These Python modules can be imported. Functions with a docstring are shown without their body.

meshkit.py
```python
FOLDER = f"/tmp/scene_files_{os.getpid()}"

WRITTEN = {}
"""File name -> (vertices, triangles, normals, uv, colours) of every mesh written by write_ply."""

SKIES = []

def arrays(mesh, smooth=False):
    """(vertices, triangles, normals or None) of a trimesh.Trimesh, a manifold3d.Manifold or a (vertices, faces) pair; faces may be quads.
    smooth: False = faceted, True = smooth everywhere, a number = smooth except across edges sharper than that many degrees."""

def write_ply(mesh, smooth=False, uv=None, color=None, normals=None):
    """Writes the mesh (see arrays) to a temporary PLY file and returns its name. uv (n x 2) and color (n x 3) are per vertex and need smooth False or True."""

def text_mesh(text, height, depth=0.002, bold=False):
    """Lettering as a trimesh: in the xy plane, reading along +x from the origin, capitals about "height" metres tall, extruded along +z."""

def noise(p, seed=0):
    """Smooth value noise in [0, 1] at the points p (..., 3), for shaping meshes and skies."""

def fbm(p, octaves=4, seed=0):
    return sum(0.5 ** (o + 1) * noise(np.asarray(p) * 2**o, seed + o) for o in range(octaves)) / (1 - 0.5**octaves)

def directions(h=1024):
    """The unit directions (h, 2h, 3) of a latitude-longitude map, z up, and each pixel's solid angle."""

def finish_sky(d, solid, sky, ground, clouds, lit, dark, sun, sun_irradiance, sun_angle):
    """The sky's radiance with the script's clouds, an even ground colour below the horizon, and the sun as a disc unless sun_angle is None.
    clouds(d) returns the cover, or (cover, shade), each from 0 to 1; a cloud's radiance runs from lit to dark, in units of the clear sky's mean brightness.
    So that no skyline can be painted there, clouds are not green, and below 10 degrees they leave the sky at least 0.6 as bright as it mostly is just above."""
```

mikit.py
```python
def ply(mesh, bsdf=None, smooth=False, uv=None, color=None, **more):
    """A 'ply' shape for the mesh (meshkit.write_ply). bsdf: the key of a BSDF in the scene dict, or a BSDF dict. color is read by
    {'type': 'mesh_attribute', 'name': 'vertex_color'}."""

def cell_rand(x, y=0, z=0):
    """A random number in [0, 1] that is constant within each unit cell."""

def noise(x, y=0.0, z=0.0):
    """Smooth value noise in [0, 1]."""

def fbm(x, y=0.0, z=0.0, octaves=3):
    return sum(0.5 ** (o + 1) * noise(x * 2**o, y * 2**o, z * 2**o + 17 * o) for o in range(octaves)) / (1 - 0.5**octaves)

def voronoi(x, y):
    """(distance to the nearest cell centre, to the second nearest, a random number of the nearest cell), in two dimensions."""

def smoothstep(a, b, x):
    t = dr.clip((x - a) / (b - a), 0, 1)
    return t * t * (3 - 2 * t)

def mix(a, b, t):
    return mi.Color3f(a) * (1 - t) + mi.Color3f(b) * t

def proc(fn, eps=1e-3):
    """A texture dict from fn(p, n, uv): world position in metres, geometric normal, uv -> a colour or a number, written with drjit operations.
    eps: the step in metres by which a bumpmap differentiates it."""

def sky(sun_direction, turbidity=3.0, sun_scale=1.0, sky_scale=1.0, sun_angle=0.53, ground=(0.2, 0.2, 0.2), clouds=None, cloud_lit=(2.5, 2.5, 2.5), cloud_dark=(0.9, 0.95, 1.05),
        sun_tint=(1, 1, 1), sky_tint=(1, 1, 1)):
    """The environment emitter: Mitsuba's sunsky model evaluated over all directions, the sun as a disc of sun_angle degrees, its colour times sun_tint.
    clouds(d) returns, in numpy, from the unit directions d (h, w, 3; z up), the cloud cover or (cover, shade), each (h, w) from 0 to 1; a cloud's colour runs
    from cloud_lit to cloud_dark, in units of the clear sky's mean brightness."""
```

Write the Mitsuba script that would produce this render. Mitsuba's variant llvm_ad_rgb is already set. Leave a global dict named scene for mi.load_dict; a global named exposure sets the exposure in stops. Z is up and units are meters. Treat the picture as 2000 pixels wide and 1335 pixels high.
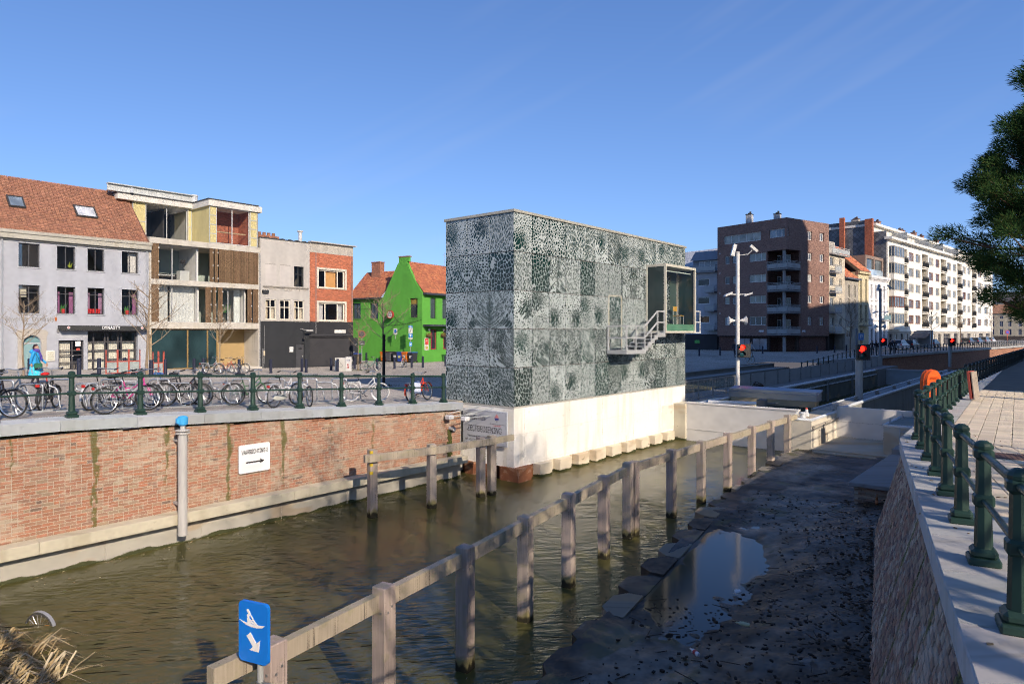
import math, random
import numpy as np, trimesh, mitsuba as mi, mikit, meshkit, drjit as dr
from mikit import proc, fbm, noise, voronoi, smoothstep, mix, cell_rand
from shapely import geometry as sg
from shapely.ops import unary_union

scene, labels = {}, {}
rng = random.Random(11)
T4 = mi.ScalarTransform4f

# ---------------------------------------------------------------- camera, daylight, exposure
# x runs along the canal (away from the bridge the camera stands on), y to the left bank, z up
YAW = math.radians(40.3)
EYE = [0.0, 0.0, 2.65]
scene['camera'] = {
    'type': 'perspective', 'fov': math.degrees(2 * math.atan(1000 / 1300)), 'fov_axis': 'x',
    'principal_point_offset_y': 19.5 / 1335, 'near_clip': 0.1, 'far_clip': 3000.0,
    'to_world': T4().look_at(origin=EYE, target=[math.cos(YAW), math.sin(YAW), 2.65], up=[0, 0, 1])}
TO_SUN = np.array([-0.3387, -0.9409, 0.475])


def cirrus(d):
    # faint high wisps to the right of the view
    az = np.degrees(np.arctan2(d[..., 1], d[..., 0]))
    el = np.degrees(np.arcsin(np.clip(d[..., 2], -1, 1)))
    s = el + 0.42 * az
    p = np.stack([s * 0.55, az * 0.05 + s * 0.1, az * 0], -1)
    w = meshkit.fbm(p, 4, 3)
    q = meshkit.fbm(np.stack([az * 0.06, el * 0.09, az * 0], -1), 3, 9)
    c = np.clip((w - 0.56) / 0.3, 0, 1) * np.clip((q - 0.42) / 0.25, 0, 1) * np.clip((el - 2) / 6, 0, 1)
    return 0.07 * c


scene['sky'] = mikit.sky(TO_SUN.tolist(), turbidity=2.6, ground=(0.16, 0.15, 0.14), clouds=cirrus, cloud_lit=(2.0, 2.0, 2.05), sun_scale=1.12, sun_tint=(0.91, 1.0, 1.28), sky_tint=(0.8, 0.97, 1.42), sky_scale=1.12)
exposure = 1.95

# ---------------------------------------------------------------- mesh and naming helpers
CUBE_V = np.array([[x, y, z] for x in (0, 1) for y in (0, 1) for z in (0, 1)], float)
CUBE_F = np.array([[0, 1, 3], [0, 3, 2], [4, 6, 7], [4, 7, 5], [0, 4, 5], [0, 5, 1], [2, 3, 7], [2, 7, 6], [0, 2, 6], [0, 6, 4], [1, 5, 7], [1, 7, 3]])


def code(col, k):
    """A colour and a tenth of roughness packed into a uv pair, read back by the painted materials."""
    r, g, b = [min(max(float(c), 0.0), 1.0) for c in col]
    return (math.floor(r * 255) + 0.1 + 0.8 * g, int(k) + 0.1 + 0.8 * b)


class M:
    """A mesh being collected. frame = (x, y, z, degrees about z): local x along, y inward, z up."""

    def __init__(self, frame=(0, 0, 0, 0), col=(0.5, 0.5, 0.5), k=8):
        self.v, self.f, self.u, self.n = [], [], [], 0
        a = math.radians(frame[3])
        self.R = np.array([[math.cos(a), -math.sin(a), 0], [math.sin(a), math.cos(a), 0], [0, 0, 1]])
        self.t = np.array(frame[:3], float)
        self.paint(col, k)

    def paint(self, col, k=None):
        self.k = self.k if k is None else k
        self.uv = code(col, self.k)
        return self

    def add(self, v, f, uv=None):
        v = np.asarray(v, float) @ self.R.T + self.t
        self.v.append(v)
        self.f.append(np.asarray(f, int) + self.n)
        self.u.append(np.tile(self.uv, (len(v), 1)) if uv is None else np.asarray(uv, float))
        self.n += len(v)
        return self

    def box(self, x0, x1, y0, y1, z0, z1):
        return self.add(CUBE_V * [x1 - x0, y1 - y0, z1 - z0] + [x0, y0, z0], CUBE_F)

    def rbox(self, x0, x1, y0, y1, z0, z1, c=0.02):
        """A box with its edges chamfered by c."""
        p = []
        for sx in (0, 1):
            for sy in (0, 1):
                for sz in (0, 1):
                    P = [x1 if sx else x0, y1 if sy else y0, z1 if sz else z0]
                    d = [-c if sx else c, -c if sy else c, -c if sz else c]
                    for k in range(3):
                        q = [P[i] + (d[i] if i != k else 0) for i in range(3)]
                        p.append(q)
        h = trimesh.convex.convex_hull(np.array(p))
        return self.add(h.vertices, h.faces)

    def obox(self, c, ax, half):
        """A box about c with the axes ax (3 unit rows) and half sizes."""
        ax = np.asarray(ax, float)
        v = (CUBE_V * 2 - 1) * np.asarray(half)
        f = CUBE_F if np.linalg.det(ax) > 0 else CUBE_F[:, ::-1]
        return self.add(v @ ax + np.asarray(c, float), f)

    def beam(self, p, q, w, h, up=(0, 0, 1)):
        """A square bar from p to q, w wide, h high."""
        p, q = np.asarray(p, float), np.asarray(q, float)
        a = q - p
        L = np.linalg.norm(a)
        a = a / L
        s = np.cross(np.asarray(up, float), a)
        if np.linalg.norm(s) < 1e-6:
            s = np.array([0, 1.0, 0])
        s = s / np.linalg.norm(s)
        return self.obox((p + q) / 2, [a, s, np.cross(a, s)], [L / 2, w / 2, h / 2])

    def tube(self, pts, r, n=8, cap=True):
        p = np.asarray(pts, float)
        r = np.broadcast_to(np.asarray(r, float), (len(p),))
        t = np.gradient(p, axis=0) if len(p) > 2 else np.tile(p[1] - p[0], (2, 1))
        t /= np.linalg.norm(t, axis=1, keepdims=True) + 1e-12
        a0 = np.array([0, 0, 1.0]) if abs(t[0][2]) < 0.9 else np.array([1.0, 0, 0])
        rings = []
        ang = np.arange(n) * 2 * np.pi / n
        for i in range(len(p)):
            a0 = a0 - t[i] * (a0 @ t[i])
            a0 /= np.linalg.norm(a0) + 1e-12
            b = np.cross(t[i], a0)
            rings.append(p[i] + r[i] * (np.cos(ang)[:, None] * a0 + np.sin(ang)[:, None] * b))
        v = np.vstack(rings)
        f = []
        for i in range(len(p) - 1):
            for j in range(n):
                k = (j + 1) % n
                f += [[i * n + j, i * n + k, (i + 1) * n + k], [i * n + j, (i + 1) * n + k, (i + 1) * n + j]]
        if cap:
            o = (len(p) - 1) * n
            f += [[0, j + 1, j] for j in range(1, n - 1)] + [[o, o + j, o + j + 1] for j in range(1, n - 1)]
        return self.add(v, f)

    def lathe(self, prof, c=(0, 0, 0), n=16):
        """A profile of (radius, height) turned about the vertical through c."""
        ang = np.arange(n) * 2 * np.pi / n
        v = np.vstack([np.stack([r * np.cos(ang), r * np.sin(ang), np.full(n, z)], 1) for r, z in prof]) + np.asarray(c, float)
        f = []
        for i in range(len(prof) - 1):
            for j in range(n):
                k = (j + 1) % n
                f += [[i * n + j, i * n + k, (i + 1) * n + k], [i * n + j, (i + 1) * n + k, (i + 1) * n + j]]
        o = (len(prof) - 1) * n
        f += [[0, j + 1, j] for j in range(1, n - 1)] + [[o, o + j, o + j + 1] for j in range(1, n - 1)]
        return self.add(v, f)

    def prism(self, poly, y0, y1):
        """A polygon in the local (x, z) plane, from y0 to y1."""
        poly = poly if isinstance(poly, (sg.Polygon, sg.MultiPolygon)) else sg.Polygon(poly)
        for g in getattr(poly, 'geoms', [poly]):
            if g.is_empty or g.area < 1e-8:
                continue
            m = trimesh.creation.extrude_polygon(g, y1 - y0, engine='earcut')
            v = np.stack([m.vertices[:, 0], y1 - m.vertices[:, 2], m.vertices[:, 1]], 1)
            self.add(v, m.faces)
        return self

    def slab(self, poly, z0, z1):
        """A polygon in the local (x, y) plane, from z0 to z1."""
        poly = poly if isinstance(poly, (sg.Polygon, sg.MultiPolygon)) else sg.Polygon(poly)
        for g in getattr(poly, 'geoms', [poly]):
            m = trimesh.creation.extrude_polygon(g, z1 - z0, engine='earcut')
            self.add(m.vertices + [0, 0, z0], m.faces)
        return self

    def quad(self, a, b, c, d):
        return self.add([a, b, c, d], [[0, 1, 2], [0, 2, 3]])

    def text(self, s, h, x, z, y=0.0, bold=False, depth=0.006, width=None):
        """Lettering on a local facade plane, its left foot at (x, z), standing out towards -y."""
        m = meshkit.text_mesh(s, h, depth, bold)
        v = m.vertices.copy()
        if width:
            v[:, 0] *= width / (v[:, 0].max() - v[:, 0].min())
        self.add(np.stack([v[:, 0] + x, y - v[:, 2], v[:, 1] + z], 1), m.faces)
        return self

    def arrays(self):
        return np.vstack(self.v), np.vstack(self.f), np.vstack(self.u)


def vary(col, lo, hi):
    """The colour, lighter or darker, with a trace of hue."""
    f = rng.uniform(lo, hi)
    return tuple(c * f * rng.uniform(.98, 1.02) for c in col)


_taken = {}


def fresh(name):
    k = _taken.get(name, 0)
    _taken[name] = k + 1
    return name if k == 0 else f'{name}_{k:03d}'


def put(key, m, mat='paint', smooth=False, uv=None):
    v, f, u = m.arrays()
    scene[key] = mikit.ply((v, f), 'mat_' + mat, smooth=smooth, uv=u if uv is None else uv)
    return key


def thing(name, label, cat, group=None):
    key = fresh(name)
    labels[key] = {'label': label, 'category': cat}
    if group:
        labels[key]['group'] = group
    return key


def part(parent, name, m, mat='paint', smooth=False, label=None, kind=None):
    key = fresh(parent + '__' + name)
    put(key, m, mat, smooth)
    if label or kind:
        labels[key] = {}
        if label:
            labels[key]['label'] = label
        if kind:
            labels[key]['kind'] = kind
    return key


def ground_piece(name, m, mat='paint', smooth=False, label=None, kind='structure'):
    key = fresh(name)
    put(key, m, mat, smooth)
    labels[key] = {'kind': kind}
    if label:
        labels[key]['label'] = label
    return key


# ---------------------------------------------------------------- materials
def decode(uv):
    fu, fv = dr.floor(uv.x), dr.floor(uv.y)
    return mi.Color3f(fu / 255.0 + 0.002, (uv.x - fu - 0.1) / 0.8, (uv.y - fv - 0.1) / 0.8), fv


def paint_col(p, n, uv):
    c, k = decode(uv)
    g = fbm(p.x * 1.9, p.y * 1.9, p.z * 1.9, 2)
    h = noise(p.x * 6.0, p.y * 6.0, p.z * 6.0)
    return c * (0.84 + 0.24 * g + 0.06 * h)


def paint_rough(p, n, uv):
    return dr.clip(0.1 * dr.floor(uv.y) + 0.06 + 0.06 * noise(p.x * 9.0, p.y * 9.0, p.z * 9.0), 0.05, 0.95)


def two(b):
    return {'type': 'twosided', 'bsdf': b}


scene['mat_paint'] = two({'type': 'principled', 'base_color': proc(paint_col), 'roughness': proc(paint_rough), 'specular': 0.4})
scene['mat_metal'] = two({'type': 'principled', 'base_color': proc(paint_col), 'roughness': proc(paint_rough), 'metallic': 0.85})


def plaster_col(p, n, uv):
    c, k = decode(uv)
    a = fbm(p.x * 0.5 + p.y * 0.5, p.z * 0.22, p.y * 0.5, 4)
    s = fbm(p.x * 2.6 + p.y * 2.6, p.z * 0.5, 3.0, 2)
    g = noise(p.x * 5.0, p.y * 5.0, p.z * 5.0)
    return c * (0.74 + 0.26 * a + 0.16 * s + 0.08 * g)


scene['mat_plaster'] = two({'type': 'principled', 'base_color': proc(plaster_col), 'roughness': 0.9, 'specular': 0.2})


def conc_col(p, n, uv):
    c, k = decode(uv)
    q = p.x + p.y
    a = fbm(q * 0.8, p.z * 1.1, p.y * 0.3, 4)
    streak = smoothstep(0.52, 0.78, fbm(q * 3.3, p.z * 0.35, 1.0, 3))
    spot = smoothstep(0.66, 0.8, fbm(q * 5.0, p.z * 6.0, p.y, 3))
    g = noise(p.x * 14.0, p.y * 14.0, p.z * 14.0)
    joint = 1.0 - 0.14 * smoothstep(0.97, 0.995, dr.abs(2 * (p.z * 0.9 - dr.floor(p.z * 0.9)) - 1))
    return mix(c * (0.8 + 0.3 * a + 0.08 * g) * joint, c * mi.Color3f(0.62, 0.58, 0.48), 0.35 * streak + 0.35 * spot)


scene['mat_concrete'] = two({'type': 'principled', 'base_color': proc(conc_col), 'roughness': 0.85, 'specular': 0.25})


def moss_col(p, n, uv):
    """Concrete and stone near the water: the painted colour with patches of moss, rust and algae below the high-water line."""
    c, k = decode(uv)
    q = p.x + 0.7 * p.y
    a = fbm(q * 1.3, p.z * 2.0, p.y, 4)
    rusty = smoothstep(0.6, 0.72, fbm(q * 0.9 + 7, p.z * 1.8, 2.0, 3))
    alg = smoothstep(0.42, 0.6, fbm(q * 2.2, p.z * 5.0, 5.0, 4) + 0.75 * smoothstep(-2.62, -2.8, p.z) - 0.36)
    base = mix(c * (0.75 + 0.4 * a), mi.Color3f(0.34, 0.21, 0.09), 0.4 * rusty)
    return mix(base, mi.Color3f(0.045, 0.05, 0.018), alg)


scene['mat_wet_concrete'] = two({'type': 'principled', 'base_color': proc(moss_col), 'roughness': 0.75, 'specular': 0.35})


def brick_col(p, n, uv):
    c, k = decode(uv)
    g = fbm(p.x * 14.0, p.y * 14.0, p.z * 14.0, 3)
    x = p.x + 0.09 * noise(p.x * 9.0, p.z * 6.0, 0.0) + 0.05 * noise(3.0, p.z * 1.7, 2.0)
    col = c * (0.82 + 0.34 * g)
    # lime bloom and moss grow under the joints of the coping
    j = x / 1.62
    d = dr.abs(j - dr.floor(j) - 0.5) * 1.62
    who = cell_rand(dr.floor(j), 3, 1)
    br = cell_rand(dr.floor(p.x / 0.2), dr.floor(p.z / 0.0755), 8)
    lime = smoothstep(0.55, 0.8, 0.62 * fbm(p.x * 1.6, p.z * 0.7, 4.0, 4) + 0.28 * br + 0.22 * fbm(p.x * 9.0, p.z * 9.0, 2.0, 3) + 0.1 * smoothstep(0.5, 0.1, d) - 0.06)
    col = mix(col, mi.Color3f(0.46, 0.4, 0.31), 0.55 * lime)
    w = -0.02 + 0.1 * who * noise(p.x * 2.0, p.z * 2.2, 1.0)
    fall = p.z - 0.4 + 1.9 * who * who + 0.5 * noise(p.x * 5.0, 1.0, 2.0)
    m = smoothstep(w + 0.06, w, d) * smoothstep(0.42, 0.6, fbm(p.x * 14.0, p.z * 9.0, 6.0, 3) + 0.2 * who) * smoothstep(-1.2, -0.2, fall)
    return mix(col, mi.Color3f(0.09, 0.095, 0.025), 0.8 * m)


scene['mat_brick'] = two({'type': 'principled', 'base_color': proc(brick_col), 'roughness': 0.9, 'specular': 0.2})


def timber_col(p, n, uv):
    c, k = decode(uv)
    q = p.x * 1.0 + p.y * 1.0
    g = fbm(p.x * 42.0, p.y * 42.0, p.z * 1.6, 3)
    b = fbm(p.x * 2.5, p.y * 2.5, p.z * 0.9, 3)
    crack = smoothstep(0.7, 0.82, fbm(p.x * 60.0, p.y * 60.0, p.z * 0.9 + 3, 2))
    col = c * (0.62 + 0.5 * g + 0.28 * b) * (1.0 - 0.6 * crack)
    lich = smoothstep(0.55, 0.7, fbm(p.x * 7.0, p.y * 7.0, p.z * 7.0, 4) + 0.1 * smoothstep(0.5, 1.0, n.z))
    col = mix(col, mi.Color3f(0.24, 0.23, 0.11), 0.3 * lich)
    wet = smoothstep(-2.42, -2.56, p.z + 0.18 * noise(q * 7.0, 1.0, 2.0))
    alg = smoothstep(-2.56, -2.64, p.z + 0.1 * noise(q * 17.0, 1.0, 5.0))
    return mix(mix(col, mi.Color3f(0.17, 0.15, 0.04), 0.8 * wet), mi.Color3f(0.025, 0.022, 0.012), alg)


scene['mat_timber'] = two({'type': 'principled', 'base_color': proc(timber_col), 'roughness': 0.8, 'specular': 0.25})


def plaza_col(p, n, uv):
    # setts of about 14 by 20 cm laid in courses, too small here to build singly
    a, b = 0.809 * p.x + 0.588 * p.y, -0.588 * p.x + 0.809 * p.y
    r = dr.floor(b / 0.14)
    u = a / 0.2 + 0.5 * (r - 2 * dr.floor(r / 2))
    t = cell_rand(dr.floor(u), r, 5)
    fu, fb = u - dr.floor(u), b / 0.14 - r
    joint = smoothstep(0.42, 0.5, dr.maximum(dr.abs(fu - 0.5), dr.abs(fb - 0.5)))
    big = fbm(p.x * 0.22, p.y * 0.22, 0.0, 4)
    stain = smoothstep(0.58, 0.75, fbm(p.x * 0.9, p.y * 0.9, 2.0, 4))
    col = mix(mi.Color3f(0.225, 0.205, 0.18), mi.Color3f(0.31, 0.285, 0.25), t) * (0.72 + 0.55 * big)
    col = mix(col, mi.Color3f(0.12, 0.105, 0.085), 0.4 * stain)
    return mix(col, mi.Color3f(0.1, 0.095, 0.08), 0.6 * joint)


scene['mat_setts'] = two({'type': 'principled', 'base_color': proc(plaza_col), 'roughness': 0.85, 'specular': 0.25})


def mud_col(p, n, uv):
    a = fbm(p.x * 0.9, p.y * 0.9, 0.0, 4)
    g = fbm(p.x * 9.0, p.y * 9.0, 1.0, 3)
    silt = smoothstep(0.4, 0.62, fbm(p.x * 0.5 + 3, p.y * 0.8, 4.0, 4))
    moss = smoothstep(0.6, 0.7, fbm(p.x * 1.1 + 9, p.y * 1.6, 7.0, 4))
    litter = smoothstep(3.4, 2.4, p.y - 0.17 * p.x + 1.2 * noise(p.x * 0.8, p.y * 0.8, 3.0))
    col = mix(mi.Color3f(0.03, 0.027, 0.022), mi.Color3f(0.13, 0.12, 0.1), silt) * (0.5 + 0.9 * g)
    col = mix(col, mi.Color3f(0.05, 0.055, 0.02), 0.8 * moss)
    leaf = mix(mi.Color3f(0.02, 0.016, 0.012), mi.Color3f(0.06, 0.043, 0.028), noise(p.x * 16.0, p.y * 16.0, 8.0))
    return mix(col, leaf, litter)


scene['mat_mud'] = two({'type': 'principled', 'base_color': proc(mud_col), 'roughness': proc(lambda p, n, uv: 0.35 + 0.4 * fbm(p.x * 1.7, p.y * 1.7, 3.0, 3)), 'specular': 0.45})


def ripples(p, n, uv):
    # wind ripples running along the canal and a slow swell that breaks them up
    a = 0.75 * p.x - 0.66 * p.y
    b = 0.66 * p.x + 0.75 * p.y
    w = noise(p.x * 0.35, p.y * 0.35, 3.0)
    calm = 0.35 + 0.65 * smoothstep(0.3, 0.6, fbm(p.x * 0.16, p.y * 0.22, 5.0, 3))
    wob = 0.8 * noise(p.x * 0.9, p.y * 0.9, 4.0)
    r1 = noise(a * 1.15 + wob, b * 6.5 + wob, 1.0)
    r2 = noise(a * 2.6, b * 13.0 + 2 * wob, 6.0)
    r3 = noise(a * 7.0, b * 25.0, 2.0)
    return (0.013 * r1 + 0.02 * r2 + 0.011 * r3) * calm + 0.012 * w


def silt_col(p, n, uv):
    a = fbm(p.x * 0.12, p.y * 0.2, 1.0, 3)
    return mix(mi.Color3f(0.072, 0.072, 0.022), mi.Color3f(0.112, 0.098, 0.036), a)


scene['mat_canal_water'] = {'type': 'bumpmap', 'arbitrary': proc(ripples, 0.012), 'scale': 1.0,
                        'bsdf': {'type': 'roughplastic', 'distribution': 'ggx', 'int_ior': 1.4, 'alpha': 0.03, 'diffuse_reflectance': proc(silt_col)}}
scene['mat_still_water'] = {'type': 'roughplastic', 'distribution': 'ggx', 'int_ior': 1.4, 'alpha': 0.008, 'diffuse_reflectance': {'type': 'rgb', 'value': [0.02, 0.02, 0.018]}}


def print_mask(uv):
    """The white cell print of the facade glass: uv.x = 2 * panel number + metres across, uv.y = metres up."""
    pid = dr.floor(uv.x * 0.5)
    u0 = uv.x - 2 * pid
    v = uv.y
    u = u0
    kind = dr.floor(cell_rand(pid, 2, 9) * 6.999)
    r3, r4, r5 = cell_rand(pid, 3, 9), cell_rand(pid, 4, 9), cell_rand(pid, 5, 9)
    du, dv = u - (0.25 + 0.6 * r3), v - (0.3 + 0.85 * r4)
    rad = dr.sqrt(du * du + dv * dv)
    # 0 big cells, 1 fine streaks, 2 burst round a centre, 3 sheared lattice, 4 mixed, 5 long cells, 6 medium
    def pick(*w):
        out = mi.Float(w[6])
        for q in range(6):
            out = dr.select(kind == q, w[q], out)
        return out

    fx = pick(7.2, 21.0, 11.0, 14.0, 13.0, 15.0, 9.5)
    fy = pick(5.8, 5.5, 9.5, 6.5, 10.5, 5.0, 8.2)
    shear = pick(0.0, 0.0, 0.0, 1.1 * (0.4 + r5), 0.0, 0.25 * r5, 0.0)
    swell = 1.0 - pick(0.0, 0.0, 0.5, 0.0, 0.25, 0.0, 0.2) * smoothstep(0.6, 0.0, rad)
    x = (u + shear * u * (v - 0.7) + 0.03 * noise(u * 5.0, v * 5.0, pid)) * fx * swell + pid * 17.0
    y = (v + 0.5 * shear * u + 0.03 * noise(u * 4.0, v * 4.0, pid + 50)) * fy * swell + pid * 5.0
    d1, d2, who = voronoi(x, y)
    big = noise(u * 3.2 + pid, v * 2.6, 3.0)
    far = smoothstep(0.1, 0.65, rad)
    wide = pick(0.1 + 0.06 * big, 0.36, 0.08 + 0.4 * far, 0.07 + 0.34 * big, 0.1 + 0.44 * far * big + 0.1 * far, 0.12 + 0.26 * big, 0.07 + 0.34 * big)
    wide = wide * 0.82
    return smoothstep(wide + 0.045, wide - 0.045, d2 - d1)


def panel_col(p, n, uv):
    pid = dr.floor(uv.x * 0.5)
    m = print_mask(uv)
    edge = dr.maximum(smoothstep(0.012, 0.004, uv.x - 2 * pid), 0.0)
    dark = mi.Color3f(0.007, 0.027, 0.024) * (0.7 + 0.6 * cell_rand(pid, 7, 2))
    white = mi.Color3f(0.42, 0.465, 0.455) * (0.82 + 0.2 * cell_rand(pid, 8, 2)) * (0.9 + 0.15 * fbm(p.x * 1.4 + p.y, p.z * 1.4, 1.0, 3))
    return mix(dark, white, m)


scene['mat_printed_glass'] = two({'type': 'principled', 'base_color': proc(panel_col), 'roughness': 0.14, 'specular': 0.4})
scene['mat_pane'] = {'type': 'thindielectric', 'int_ior': 1.75}


def dark_pane(p, n, uv):
    c, k = decode(uv)
    return c * (0.6 + 0.8 * noise(p.x * 1.3 + p.y * 1.3, p.z * 1.1, 5.0))


scene['mat_dark_glass'] = two({'type': 'principled', 'base_color': proc(dark_pane), 'roughness': 0.06, 'specular': 0.6})


def rust_col(p, n, uv):
    a = fbm((p.x + p.y) * 3.0, p.z * 4.0, p.y, 4)
    b = smoothstep(0.5, 0.7, fbm((p.x + p.y) * 6.0, p.z * 9.0, 3.0, 4))
    return mix(mix(mi.Color3f(0.12, 0.04, 0.018), mi.Color3f(0.25, 0.1, 0.045), a), mi.Color3f(0.32, 0.2, 0.13), 0.6 * b)


scene['mat_rust'] = two({'type': 'principled', 'base_color': proc(rust_col), 'roughness': 0.85})


def small_brick(p, n, uv):
    """Brickwork too far off to tell the bricks apart."""
    c, k = decode(uv)
    q = dr.select(dr.abs(n.x) > 0.75, p.y, p.x)
    r = dr.floor(p.z / 0.075)
    u = q / 0.22 + 0.5 * (r - 2 * dr.floor(r / 2))
    t = cell_rand(dr.floor(u), r, 4)
    joint = smoothstep(0.38, 0.5, dr.maximum(dr.abs(p.z / 0.075 - r - 0.5), dr.abs(u - dr.floor(u) - 0.5) - 0.08))
    a = fbm(q * 0.4, p.z * 0.4, 3.0, 3)
    return mix(c * (0.6 + 0.5 * t + 0.3 * a), mi.Color3f(0.3, 0.27, 0.23), 0.5 * joint)


scene['mat_far_brick'] = two({'type': 'principled', 'base_color': proc(small_brick), 'roughness': 0.9, 'specular': 0.2})


def bark(p, n, uv):
    c, k = decode(uv)
    return c * (0.55 + 0.9 * fbm(p.x * 20.0, p.y * 20.0, p.z * 5.0, 3))


scene['mat_bark'] = two({'type': 'principled', 'base_color': proc(bark), 'roughness': 0.9, 'specular': 0.2})
scene['mat_needles'] = {'type': 'principledthin', 'base_color': proc(lambda p, n, uv: decode(uv)[0] * (0.55 + 0.9 * noise(p.x * 2.2, p.y * 2.2, p.z * 2.2))), 'roughness': 0.6, 'diff_trans': 0.5, 'spec_trans': 0.0}
scene['mat_reed_leaf'] = {'type': 'principledthin', 'base_color': proc(lambda p, n, uv: decode(uv)[0] * (0.65 + 0.7 * noise(p.x * 9.0, p.y * 9.0, p.z * 9.0))), 'roughness': 0.6, 'diff_trans': 0.4, 'spec_trans': 0.0}
# ================================================================ THE SETTING
WATER = -2.78
GX = [-60, 5, 12, 17, 24, 32, 46, 60, 75, 90, 130, 500]
GZ = [1.3, .66, .30, .04, -.2, -.42, -.42, -.3, -.12, -.1, 0, 0]


def G(x):
    """Height of the left bank."""
    return float(np.interp(x, GX, GZ))


def R(x):
    """Height of the right bank."""
    return float(np.interp(x, [-60, 0, 5.6, 16.6, 29.7, 37, 500], [.95, .85, .65, .30, .16, 0, 0]))


def sheet(name, xs, edge0, edge1, zf, mat, uv=(0.2, 0.2, 0.2), ny=3, kind='structure', label=None, bury=0.6):
    """A strip of ground between two edge lines y = edge(x), following the height zf(x), with a skirt."""
    v, f = [], []
    for x in xs:
        a, b = edge0(x), edge1(x)
        for j in range(ny + 1):
            v.append([x, a + (b - a) * j / ny, zf(x)])
    w = ny + 1
    for i in range(len(xs) - 1):
        for j in range(ny):
            f += [[i * w + j, (i + 1) * w + j, (i + 1) * w + j + 1], [i * w + j, (i + 1) * w + j + 1, i * w + j + 1]]
    m = M(col=uv)
    m.add(v, f)
    return ground_piece(name, m, mat, label=label, kind=kind)


xs = sorted(set(list(np.linspace(-60, 20, 41)) + GX + list(np.linspace(20, 130, 56)) + [200, 300, 500]))
# the plaza and street of the left bank, back to the horizon
sheet('left_bank_ground', [x for x in xs if x <= 20], lambda x: 18.36, lambda x: 400, G, 'setts', ny=10)
sheet('left_bank_ground', [x for x in xs if 20 <= x <= 49], lambda x: 19.0 if x < 32.5 else 23.35, lambda x: 400, G, 'setts', ny=10)


def far_edge(x):
    return float(np.interp(x, [49, 65, 66, 80, 133, 167, 500], [23.35, 22.8, 18.1, 17.55, 12.2, 8.6, -26]))


sheet('left_bank_ground', [49, 55, 60, 65, 66, 70, 75, 80, 90, 110, 130, 133, 150, 167, 200, 300, 500], far_edge, lambda x: 420, G, 'setts', ny=10)
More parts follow.
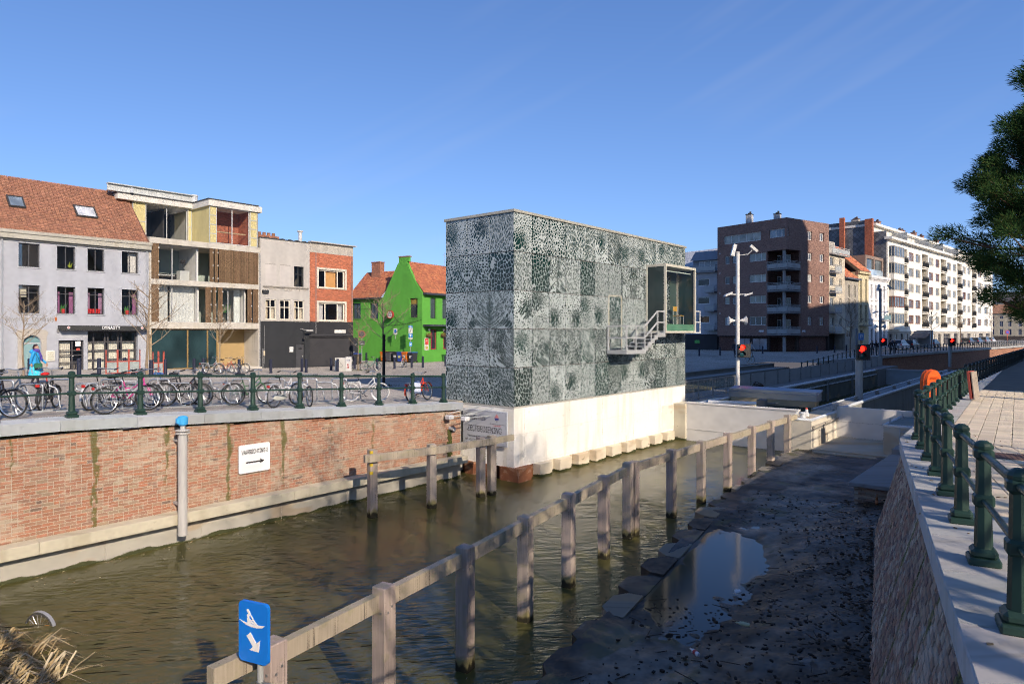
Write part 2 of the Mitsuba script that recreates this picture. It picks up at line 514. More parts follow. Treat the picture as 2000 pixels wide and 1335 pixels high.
# lower deck of the lock beside the chamber, and its grassy terrace
m = M(col=(.2, .2, .19), k=8)
m.box(32.45, 66, 15.12, 18.2, -3.4, -1.1)
m.box(66, 84, 15.12, 17.6, -3.4, -1.1)
ground_piece('lock_deck', m, 'concrete')
m = M(col=(.06, .065, .03), k=9)
m.box(32.45, 66.05, 18.2, 21.0, -3.3, -1.02)
ground_piece('moss_terrace', m, 'wet_concrete')
m = M(col=(.19, .19, .18), k=8)
m.box(32.45, 65.9, 21.0, 22.3, -3.3, -.72)
m.box(32.45, 65.5, 22.3, 23.36, -3.3, -.44)
for i in range(12):
    m.box(33 + i * 2.7, 33 + i * 2.7 + 2.66, 22.22, 23.4, -.44, -.36)
ground_piece('plaza_step', m, 'concrete')

# canal water, one sheet out to the far reach
m = M()
m.box(-40, 420, -20, 30, WATER - 1.5, WATER)
ground_piece('canal_water', m, 'canal_water')

# ---------------------------------------------------------------- left quay wall, built of bricks
QEND = 17.78
BRICK_TONES = [(.33, .155, .098), (.35, .175, .11), (.32, .15, .092), (.33, .185, .122), (.32, .19, .128), (.3, .185, .13), (.36, .16, .095), (.19, .13, .1), (.31, .22, .15), (.35, .22, .15)]
TONE_W = [6, 6, 5, 5, 4, 3, 4, 1, 3, 4]
wall = thing('quay_wall', 'long red brick quay wall with moss streaks under bluestone coping on the left bank', 'wall')
m = M(col=(.42, .37, .3), k=9)
for i in range(12):   # mortar bed behind the bricks, following the falling quay
    x0, x1 = -12 + i * 2.6, -12 + (i + 1) * 2.6
    x1 = min(x1, QEND)
    if x0 < QEND:
        m.box(x0, x1, 17.612, 18.36, -2.9, G(x1) - .27)
part(wall, 'mortar_bed', m, 'brick')
m = M(col=(.3, .29, .26), k=9)
m.box(QEND, 18.52, 18.2, 18.9, -3.4, -.02)
part(wall, 'return_wall', m, 'wet_concrete')
COURSE, LEN = 0.0755, 0.222
slots = []
r = 0
z = -1.93
while z < 1.0:
    off = (r % 2) * 0.5 * LEN
    x = -6.0 + off
    while x < QEND - .05:
        L = LEN if rng.random() > .3 else LEN * .5
        xe = min(x + L, QEND)
        if z + COURSE < G(xe) - .268:
            slots.append((x, xe, z))
        x = xe
    z += COURSE
    r += 1


def cam_depth(x, y):
    return x * math.cos(YAW) + y * math.sin(YAW)


def in_frame(x, y, zz):
    Z = cam_depth(x, y)
    if Z < .5:
        return False
    X = x * math.sin(YAW) - y * math.cos(YAW)
    return abs(X / Z) < .775 and -.53 < (zz - 2.65) / Z < .5


def brick_box(m, x0, x1, z0, z1, y, proud):
    """Front, top, bottom and two ends of a brick with a worn front edge."""
    c = .004
    v = [[x0, y, z0], [x1, y, z0], [x1, y, z1], [x0, y, z1], [x0 + c, y - proud, z0 + c], [x1 - c, y - proud, z0 + c], [x1 - c, y - proud, z1 - c], [x0 + c, y - proud, z1 - c]]
    f = [[4, 5, 6], [4, 6, 7], [0, 1, 5], [0, 5, 4], [1, 2, 6], [1, 6, 5], [2, 3, 7], [2, 7, 6], [3, 0, 4], [3, 4, 7]]
    m.add(v, f)


order = sorted([s for s in slots if in_frame(s[0], 17.6, s[2])], key=lambda s: cam_depth(s[0], 17.6))
near = set(order[:300])
rest = M(k=9)
for s in slots:
    tone = rng.choices(BRICK_TONES, TONE_W)[0]
    tone = vary(tone, .9, 1.1)
    m = M(k=9) if s in near else rest
    m.paint(tone)
    brick_box(m, s[0] + .006, s[1] - .006, s[2] + .006, s[2] + COURSE - .006, 17.612, rng.uniform(.008, .016))
    if s in near:
        part(wall, 'brick', m, 'brick')
part(wall, 'brickwork', rest, 'brick', kind='stuff')
# bluestone coping, one stone per 1.62 m, with a bed joint dark with moss
cope = []
x = -11.34
while x < QEND - .05:
    x1 = min(x + 1.62, QEND)
    m = M(col=vary((.34, .36, .375), .9, 1.08), k=6)
    za, zb = G(x), G(x1)
    v = []
    for (yy, dz) in ((17.46, -.25), (17.46, -.012), (17.472, 0), (18.36, 0), (18.36, -.25)):
        v += [[x + .004, yy, za + dz], [x1 - .004, yy, zb + dz]]
    f = []
    for k in range(5):
        a, b = 2 * k, 2 * ((k + 1) % 5)
        f += [[a, b, b + 1], [a, b + 1, a + 1]]
    f += [[0, 4, 2], [0, 8, 4], [4, 8, 6], [1, 3, 5], [1, 5, 9], [5, 7, 9]]
    m.add(v, f)
    part(wall, 'coping_stone', m, 'concrete')
    x = x1
m = M(col=(.06, .062, .02), k=9)
for i in range(300):
    x = rng.uniform(-8, QEND - .2)
    zz = G(x) - .262 - rng.uniform(0, .02)
    m.box(x, x + rng.uniform(.02, .22), 17.585 - rng.uniform(0, .02), 17.62, zz - rng.uniform(.004, .03), zz + .012)
part(wall, 'moss', m, kind='stuff')
# pale concrete ledge and footing
m = M(col=(.47, .43, .33), k=8)
x = -8.0
while x < QEND - .05:
    x1 = min(x + 3.1, QEND)
    m.rbox(x + .003, x1 - .003, 17.22, 17.75, -2.2, -1.93, .012)
    x = x1
part(wall, 'ledge', m, 'concrete')
x = -8.0
while x < QEND - .05:
    x1 = min(x + 2.3, QEND)
    m = M(col=(.37, .355, .31), k=8)
    m.rbox(x + .002, x1 - .002, 17.6 + rng.uniform(-.012, .012), 18.3, -3.4, -2.3, .015)
    part(wall, 'footing_block', m, 'wet_concrete')
    x = x1

# ---------------------------------------------------------------- cast iron railings
GREEN = (.016, .042, .031)


def rail_post(m, x, y, z, s=1.0, ang=0.0):
    """An octagonal tapered post with a stepped square foot, a middle collar and a round head, 1.1 m high."""
    sub = M((x, y, z, ang), GREEN, 3)
    sub.uv = m.uv
    sub.rbox(-.122, .122, -.122, .122, 0, .07, .015)
    sub.rbox(-.102, .102, -.102, .102, .06, .15, .03)
    for (za, zb, ra, rb) in ((.14, .52, .072, .063), (.6, .93, .062, .056)):
        sub.lathe([(ra, za), (rb, zb)], n=8)
    sub.rbox(-.078, .078, -.078, .078, .51, .62, .02)
    sub.rbox(-.076, .076, -.076, .076, .92, 1.03, .028)
    sub.lathe([(.076, 1.02), (.078, 1.045), (.062, 1.07), (.03, 1.09)], n=10)
    sub.lathe([(.045, 0), (.045, .02)], n=8, c=(0, 0, 0))
    v, f, u = sub.arrays()
    m.v.append(v); m.f.append(f + m.n); m.u.append(np.tile(m.uv, (len(v), 1))); m.n += len(v)


def railing(name, label, posts, ang, rails=((.975, .032), (.565, .024)), col=GREEN, style=rail_post, group=None):
    key = thing(name, label, 'railing', group)
    for p in posts:
        m = M(col=col, k=3)
        style(m, *p, 1.0, ang)
        part(key, 'post', m, 'paint')
    for (dz, rr) in rails:
        m = M(col=col, k=3)
        m.tube([(p[0], p[1], p[2] + dz) for p in posts], rr, 8)
        part(key, 'rail', m, 'paint', smooth=True)
    return key


lp = [(-1.6 + 1.5 * i, 17.95) for i in range(14)]
lp = [(x, y, G(x)) for x, y in lp if x < 18.2]
shift = 5.22 - min(lp, key=lambda p: abs(p[0] - 5.22))[0]
lp = [(x + shift, y, G(x + shift)) for x, y, z in lp if x + shift < 18.3]
railing('quay_railing', 'dark green cast iron railing on the left bank in front of the parked bicycles', lp, 0)

# ---------------------------------------------------------------- right bank: battered brick wall, coping, railing, promenade
A0, A1 = np.array([5.58, .29]), np.array([16.9, 2.66])
DIR = (A1 - A0) / np.linalg.norm(A1 - A0)
NRM = np.array([-DIR[1], DIR[0]])            # towards the canal
ANG = math.degrees(math.atan2(DIR[1], DIR[0]))


def along(s, off=0.0):
    """Point on the right bank line, s metres from the nearest post, off metres towards the canal."""
    if s <= np.linalg.norm(A1 - A0):
        return A0 + DIR * s + NRM * off
    e = s - np.linalg.norm(A1 - A0)
    d2 = np.array([.9985, .054])
    return A1 + d2 * e + np.array([-d2[1], d2[0]]) * off


LEN1 = float(np.linalg.norm(A1 - A0))
rwall = thing('quay_wall', 'sloping brown brick quay wall under pale coping on the right bank in shade', 'wall')
RB_TONES = [(.25, .17, .12), (.22, .145, .105), (.27, .19, .14), (.18, .11, .085), (.15, .105, .09), (.25, .19, .14), (.26, .15, .105)]


def wall_pt(s, z, out=0.0):
    top = R(along(s)[0]) - .25
    off = .27 + .29 * max(top - z, 0) + out
    q = along(s, off)
    return [q[0], q[1], z]


m = M(col=(.24, .225, .19), k=9)
ss = list(np.linspace(-5, LEN1 + 20, 60))
v, f = [], []
for s in ss:
    top = R(along(s)[0]) - .24
    v += [wall_pt(s, top), wall_pt(s, -3.0), [*along(s, -.4), top], [*along(s, -.4), -3.0]]
for i in range(len(ss) - 1):
    a, b = 4 * i, 4 * i + 4
    f += [[a, a + 1, b + 1], [a, b + 1, b]]
m.add(v, f)
part(rwall, 'mortar_bed', m, 'brick')
slots = []
r = 0
z = -2.5
while z < .7:
    s = -2.5 + (r % 2) * .11
    while s < LEN1 + 4:
        L = .222 if rng.random() > .3 else .111
        if z + COURSE < R(along(s)[0]) - .245:
            slots.append((s, s + L, z))
        s += L
    z += COURSE
    r += 1


def rvis(sl):
    p = wall_pt(sl[0], sl[2])
    return in_frame(p[0], p[1], p[2])


order = sorted([s for s in slots if rvis(s)], key=lambda s: cam_depth(*along(s[0])) + .3 * abs(s[2] + .3))
near = set(order[:300])
rest = M(k=9)
for sl in slots:
    tone = vary(rng.choice(RB_TONES), .85, 1.12)
    m = M(k=9) if sl in near else rest
    m.paint(tone)
    pr = rng.uniform(.008, .02)
    c = .005
    a, b, z0, z1 = sl[0] + .005, sl[1] - .005, sl[2] + .005, sl[2] + COURSE - .005
    v = [wall_pt(a, z0), wall_pt(b, z0), wall_pt(b, z1), wall_pt(a, z1), wall_pt(a + c, z0 + c, pr), wall_pt(b - c, z0 + c, pr), wall_pt(b - c, z1 - c, pr), wall_pt(a + c, z1 - c, pr)]
    m.add(v, [[5, 4, 6], [6, 4, 7], [1, 0, 5], [5, 0, 4], [2, 1, 6], [6, 1, 5], [3, 2, 7], [7, 2, 6], [0, 3, 4], [4, 3, 7]])
    if sl in near:
        part(rwall, 'brick', m, 'brick')
part(rwall, 'brickwork', rest, 'brick', kind='stuff')
s = -2.62
while s < LEN1 + 19:
    L = 1.02 if s > 4 else 1.3
    s1 = s + L
    c0, c1 = s + .004, s1 - .004
    if s < LEN1 < s1:
        s1 = LEN1 + .01
        c1 = s1
    m = M(col=vary((.34, .335, .32), .92, 1.06), k=7)
    za, zb = R(along(s)[0]), R(along(s1)[0])
    v = []
    for (o, dz) in ((.35, -.26), (.35, -.012), (.338, 0), (-.42, 0), (-.42, -.26)):
        v += [[*along(c0, o), za + dz], [*along(c1, o), zb + dz]]
    f = []
    for k in range(5):
        a, b = 2 * k, 2 * ((k + 1) % 5)
        f += [[a, b + 1, b], [a, a + 1, b + 1]]
    f += [[0, 2, 4], [0, 4, 8], [4, 6, 8], [1, 5, 3], [1, 9, 5], [5, 9, 7]]
    m.add(v, f)
    part(rwall, 'coping_stone', m, 'concrete')
    s = s1

rp = []
for i in range(-2, 8):
    q = along(i * LEN1 / 7)
    rp.append((q[0], q[1], R(q[0])))
railing('quay_railing', 'dark green cast iron railing running from the near right corner along the right bank', rp, ANG)
gp = []
for i in range(12):
    q = along(LEN1 + .25 + i * 1.58)
    gp.append((q[0], q[1], R(q[0])))
railing('quay_railing', 'short green railing with the orange lifebuoy case on the right bank', gp, 3)
bp = [(38.9 + 1.45 * i, 4.1 - .01 * i, 0) for i in range(62)]
railing('quay_railing', 'far black railing curving away along the shaded promenade on the right bank', bp, 0, col=(.012, .022, .02))

# promenade of square pale pavers: the nearest as single stones
prom = 'promenade'
sheet('promenade', [-30, 0, 5.6, 10, 16.6, 22, 29.7, 37, 60, 150, 400], lambda x: -60, lambda x: (along(0)[1] + (x - 5.58) * DIR[1] / DIR[0] - .43) if x < 16.9 else (2.66 + (x - 16.9) * .054 - .42 if x < 39 else 4.0), lambda x: R(x) - .03, 'paint', uv=(.14, .12, .095), ny=4)
cands = []
P = .305
for i in range(-8, 140):
    for j in range(0, 26):
        s0 = i * P
        o = -.43 - j * P
        q = along(s0 + P / 2, o - P / 2)
        if in_frame(q[0], q[1], R(q[0])) and q[0] < 37.5:
            cands.append((s0, o, q))
cands.sort(key=lambda c: cam_depth(c[2][0], c[2][1]))
rest = M(k=8)
for idx, (s0, o, q) in enumerate(cands):
    tone = vary((.5, .425, .315), .86, 1.1)
    m = M(k=8) if idx < 300 else rest
    m.paint(tone)
    g = .006
    v = []
    for dz, gg in ((-.03, g), (-.004 + rng.uniform(-.002, .002), g), (0, g + .004)):
        for (a, b) in ((s0 + gg, o - gg), (s0 + P - gg, o - gg), (s0 + P - gg, o - P + gg), (s0 + gg, o - P + gg)):
            w = along(a, b)
            v.append([w[0], w[1], R(w[0]) + dz])
    f = [[8, 10, 9], [8, 11, 10]]
    for L in (0, 4):
        for k in range(4):
            a, b = L + k, L + (k + 1) % 4
            f += [[a, b + 4, b], [a, a + 4, b + 4]]
    m.add(v, f)
    if idx < 300:
        key = fresh('promenade__paver')
        put(key, m, 'paint')
key = fresh('promenade__paving')
put(key, rest, 'paint')
labels[key] = {'kind': 'stuff'}

# mud bank behind a row of old sheet piles
m = M(col=(.1, .1, .1))
nx, ny = 520, 44
v, f = [], []
mx = np.linspace(3, 31.2, nx + 1)


PITCH = 1.183


def pile_y(x):
    return float(np.interp(x, [3, 9.2, 17.6, 28.2, 32], [4.98, 6.1, 7.7, 9.05, 9.1]))


def pile_edge(x):
    """The inner face of the folded piles."""
    t = ((x - 6.6) / PITCH) % 1.0 * 1.2
    return pile_y(x) + .12 + 0 * t


for x in mx:
    y0, y1 = (along(0)[1] + (x - 5.58) * DIR[1] / DIR[0] + .75 if x < 16.9 else 3.2), pile_edge(x)
    for j in range(ny + 1):
        t = j / ny
        y = y0 + (y1 - y0) * t
        n_ = meshkit.fbm(np.array([x * .55, y * .55, 0]), 4, 2)
        n2 = meshkit.fbm(np.array([x * 4.0, y * 4.0, 0]), 3, 5)
        h = -2.37 + .2 * (n_ - .5) + .07 * (n2 - .5)
        bank = max(0, 1 - (y - y0) / (2.1 + 1.2 * meshkit.noise(np.array([x * .4, 0, 0]), 4)))
        h += .55 * bank ** 1.2 * (1 if x < 20.8 else .15)
        hole = math.exp(-(((x - 14.4) / 3.4) ** 2 + ((y - (5.95 + .12 * (x - 14.4))) / 1.15) ** 2))
        h -= .16 * hole
        hole2 = math.exp(-((x - 18.6) / 2.2) ** 2 - ((y - 5.2) / .9) ** 2)
        h -= .12 * hole2
        if t > .9:
            h = max(h, -2.43)
        v.append([x, y, h])
w = ny + 1
for i in range(nx):
    for j in range(ny):
        f += [[i * w + j, (i + 1) * w + j, (i + 1) * w + j + 1], [i * w + j, (i + 1) * w + j + 1, i * w + j + 1]]
m.add(v, f)
ground_piece('mud_bank', m, 'mud', smooth=True)
m = M()
m.slab([(9.5, 4.2), (22, 4.2), (22, 7.9), (17.6, 7.5), (9.5, 5.95)], -2.52, -2.43)
ground_piece('puddle', m, 'still_water')
# ---------------------------------------------------------------- sheet piles at the edge of the mud
pk = thing('sheet_pile_wall', 'zigzag row of old concrete sheet piles holding the dark mud bank', 'pile wall')
x = 6.6
i = 0
while x < 28.4:
    y = pile_y(x)
    a = math.degrees(math.atan2(pile_y(x + .6) - y, .6))
    m = M((x, y, 0, a), (.13 if i % 3 else .2, .12 if i % 3 else .185, .095 if i % 3 else .145), 8)
    zt = -2.36 - rng.uniform(0, .06)
    d = rng.uniform(.3, .46)
    m.slab(sg.Polygon([(.02, -.2), (1.14, -.2), (1.12, .1), (.86, d), (.3, d), (.04, .1)]).buffer(-.02).buffer(.02), -3.4, zt)
    part(pk, 'pile', m, 'wet_concrete' if i % 3 == 0 else 'mud')
    x += PITCH
    i += 1
# leaf litter, twigs and clods on the mud
m = M(col=(.02, .017, .014), k=9)


def mud_z(x, y):
    y0 = along(0)[1] + (x - 5.58) * DIR[1] / DIR[0] + .9 if x < 16.9 else 3.2
    bank = max(0, 1 - (y - y0) / 2.7)
    return -2.36 + .55 * bank ** 1.2 * (1 if x < 20.8 else .15)


for i in range(2300):
    x = 5.5 + rng.random() ** 1.3 * 16
    y0 = along(0)[1] + (x - 5.58) * DIR[1] / DIR[0] + .9 if x < 16.9 else 3.2
    y = y0 + rng.random() ** 1.7 * (pile_y(x) - .4 - y0)
    z = mud_z(x, y)
    if ((x - 14.4) / 2.9) ** 2 + ((y - 5.95 - .12 * (x - 14.4)) / 1.0) ** 2 < 1:
        continue
    c = rng.choice([(.02, .016, .012), (.035, .026, .018), (.05, .035, .022), (.015, .014, .012)])
    m.paint(c)
    s = rng.uniform(.008, .034)
    a = rng.uniform(0, 6.28)
    if rng.random() < .15:
        L = rng.uniform(.08, .35)
        m.beam((x, y, z + .012), (x + L * math.cos(a), y + L * math.sin(a), z + rng.uniform(0, .05)), .009, .009)
    else:
        m.obox((x, y, z + .01), [[math.cos(a), math.sin(a), rng.uniform(-.3, .3)], [-math.sin(a), math.cos(a), 0], [0, 0, 1]], (s, s * .7, s * rng.uniform(.1, .5)))
ground_piece('leaf_litter', m, 'paint', kind='stuff', label='dark wet leaves and twigs lying on the mud bank')
LIT = [((9.6, 4.4), 'crumpled clear plastic bottle with a red label on the dark mud', 'bottle', (.55, .55, .56), (.4, .05, .05)),
       ((8.2, 3.9), 'small green plastic bottle lying nearest the camera on the mud', 'bottle', (.3, .45, .36), (.3, .45, .36)),
       ((10.9, 4.1), 'yellowish plastic bottle in the litter below the right wall', 'bottle', (.5, .5, .3), (.5, .5, .3)),
       ((12.4, 4.9), 'white crumpled paper scrap on the mud beyond the bottles', 'litter', None, None),
       ((7.4, 4.6), 'flat white scrap of packaging on the mud near the sheet piles', 'litter', None, None),
       ((10.4, 5.3), 'pale brown broken brick piece on the mud', 'litter', (.3, .2, .14), None)]
for (x, y), lab, cat, c1, c2 in LIT:
    z = mud_z(x, y) + .035
    a = rng.uniform(0, 3.1)
    key = thing('litter_bottle' if cat == 'bottle' else 'litter_scrap', lab, cat)
    dx, dy = math.cos(a), math.sin(a)
    if cat == 'bottle':
        m = M(col=c1, k=2)
        m.tube([(x, y, z), (x + .02 * dx, y + .02 * dy, z), (x + .15 * dx, y + .15 * dy, z), (x + .19 * dx, y + .19 * dy, z), (x + .23 * dx, y + .23 * dy, z)], [.025, .034, .034, .015, .013], 10)
        part(key, 'body', m, smooth=True)
        m = M(col=c2, k=4)
        m.tube([(x + .06 * dx, y + .06 * dy, z), (x + .12 * dx, y + .12 * dy, z)], .0355, 10)
        part(key, 'wrapper', m)
    else:
        v = trimesh.creation.icosphere(2).vertices * [.09, .06, .03]
        fc = trimesh.creation.icosphere(2).faces
        v = v * (.7 + .6 * meshkit.noise(v * 30 + x, 3))[:, None] + [x, y, z]
        m = M(col=c1 or (.6, .6, .58), k=8)
        m.add(v, fc)
        put(key, m)

# ---------------------------------------------------------------- timber guide fences standing in the water
WOOD = (.33, .275, .235)


def guide(label, posts, rails, far=False):
    key = thing('timber_guide_fence', label, 'timber fence')
    for (x, y, zt, a, w) in posts:
        m = M((x, y, 0, a), vary(WOOD, .86, 1.08), 8)
        h = w / 2
        m.rbox(-h, h, -h, h, -3.6, zt, .012)
        pk_ = part(key, 'post', m, 'timber')
        b = M((x, y, 0, a), (.4, .4, .4), 4)
        for (bz, by) in ((zt - .27, .03), (zt - .33, -.05)):
            b.tube([(by, -h - .008, bz), (by, -h + .02, bz)], .018, 8)
            b.tube([(-h - .008, by, bz), (-h + .02, by, bz)], .018, 8)
        part(pk_, 'bolt', b, 'metal')
    for (p, q, w, h) in rails:
        m = M(col=vary((.35, .3, .225), .9, 1.05), k=8)
        m.beam(p, q, w, h)
        part(key, 'rail', m, 'timber')
    return key


def chain(pts, zt, a, w=.235):
    return [(x, y, zt + rng.uniform(-.015, .015), a, w) for x, y in pts]


seg1 = [(3.95, 6.87), (5.78, 7.19), (7.70, 7.52), (9.74, 7.93), (11.63, 8.28), (13.64, 8.67), (15.36, 9.02)]
seg2 = [(15.72, 9.05), (17.93, 9.07), (20.03, 9.1), (22.14, 9.1), (24.4, 9.12), (26.42, 9.13), (28.5, 9.16)]
r1 = [((3.3, 6.98, -1.0), (3.95, 7.06, -1.0), .12, .22)] + [((a[0], a[1] + .05, -1.0), (b[0], b[1] + .05, -1.0), .12, .22) for a, b in zip(seg1[:-1], seg1[1:])]
guide('near weathered timber guide fence with the blue kayak sign at its near end', chain(seg1, -.8, 10.5), r1)
r2 = [((a[0], a[1] + .05, -1.0), (b[0], b[1] + .05, -1.0), .12, .22) for a, b in zip(seg2[:-1], seg2[1:])] + [((28.5, 9.2, -1.0), (29.9, 9.25, -1.0), .12, .2)]
guide('far weathered timber guide fence leading up to the concrete lock pier', chain(seg2, -.8, 1), r2)
seg0 = [(12.24, 15.75), (14.08, 15.2), (16.07, 14.98), (16.52, 14.9)]
r0 = [((11.85, 15.62, -1.0), (14.08, 15.02, -.98), .12, .22), ((14.08, 15.02, -.98), (16.5, 14.72, -.95), .12, .22), ((16.5, 14.72, -.95), (17.35, 14.67, -.94), .12, .2)]
g0 = guide('short timber guide fence standing between the left quay wall and the patterned building', chain(seg0, -.8, -12, .235), r0)
m = M((12.24, 15.75, 0, -12), (.5, .36, .02), 5)
for k in range(7):
    if k not in (0, 2):
        m.box(-.12, -.04, -.121, -.05, -1.62 + k * .12, -1.53 + k * .12)
part(g0, 'water_gauge', m, label='yellow water level gauge strip on the first post')

# ---------------------------------------------------------------- the patterned lock control building
bld = thing('control_building', 'tall box building clad in white cell patterned dark glass panels over the water', 'building')
X0, X1, Y0, Y1, ZB, ZT = 18.5, 32.4, 15.6, 19.15, -.08, 7.02
m = M(col=(.06, .035, .03), k=6)
m.box(X0 + .03, X1 - .03, Y0 + .03, Y1 - .03, ZB, ZT)
part(bld, 'core', m)
ROWH = (ZT - ZB) / 5
pid = [0]


def panel(frame, u0, u1, z0, z1, name='panel', label=None, seed=None, mirror=False):
    """One printed glass panel, 3 cm thick with a small open joint, carrying its own print coordinates."""
    pid[0] += 1
    g = .012
    sd = pid[0] if seed is None else seed
    m = M(frame)
    a, b, lo, hi = u0 + g, u1 - g, z0 + g, z1 - g
    v = [[a, 0, lo], [b, 0, lo], [b, 0, hi], [a, 0, hi], [a, .03, lo], [b, .03, lo], [b, .03, hi], [a, .03, hi]]
    f = [[0, 1, 2], [0, 2, 3], [0, 4, 5], [0, 5, 1], [1, 5, 6], [1, 6, 2], [2, 6, 7], [2, 7, 3], [3, 7, 4], [3, 4, 0]]
    uv = [[2 * sd + ((u1 - p[0]) if mirror else (p[0] - u0)) + .02, p[2] - z0 + .02] for p in v]
    m.add(v, f, uv)
    return part(bld, name, m, 'printed_glass', label=label)


SX = (X1 - X0) / 13
# which print each panel carries, bottom row first, three panels of the near end and then thirteen of the long side;
# m is the mirrored twin of the panel before it
PRINTS = [['5', 'm', '3', '0', '1', '4', '2', '1', '0', '3', '2', 'm', '3', '0', '1', '5'],
          ['4', 'm', '3', '4', '3', '3', 'm', '3', '6', '4', '4', '2', '5', '6', '3', '4'],
          ['2', '3', 'm', '2', '4', '2', 'm', '4', '2', '3', '1', 'm', '4', '6', '1', '2'],
          ['6', 'm', '0', '1', '0', '3', '1', '0', '1', 'm', '3', 'm', '1', '2', '4', '5'],
          ['4', '2', '1', '2', '6', 'm', '5', 'm', '2', '3', '4', 'm', '3', '2', '5', 'm']]


def hash_rand(x, y, z):
    """mikit.cell_rand for whole numbers."""
    a, b, c = ((v + 1000000) & 0xFFFFFFFF for v in (x, y, z))
    h = (a * 374761393 + b * 668265263 + c * 2147483647) & 0xFFFFFFFF
    h = ((h ^ (h >> 13)) * 1274126177) & 0xFFFFFFFF
    return ((h ^ (h >> 16)) & 0xFFFFFF) / 16777215.0


SEEDS = {q: [i for i in range(1, 900) if int(hash_rand(i, 2, 9) * 6.999) == q] for q in range(7)}
seed_at = [[None] * 16 for _ in range(5)]
used_of = [0] * 7
for r_ in range(5):
    for c_ in range(16):
        w_ = PRINTS[r_][c_]
        if w_ == 'm':
            seed_at[r_][c_] = (seed_at[r_][c_ - 1][0], True)
        else:
            q_ = int(w_)
            seed_at[r_][c_] = (SEEDS[q_][(used_of[q_] * 7) % len(SEEDS[q_])], False)
            used_of[q_] += 1
for r in range(5):
    z0, z1 = ZB + r * ROWH, ZB + (r + 1) * ROWH
    for c in range(13):
        u0, u1 = c * SX, (c + 1) * SX
        if c == 6 and r in (1, 2):
            continue
        if r in (2, 3) and 9 <= c < 12:
            continue
        panel((X0, Y0, 0, 0), u0, u1, z0, z1, seed=seed_at[r][c + 3][0], mirror=seed_at[r][c + 3][1])
    for c in range(3):
        w = (Y1 - Y0) / 3
        panel((X0, Y1, 0, -90), c * w, (c + 1) * w, z0, z1, seed=seed_at[r][c][0], mirror=seed_at[r][c][1])
        panel((X1, Y0, 0, 90), c * w, (c + 1) * w, z0, z1)
    for c in range(13):
        panel((X1, Y1, 0, 180), c * SX, (c + 1) * SX, z0, z1)
# the tall door panel of the stair landing, framed, and what is left of the panels beside it
m = M((X0, Y0, 0, 0), (.5, .46, .36), 5)
ud0, ud1, zd0, zd1 = 6 * SX + .02, 7 * SX - .02, 1.86, 4.22
for (a, b, c, d) in ((ud0 - .04, ud0, zd0, zd1 + .04), (ud1, ud1 + .04, zd0, zd1 + .04), (ud0, ud1, zd1, zd1 + .04)):
    m.box(a, b, -.03, .04, c, d)
dk = part(bld, 'door', m, label='narrow framed door in the patterned facade at the stair landing')
panel((X0, Y0, 0, 0), 6 * SX, 7 * SX, ZB + ROWH, zd0, seed=SEEDS[6][3])
pid[0] += 1
panel((X0, Y0, 0, 0), ud0, ud1, zd0, 3.2)
panel((X0, Y0, 0, 0), ud0, ud1, 3.2, zd1)
m = M(col=(.34, .33, .28), k=6)
for (a, b, c, d) in ((X0 - .05, X1 + .05, Y0 - .05, Y0 + .05), (X0 - .05, X1 + .05, Y1 - .05, Y1 + .05), (X0 - .05, X0 + .05, Y0 + .05, Y1 - .05), (X1 - .05, X1 + .05, Y0 + .05, Y1 - .05)):
    m.box(a, b, c, d, ZT, ZT + .1)
m.box(X0 + .05, X1 - .05, Y0 + .05, Y1 - .05, ZT - .05, ZT + .08)
part(bld, 'roof_rim', m)
m = M(col=(.4, .39, .34), k=6)
m.box(X0 - .02, X1 + .02, Y0 - .02, Y0 + .2, ZB - .06, ZB - .002)
m.box(X0 - .02, X0 + .2, Y0 + .2, Y1, ZB - .06, ZB - .002)
part(bld, 'base_rail', m)
m = M(col=(.78, .755, .69), k=8)
m.box(X0, X1 - 2.3, Y0, Y1, -2.3, ZB - .06)
m.box(X1 - 2.3, X1, Y0 + .01, Y1, -2.62, ZB - .06)
bp_ = part(bld, 'concrete_plinth', m, 'concrete')
m = M(col=(.7, .68, .6), k=8)
for i in range(5):
    m.box(X0 + .6 + i * 2.65, X0 + .625 + i * 2.65, Y0 - .004, Y0 + .01, -2.25, -.2)
m.box(X0 + 11.3, X0 + 13.3, Y0 - .03, Y0 + .02, -2.2, -1.0)
part(bp_, 'formwork_mark', m, 'wet_concrete')
# piles under the plinth
pl = thing('sheet_pile_wall', 'pale and rusty steel sheet piles under the patterned control building', 'pile wall')
for i in range(11):
    rust = i == 0
    x = X0 - .1 + i * 1.27
    m = M(col=(.62, .55, .42), k=8)
    m.slab([(x, 15.3), (x + .75, 15.3), (x + 1.0, 15.62), (x + 1.25, 15.62), (x + 1.25, 16.2), (x, 16.2)], -3.4, -2.3 if not rust else -2.29)
    part(pl, 'pile', m, 'rust' if rust else 'wet_concrete', label='rusty red steel pile at the near corner' if rust else None)
m = M(col=(.3, .12, .06), k=8)
for i in range(4):
    m.slab([(X0 + .02, 15.65 + i * .9), (X0 - .1, 15.75 + i * .9), (X0 - .1, 16.2 + i * .9), (X0 + .15, 16.4 + i * .9), (X0 + .6, 16.4 + i * .9), (X0 + .6, 15.65 + i * .9)][::-1], -3.4, -2.3)
part(pl, 'return_pile', m, 'rust')
m = M(col=(.5, .46, .36), k=8)
m.box(X1 - 1.35, X1 - .05, 14.95, 15.58, -3.4, -.95)
part(pl, 'gate_pillar', m, 'wet_concrete')

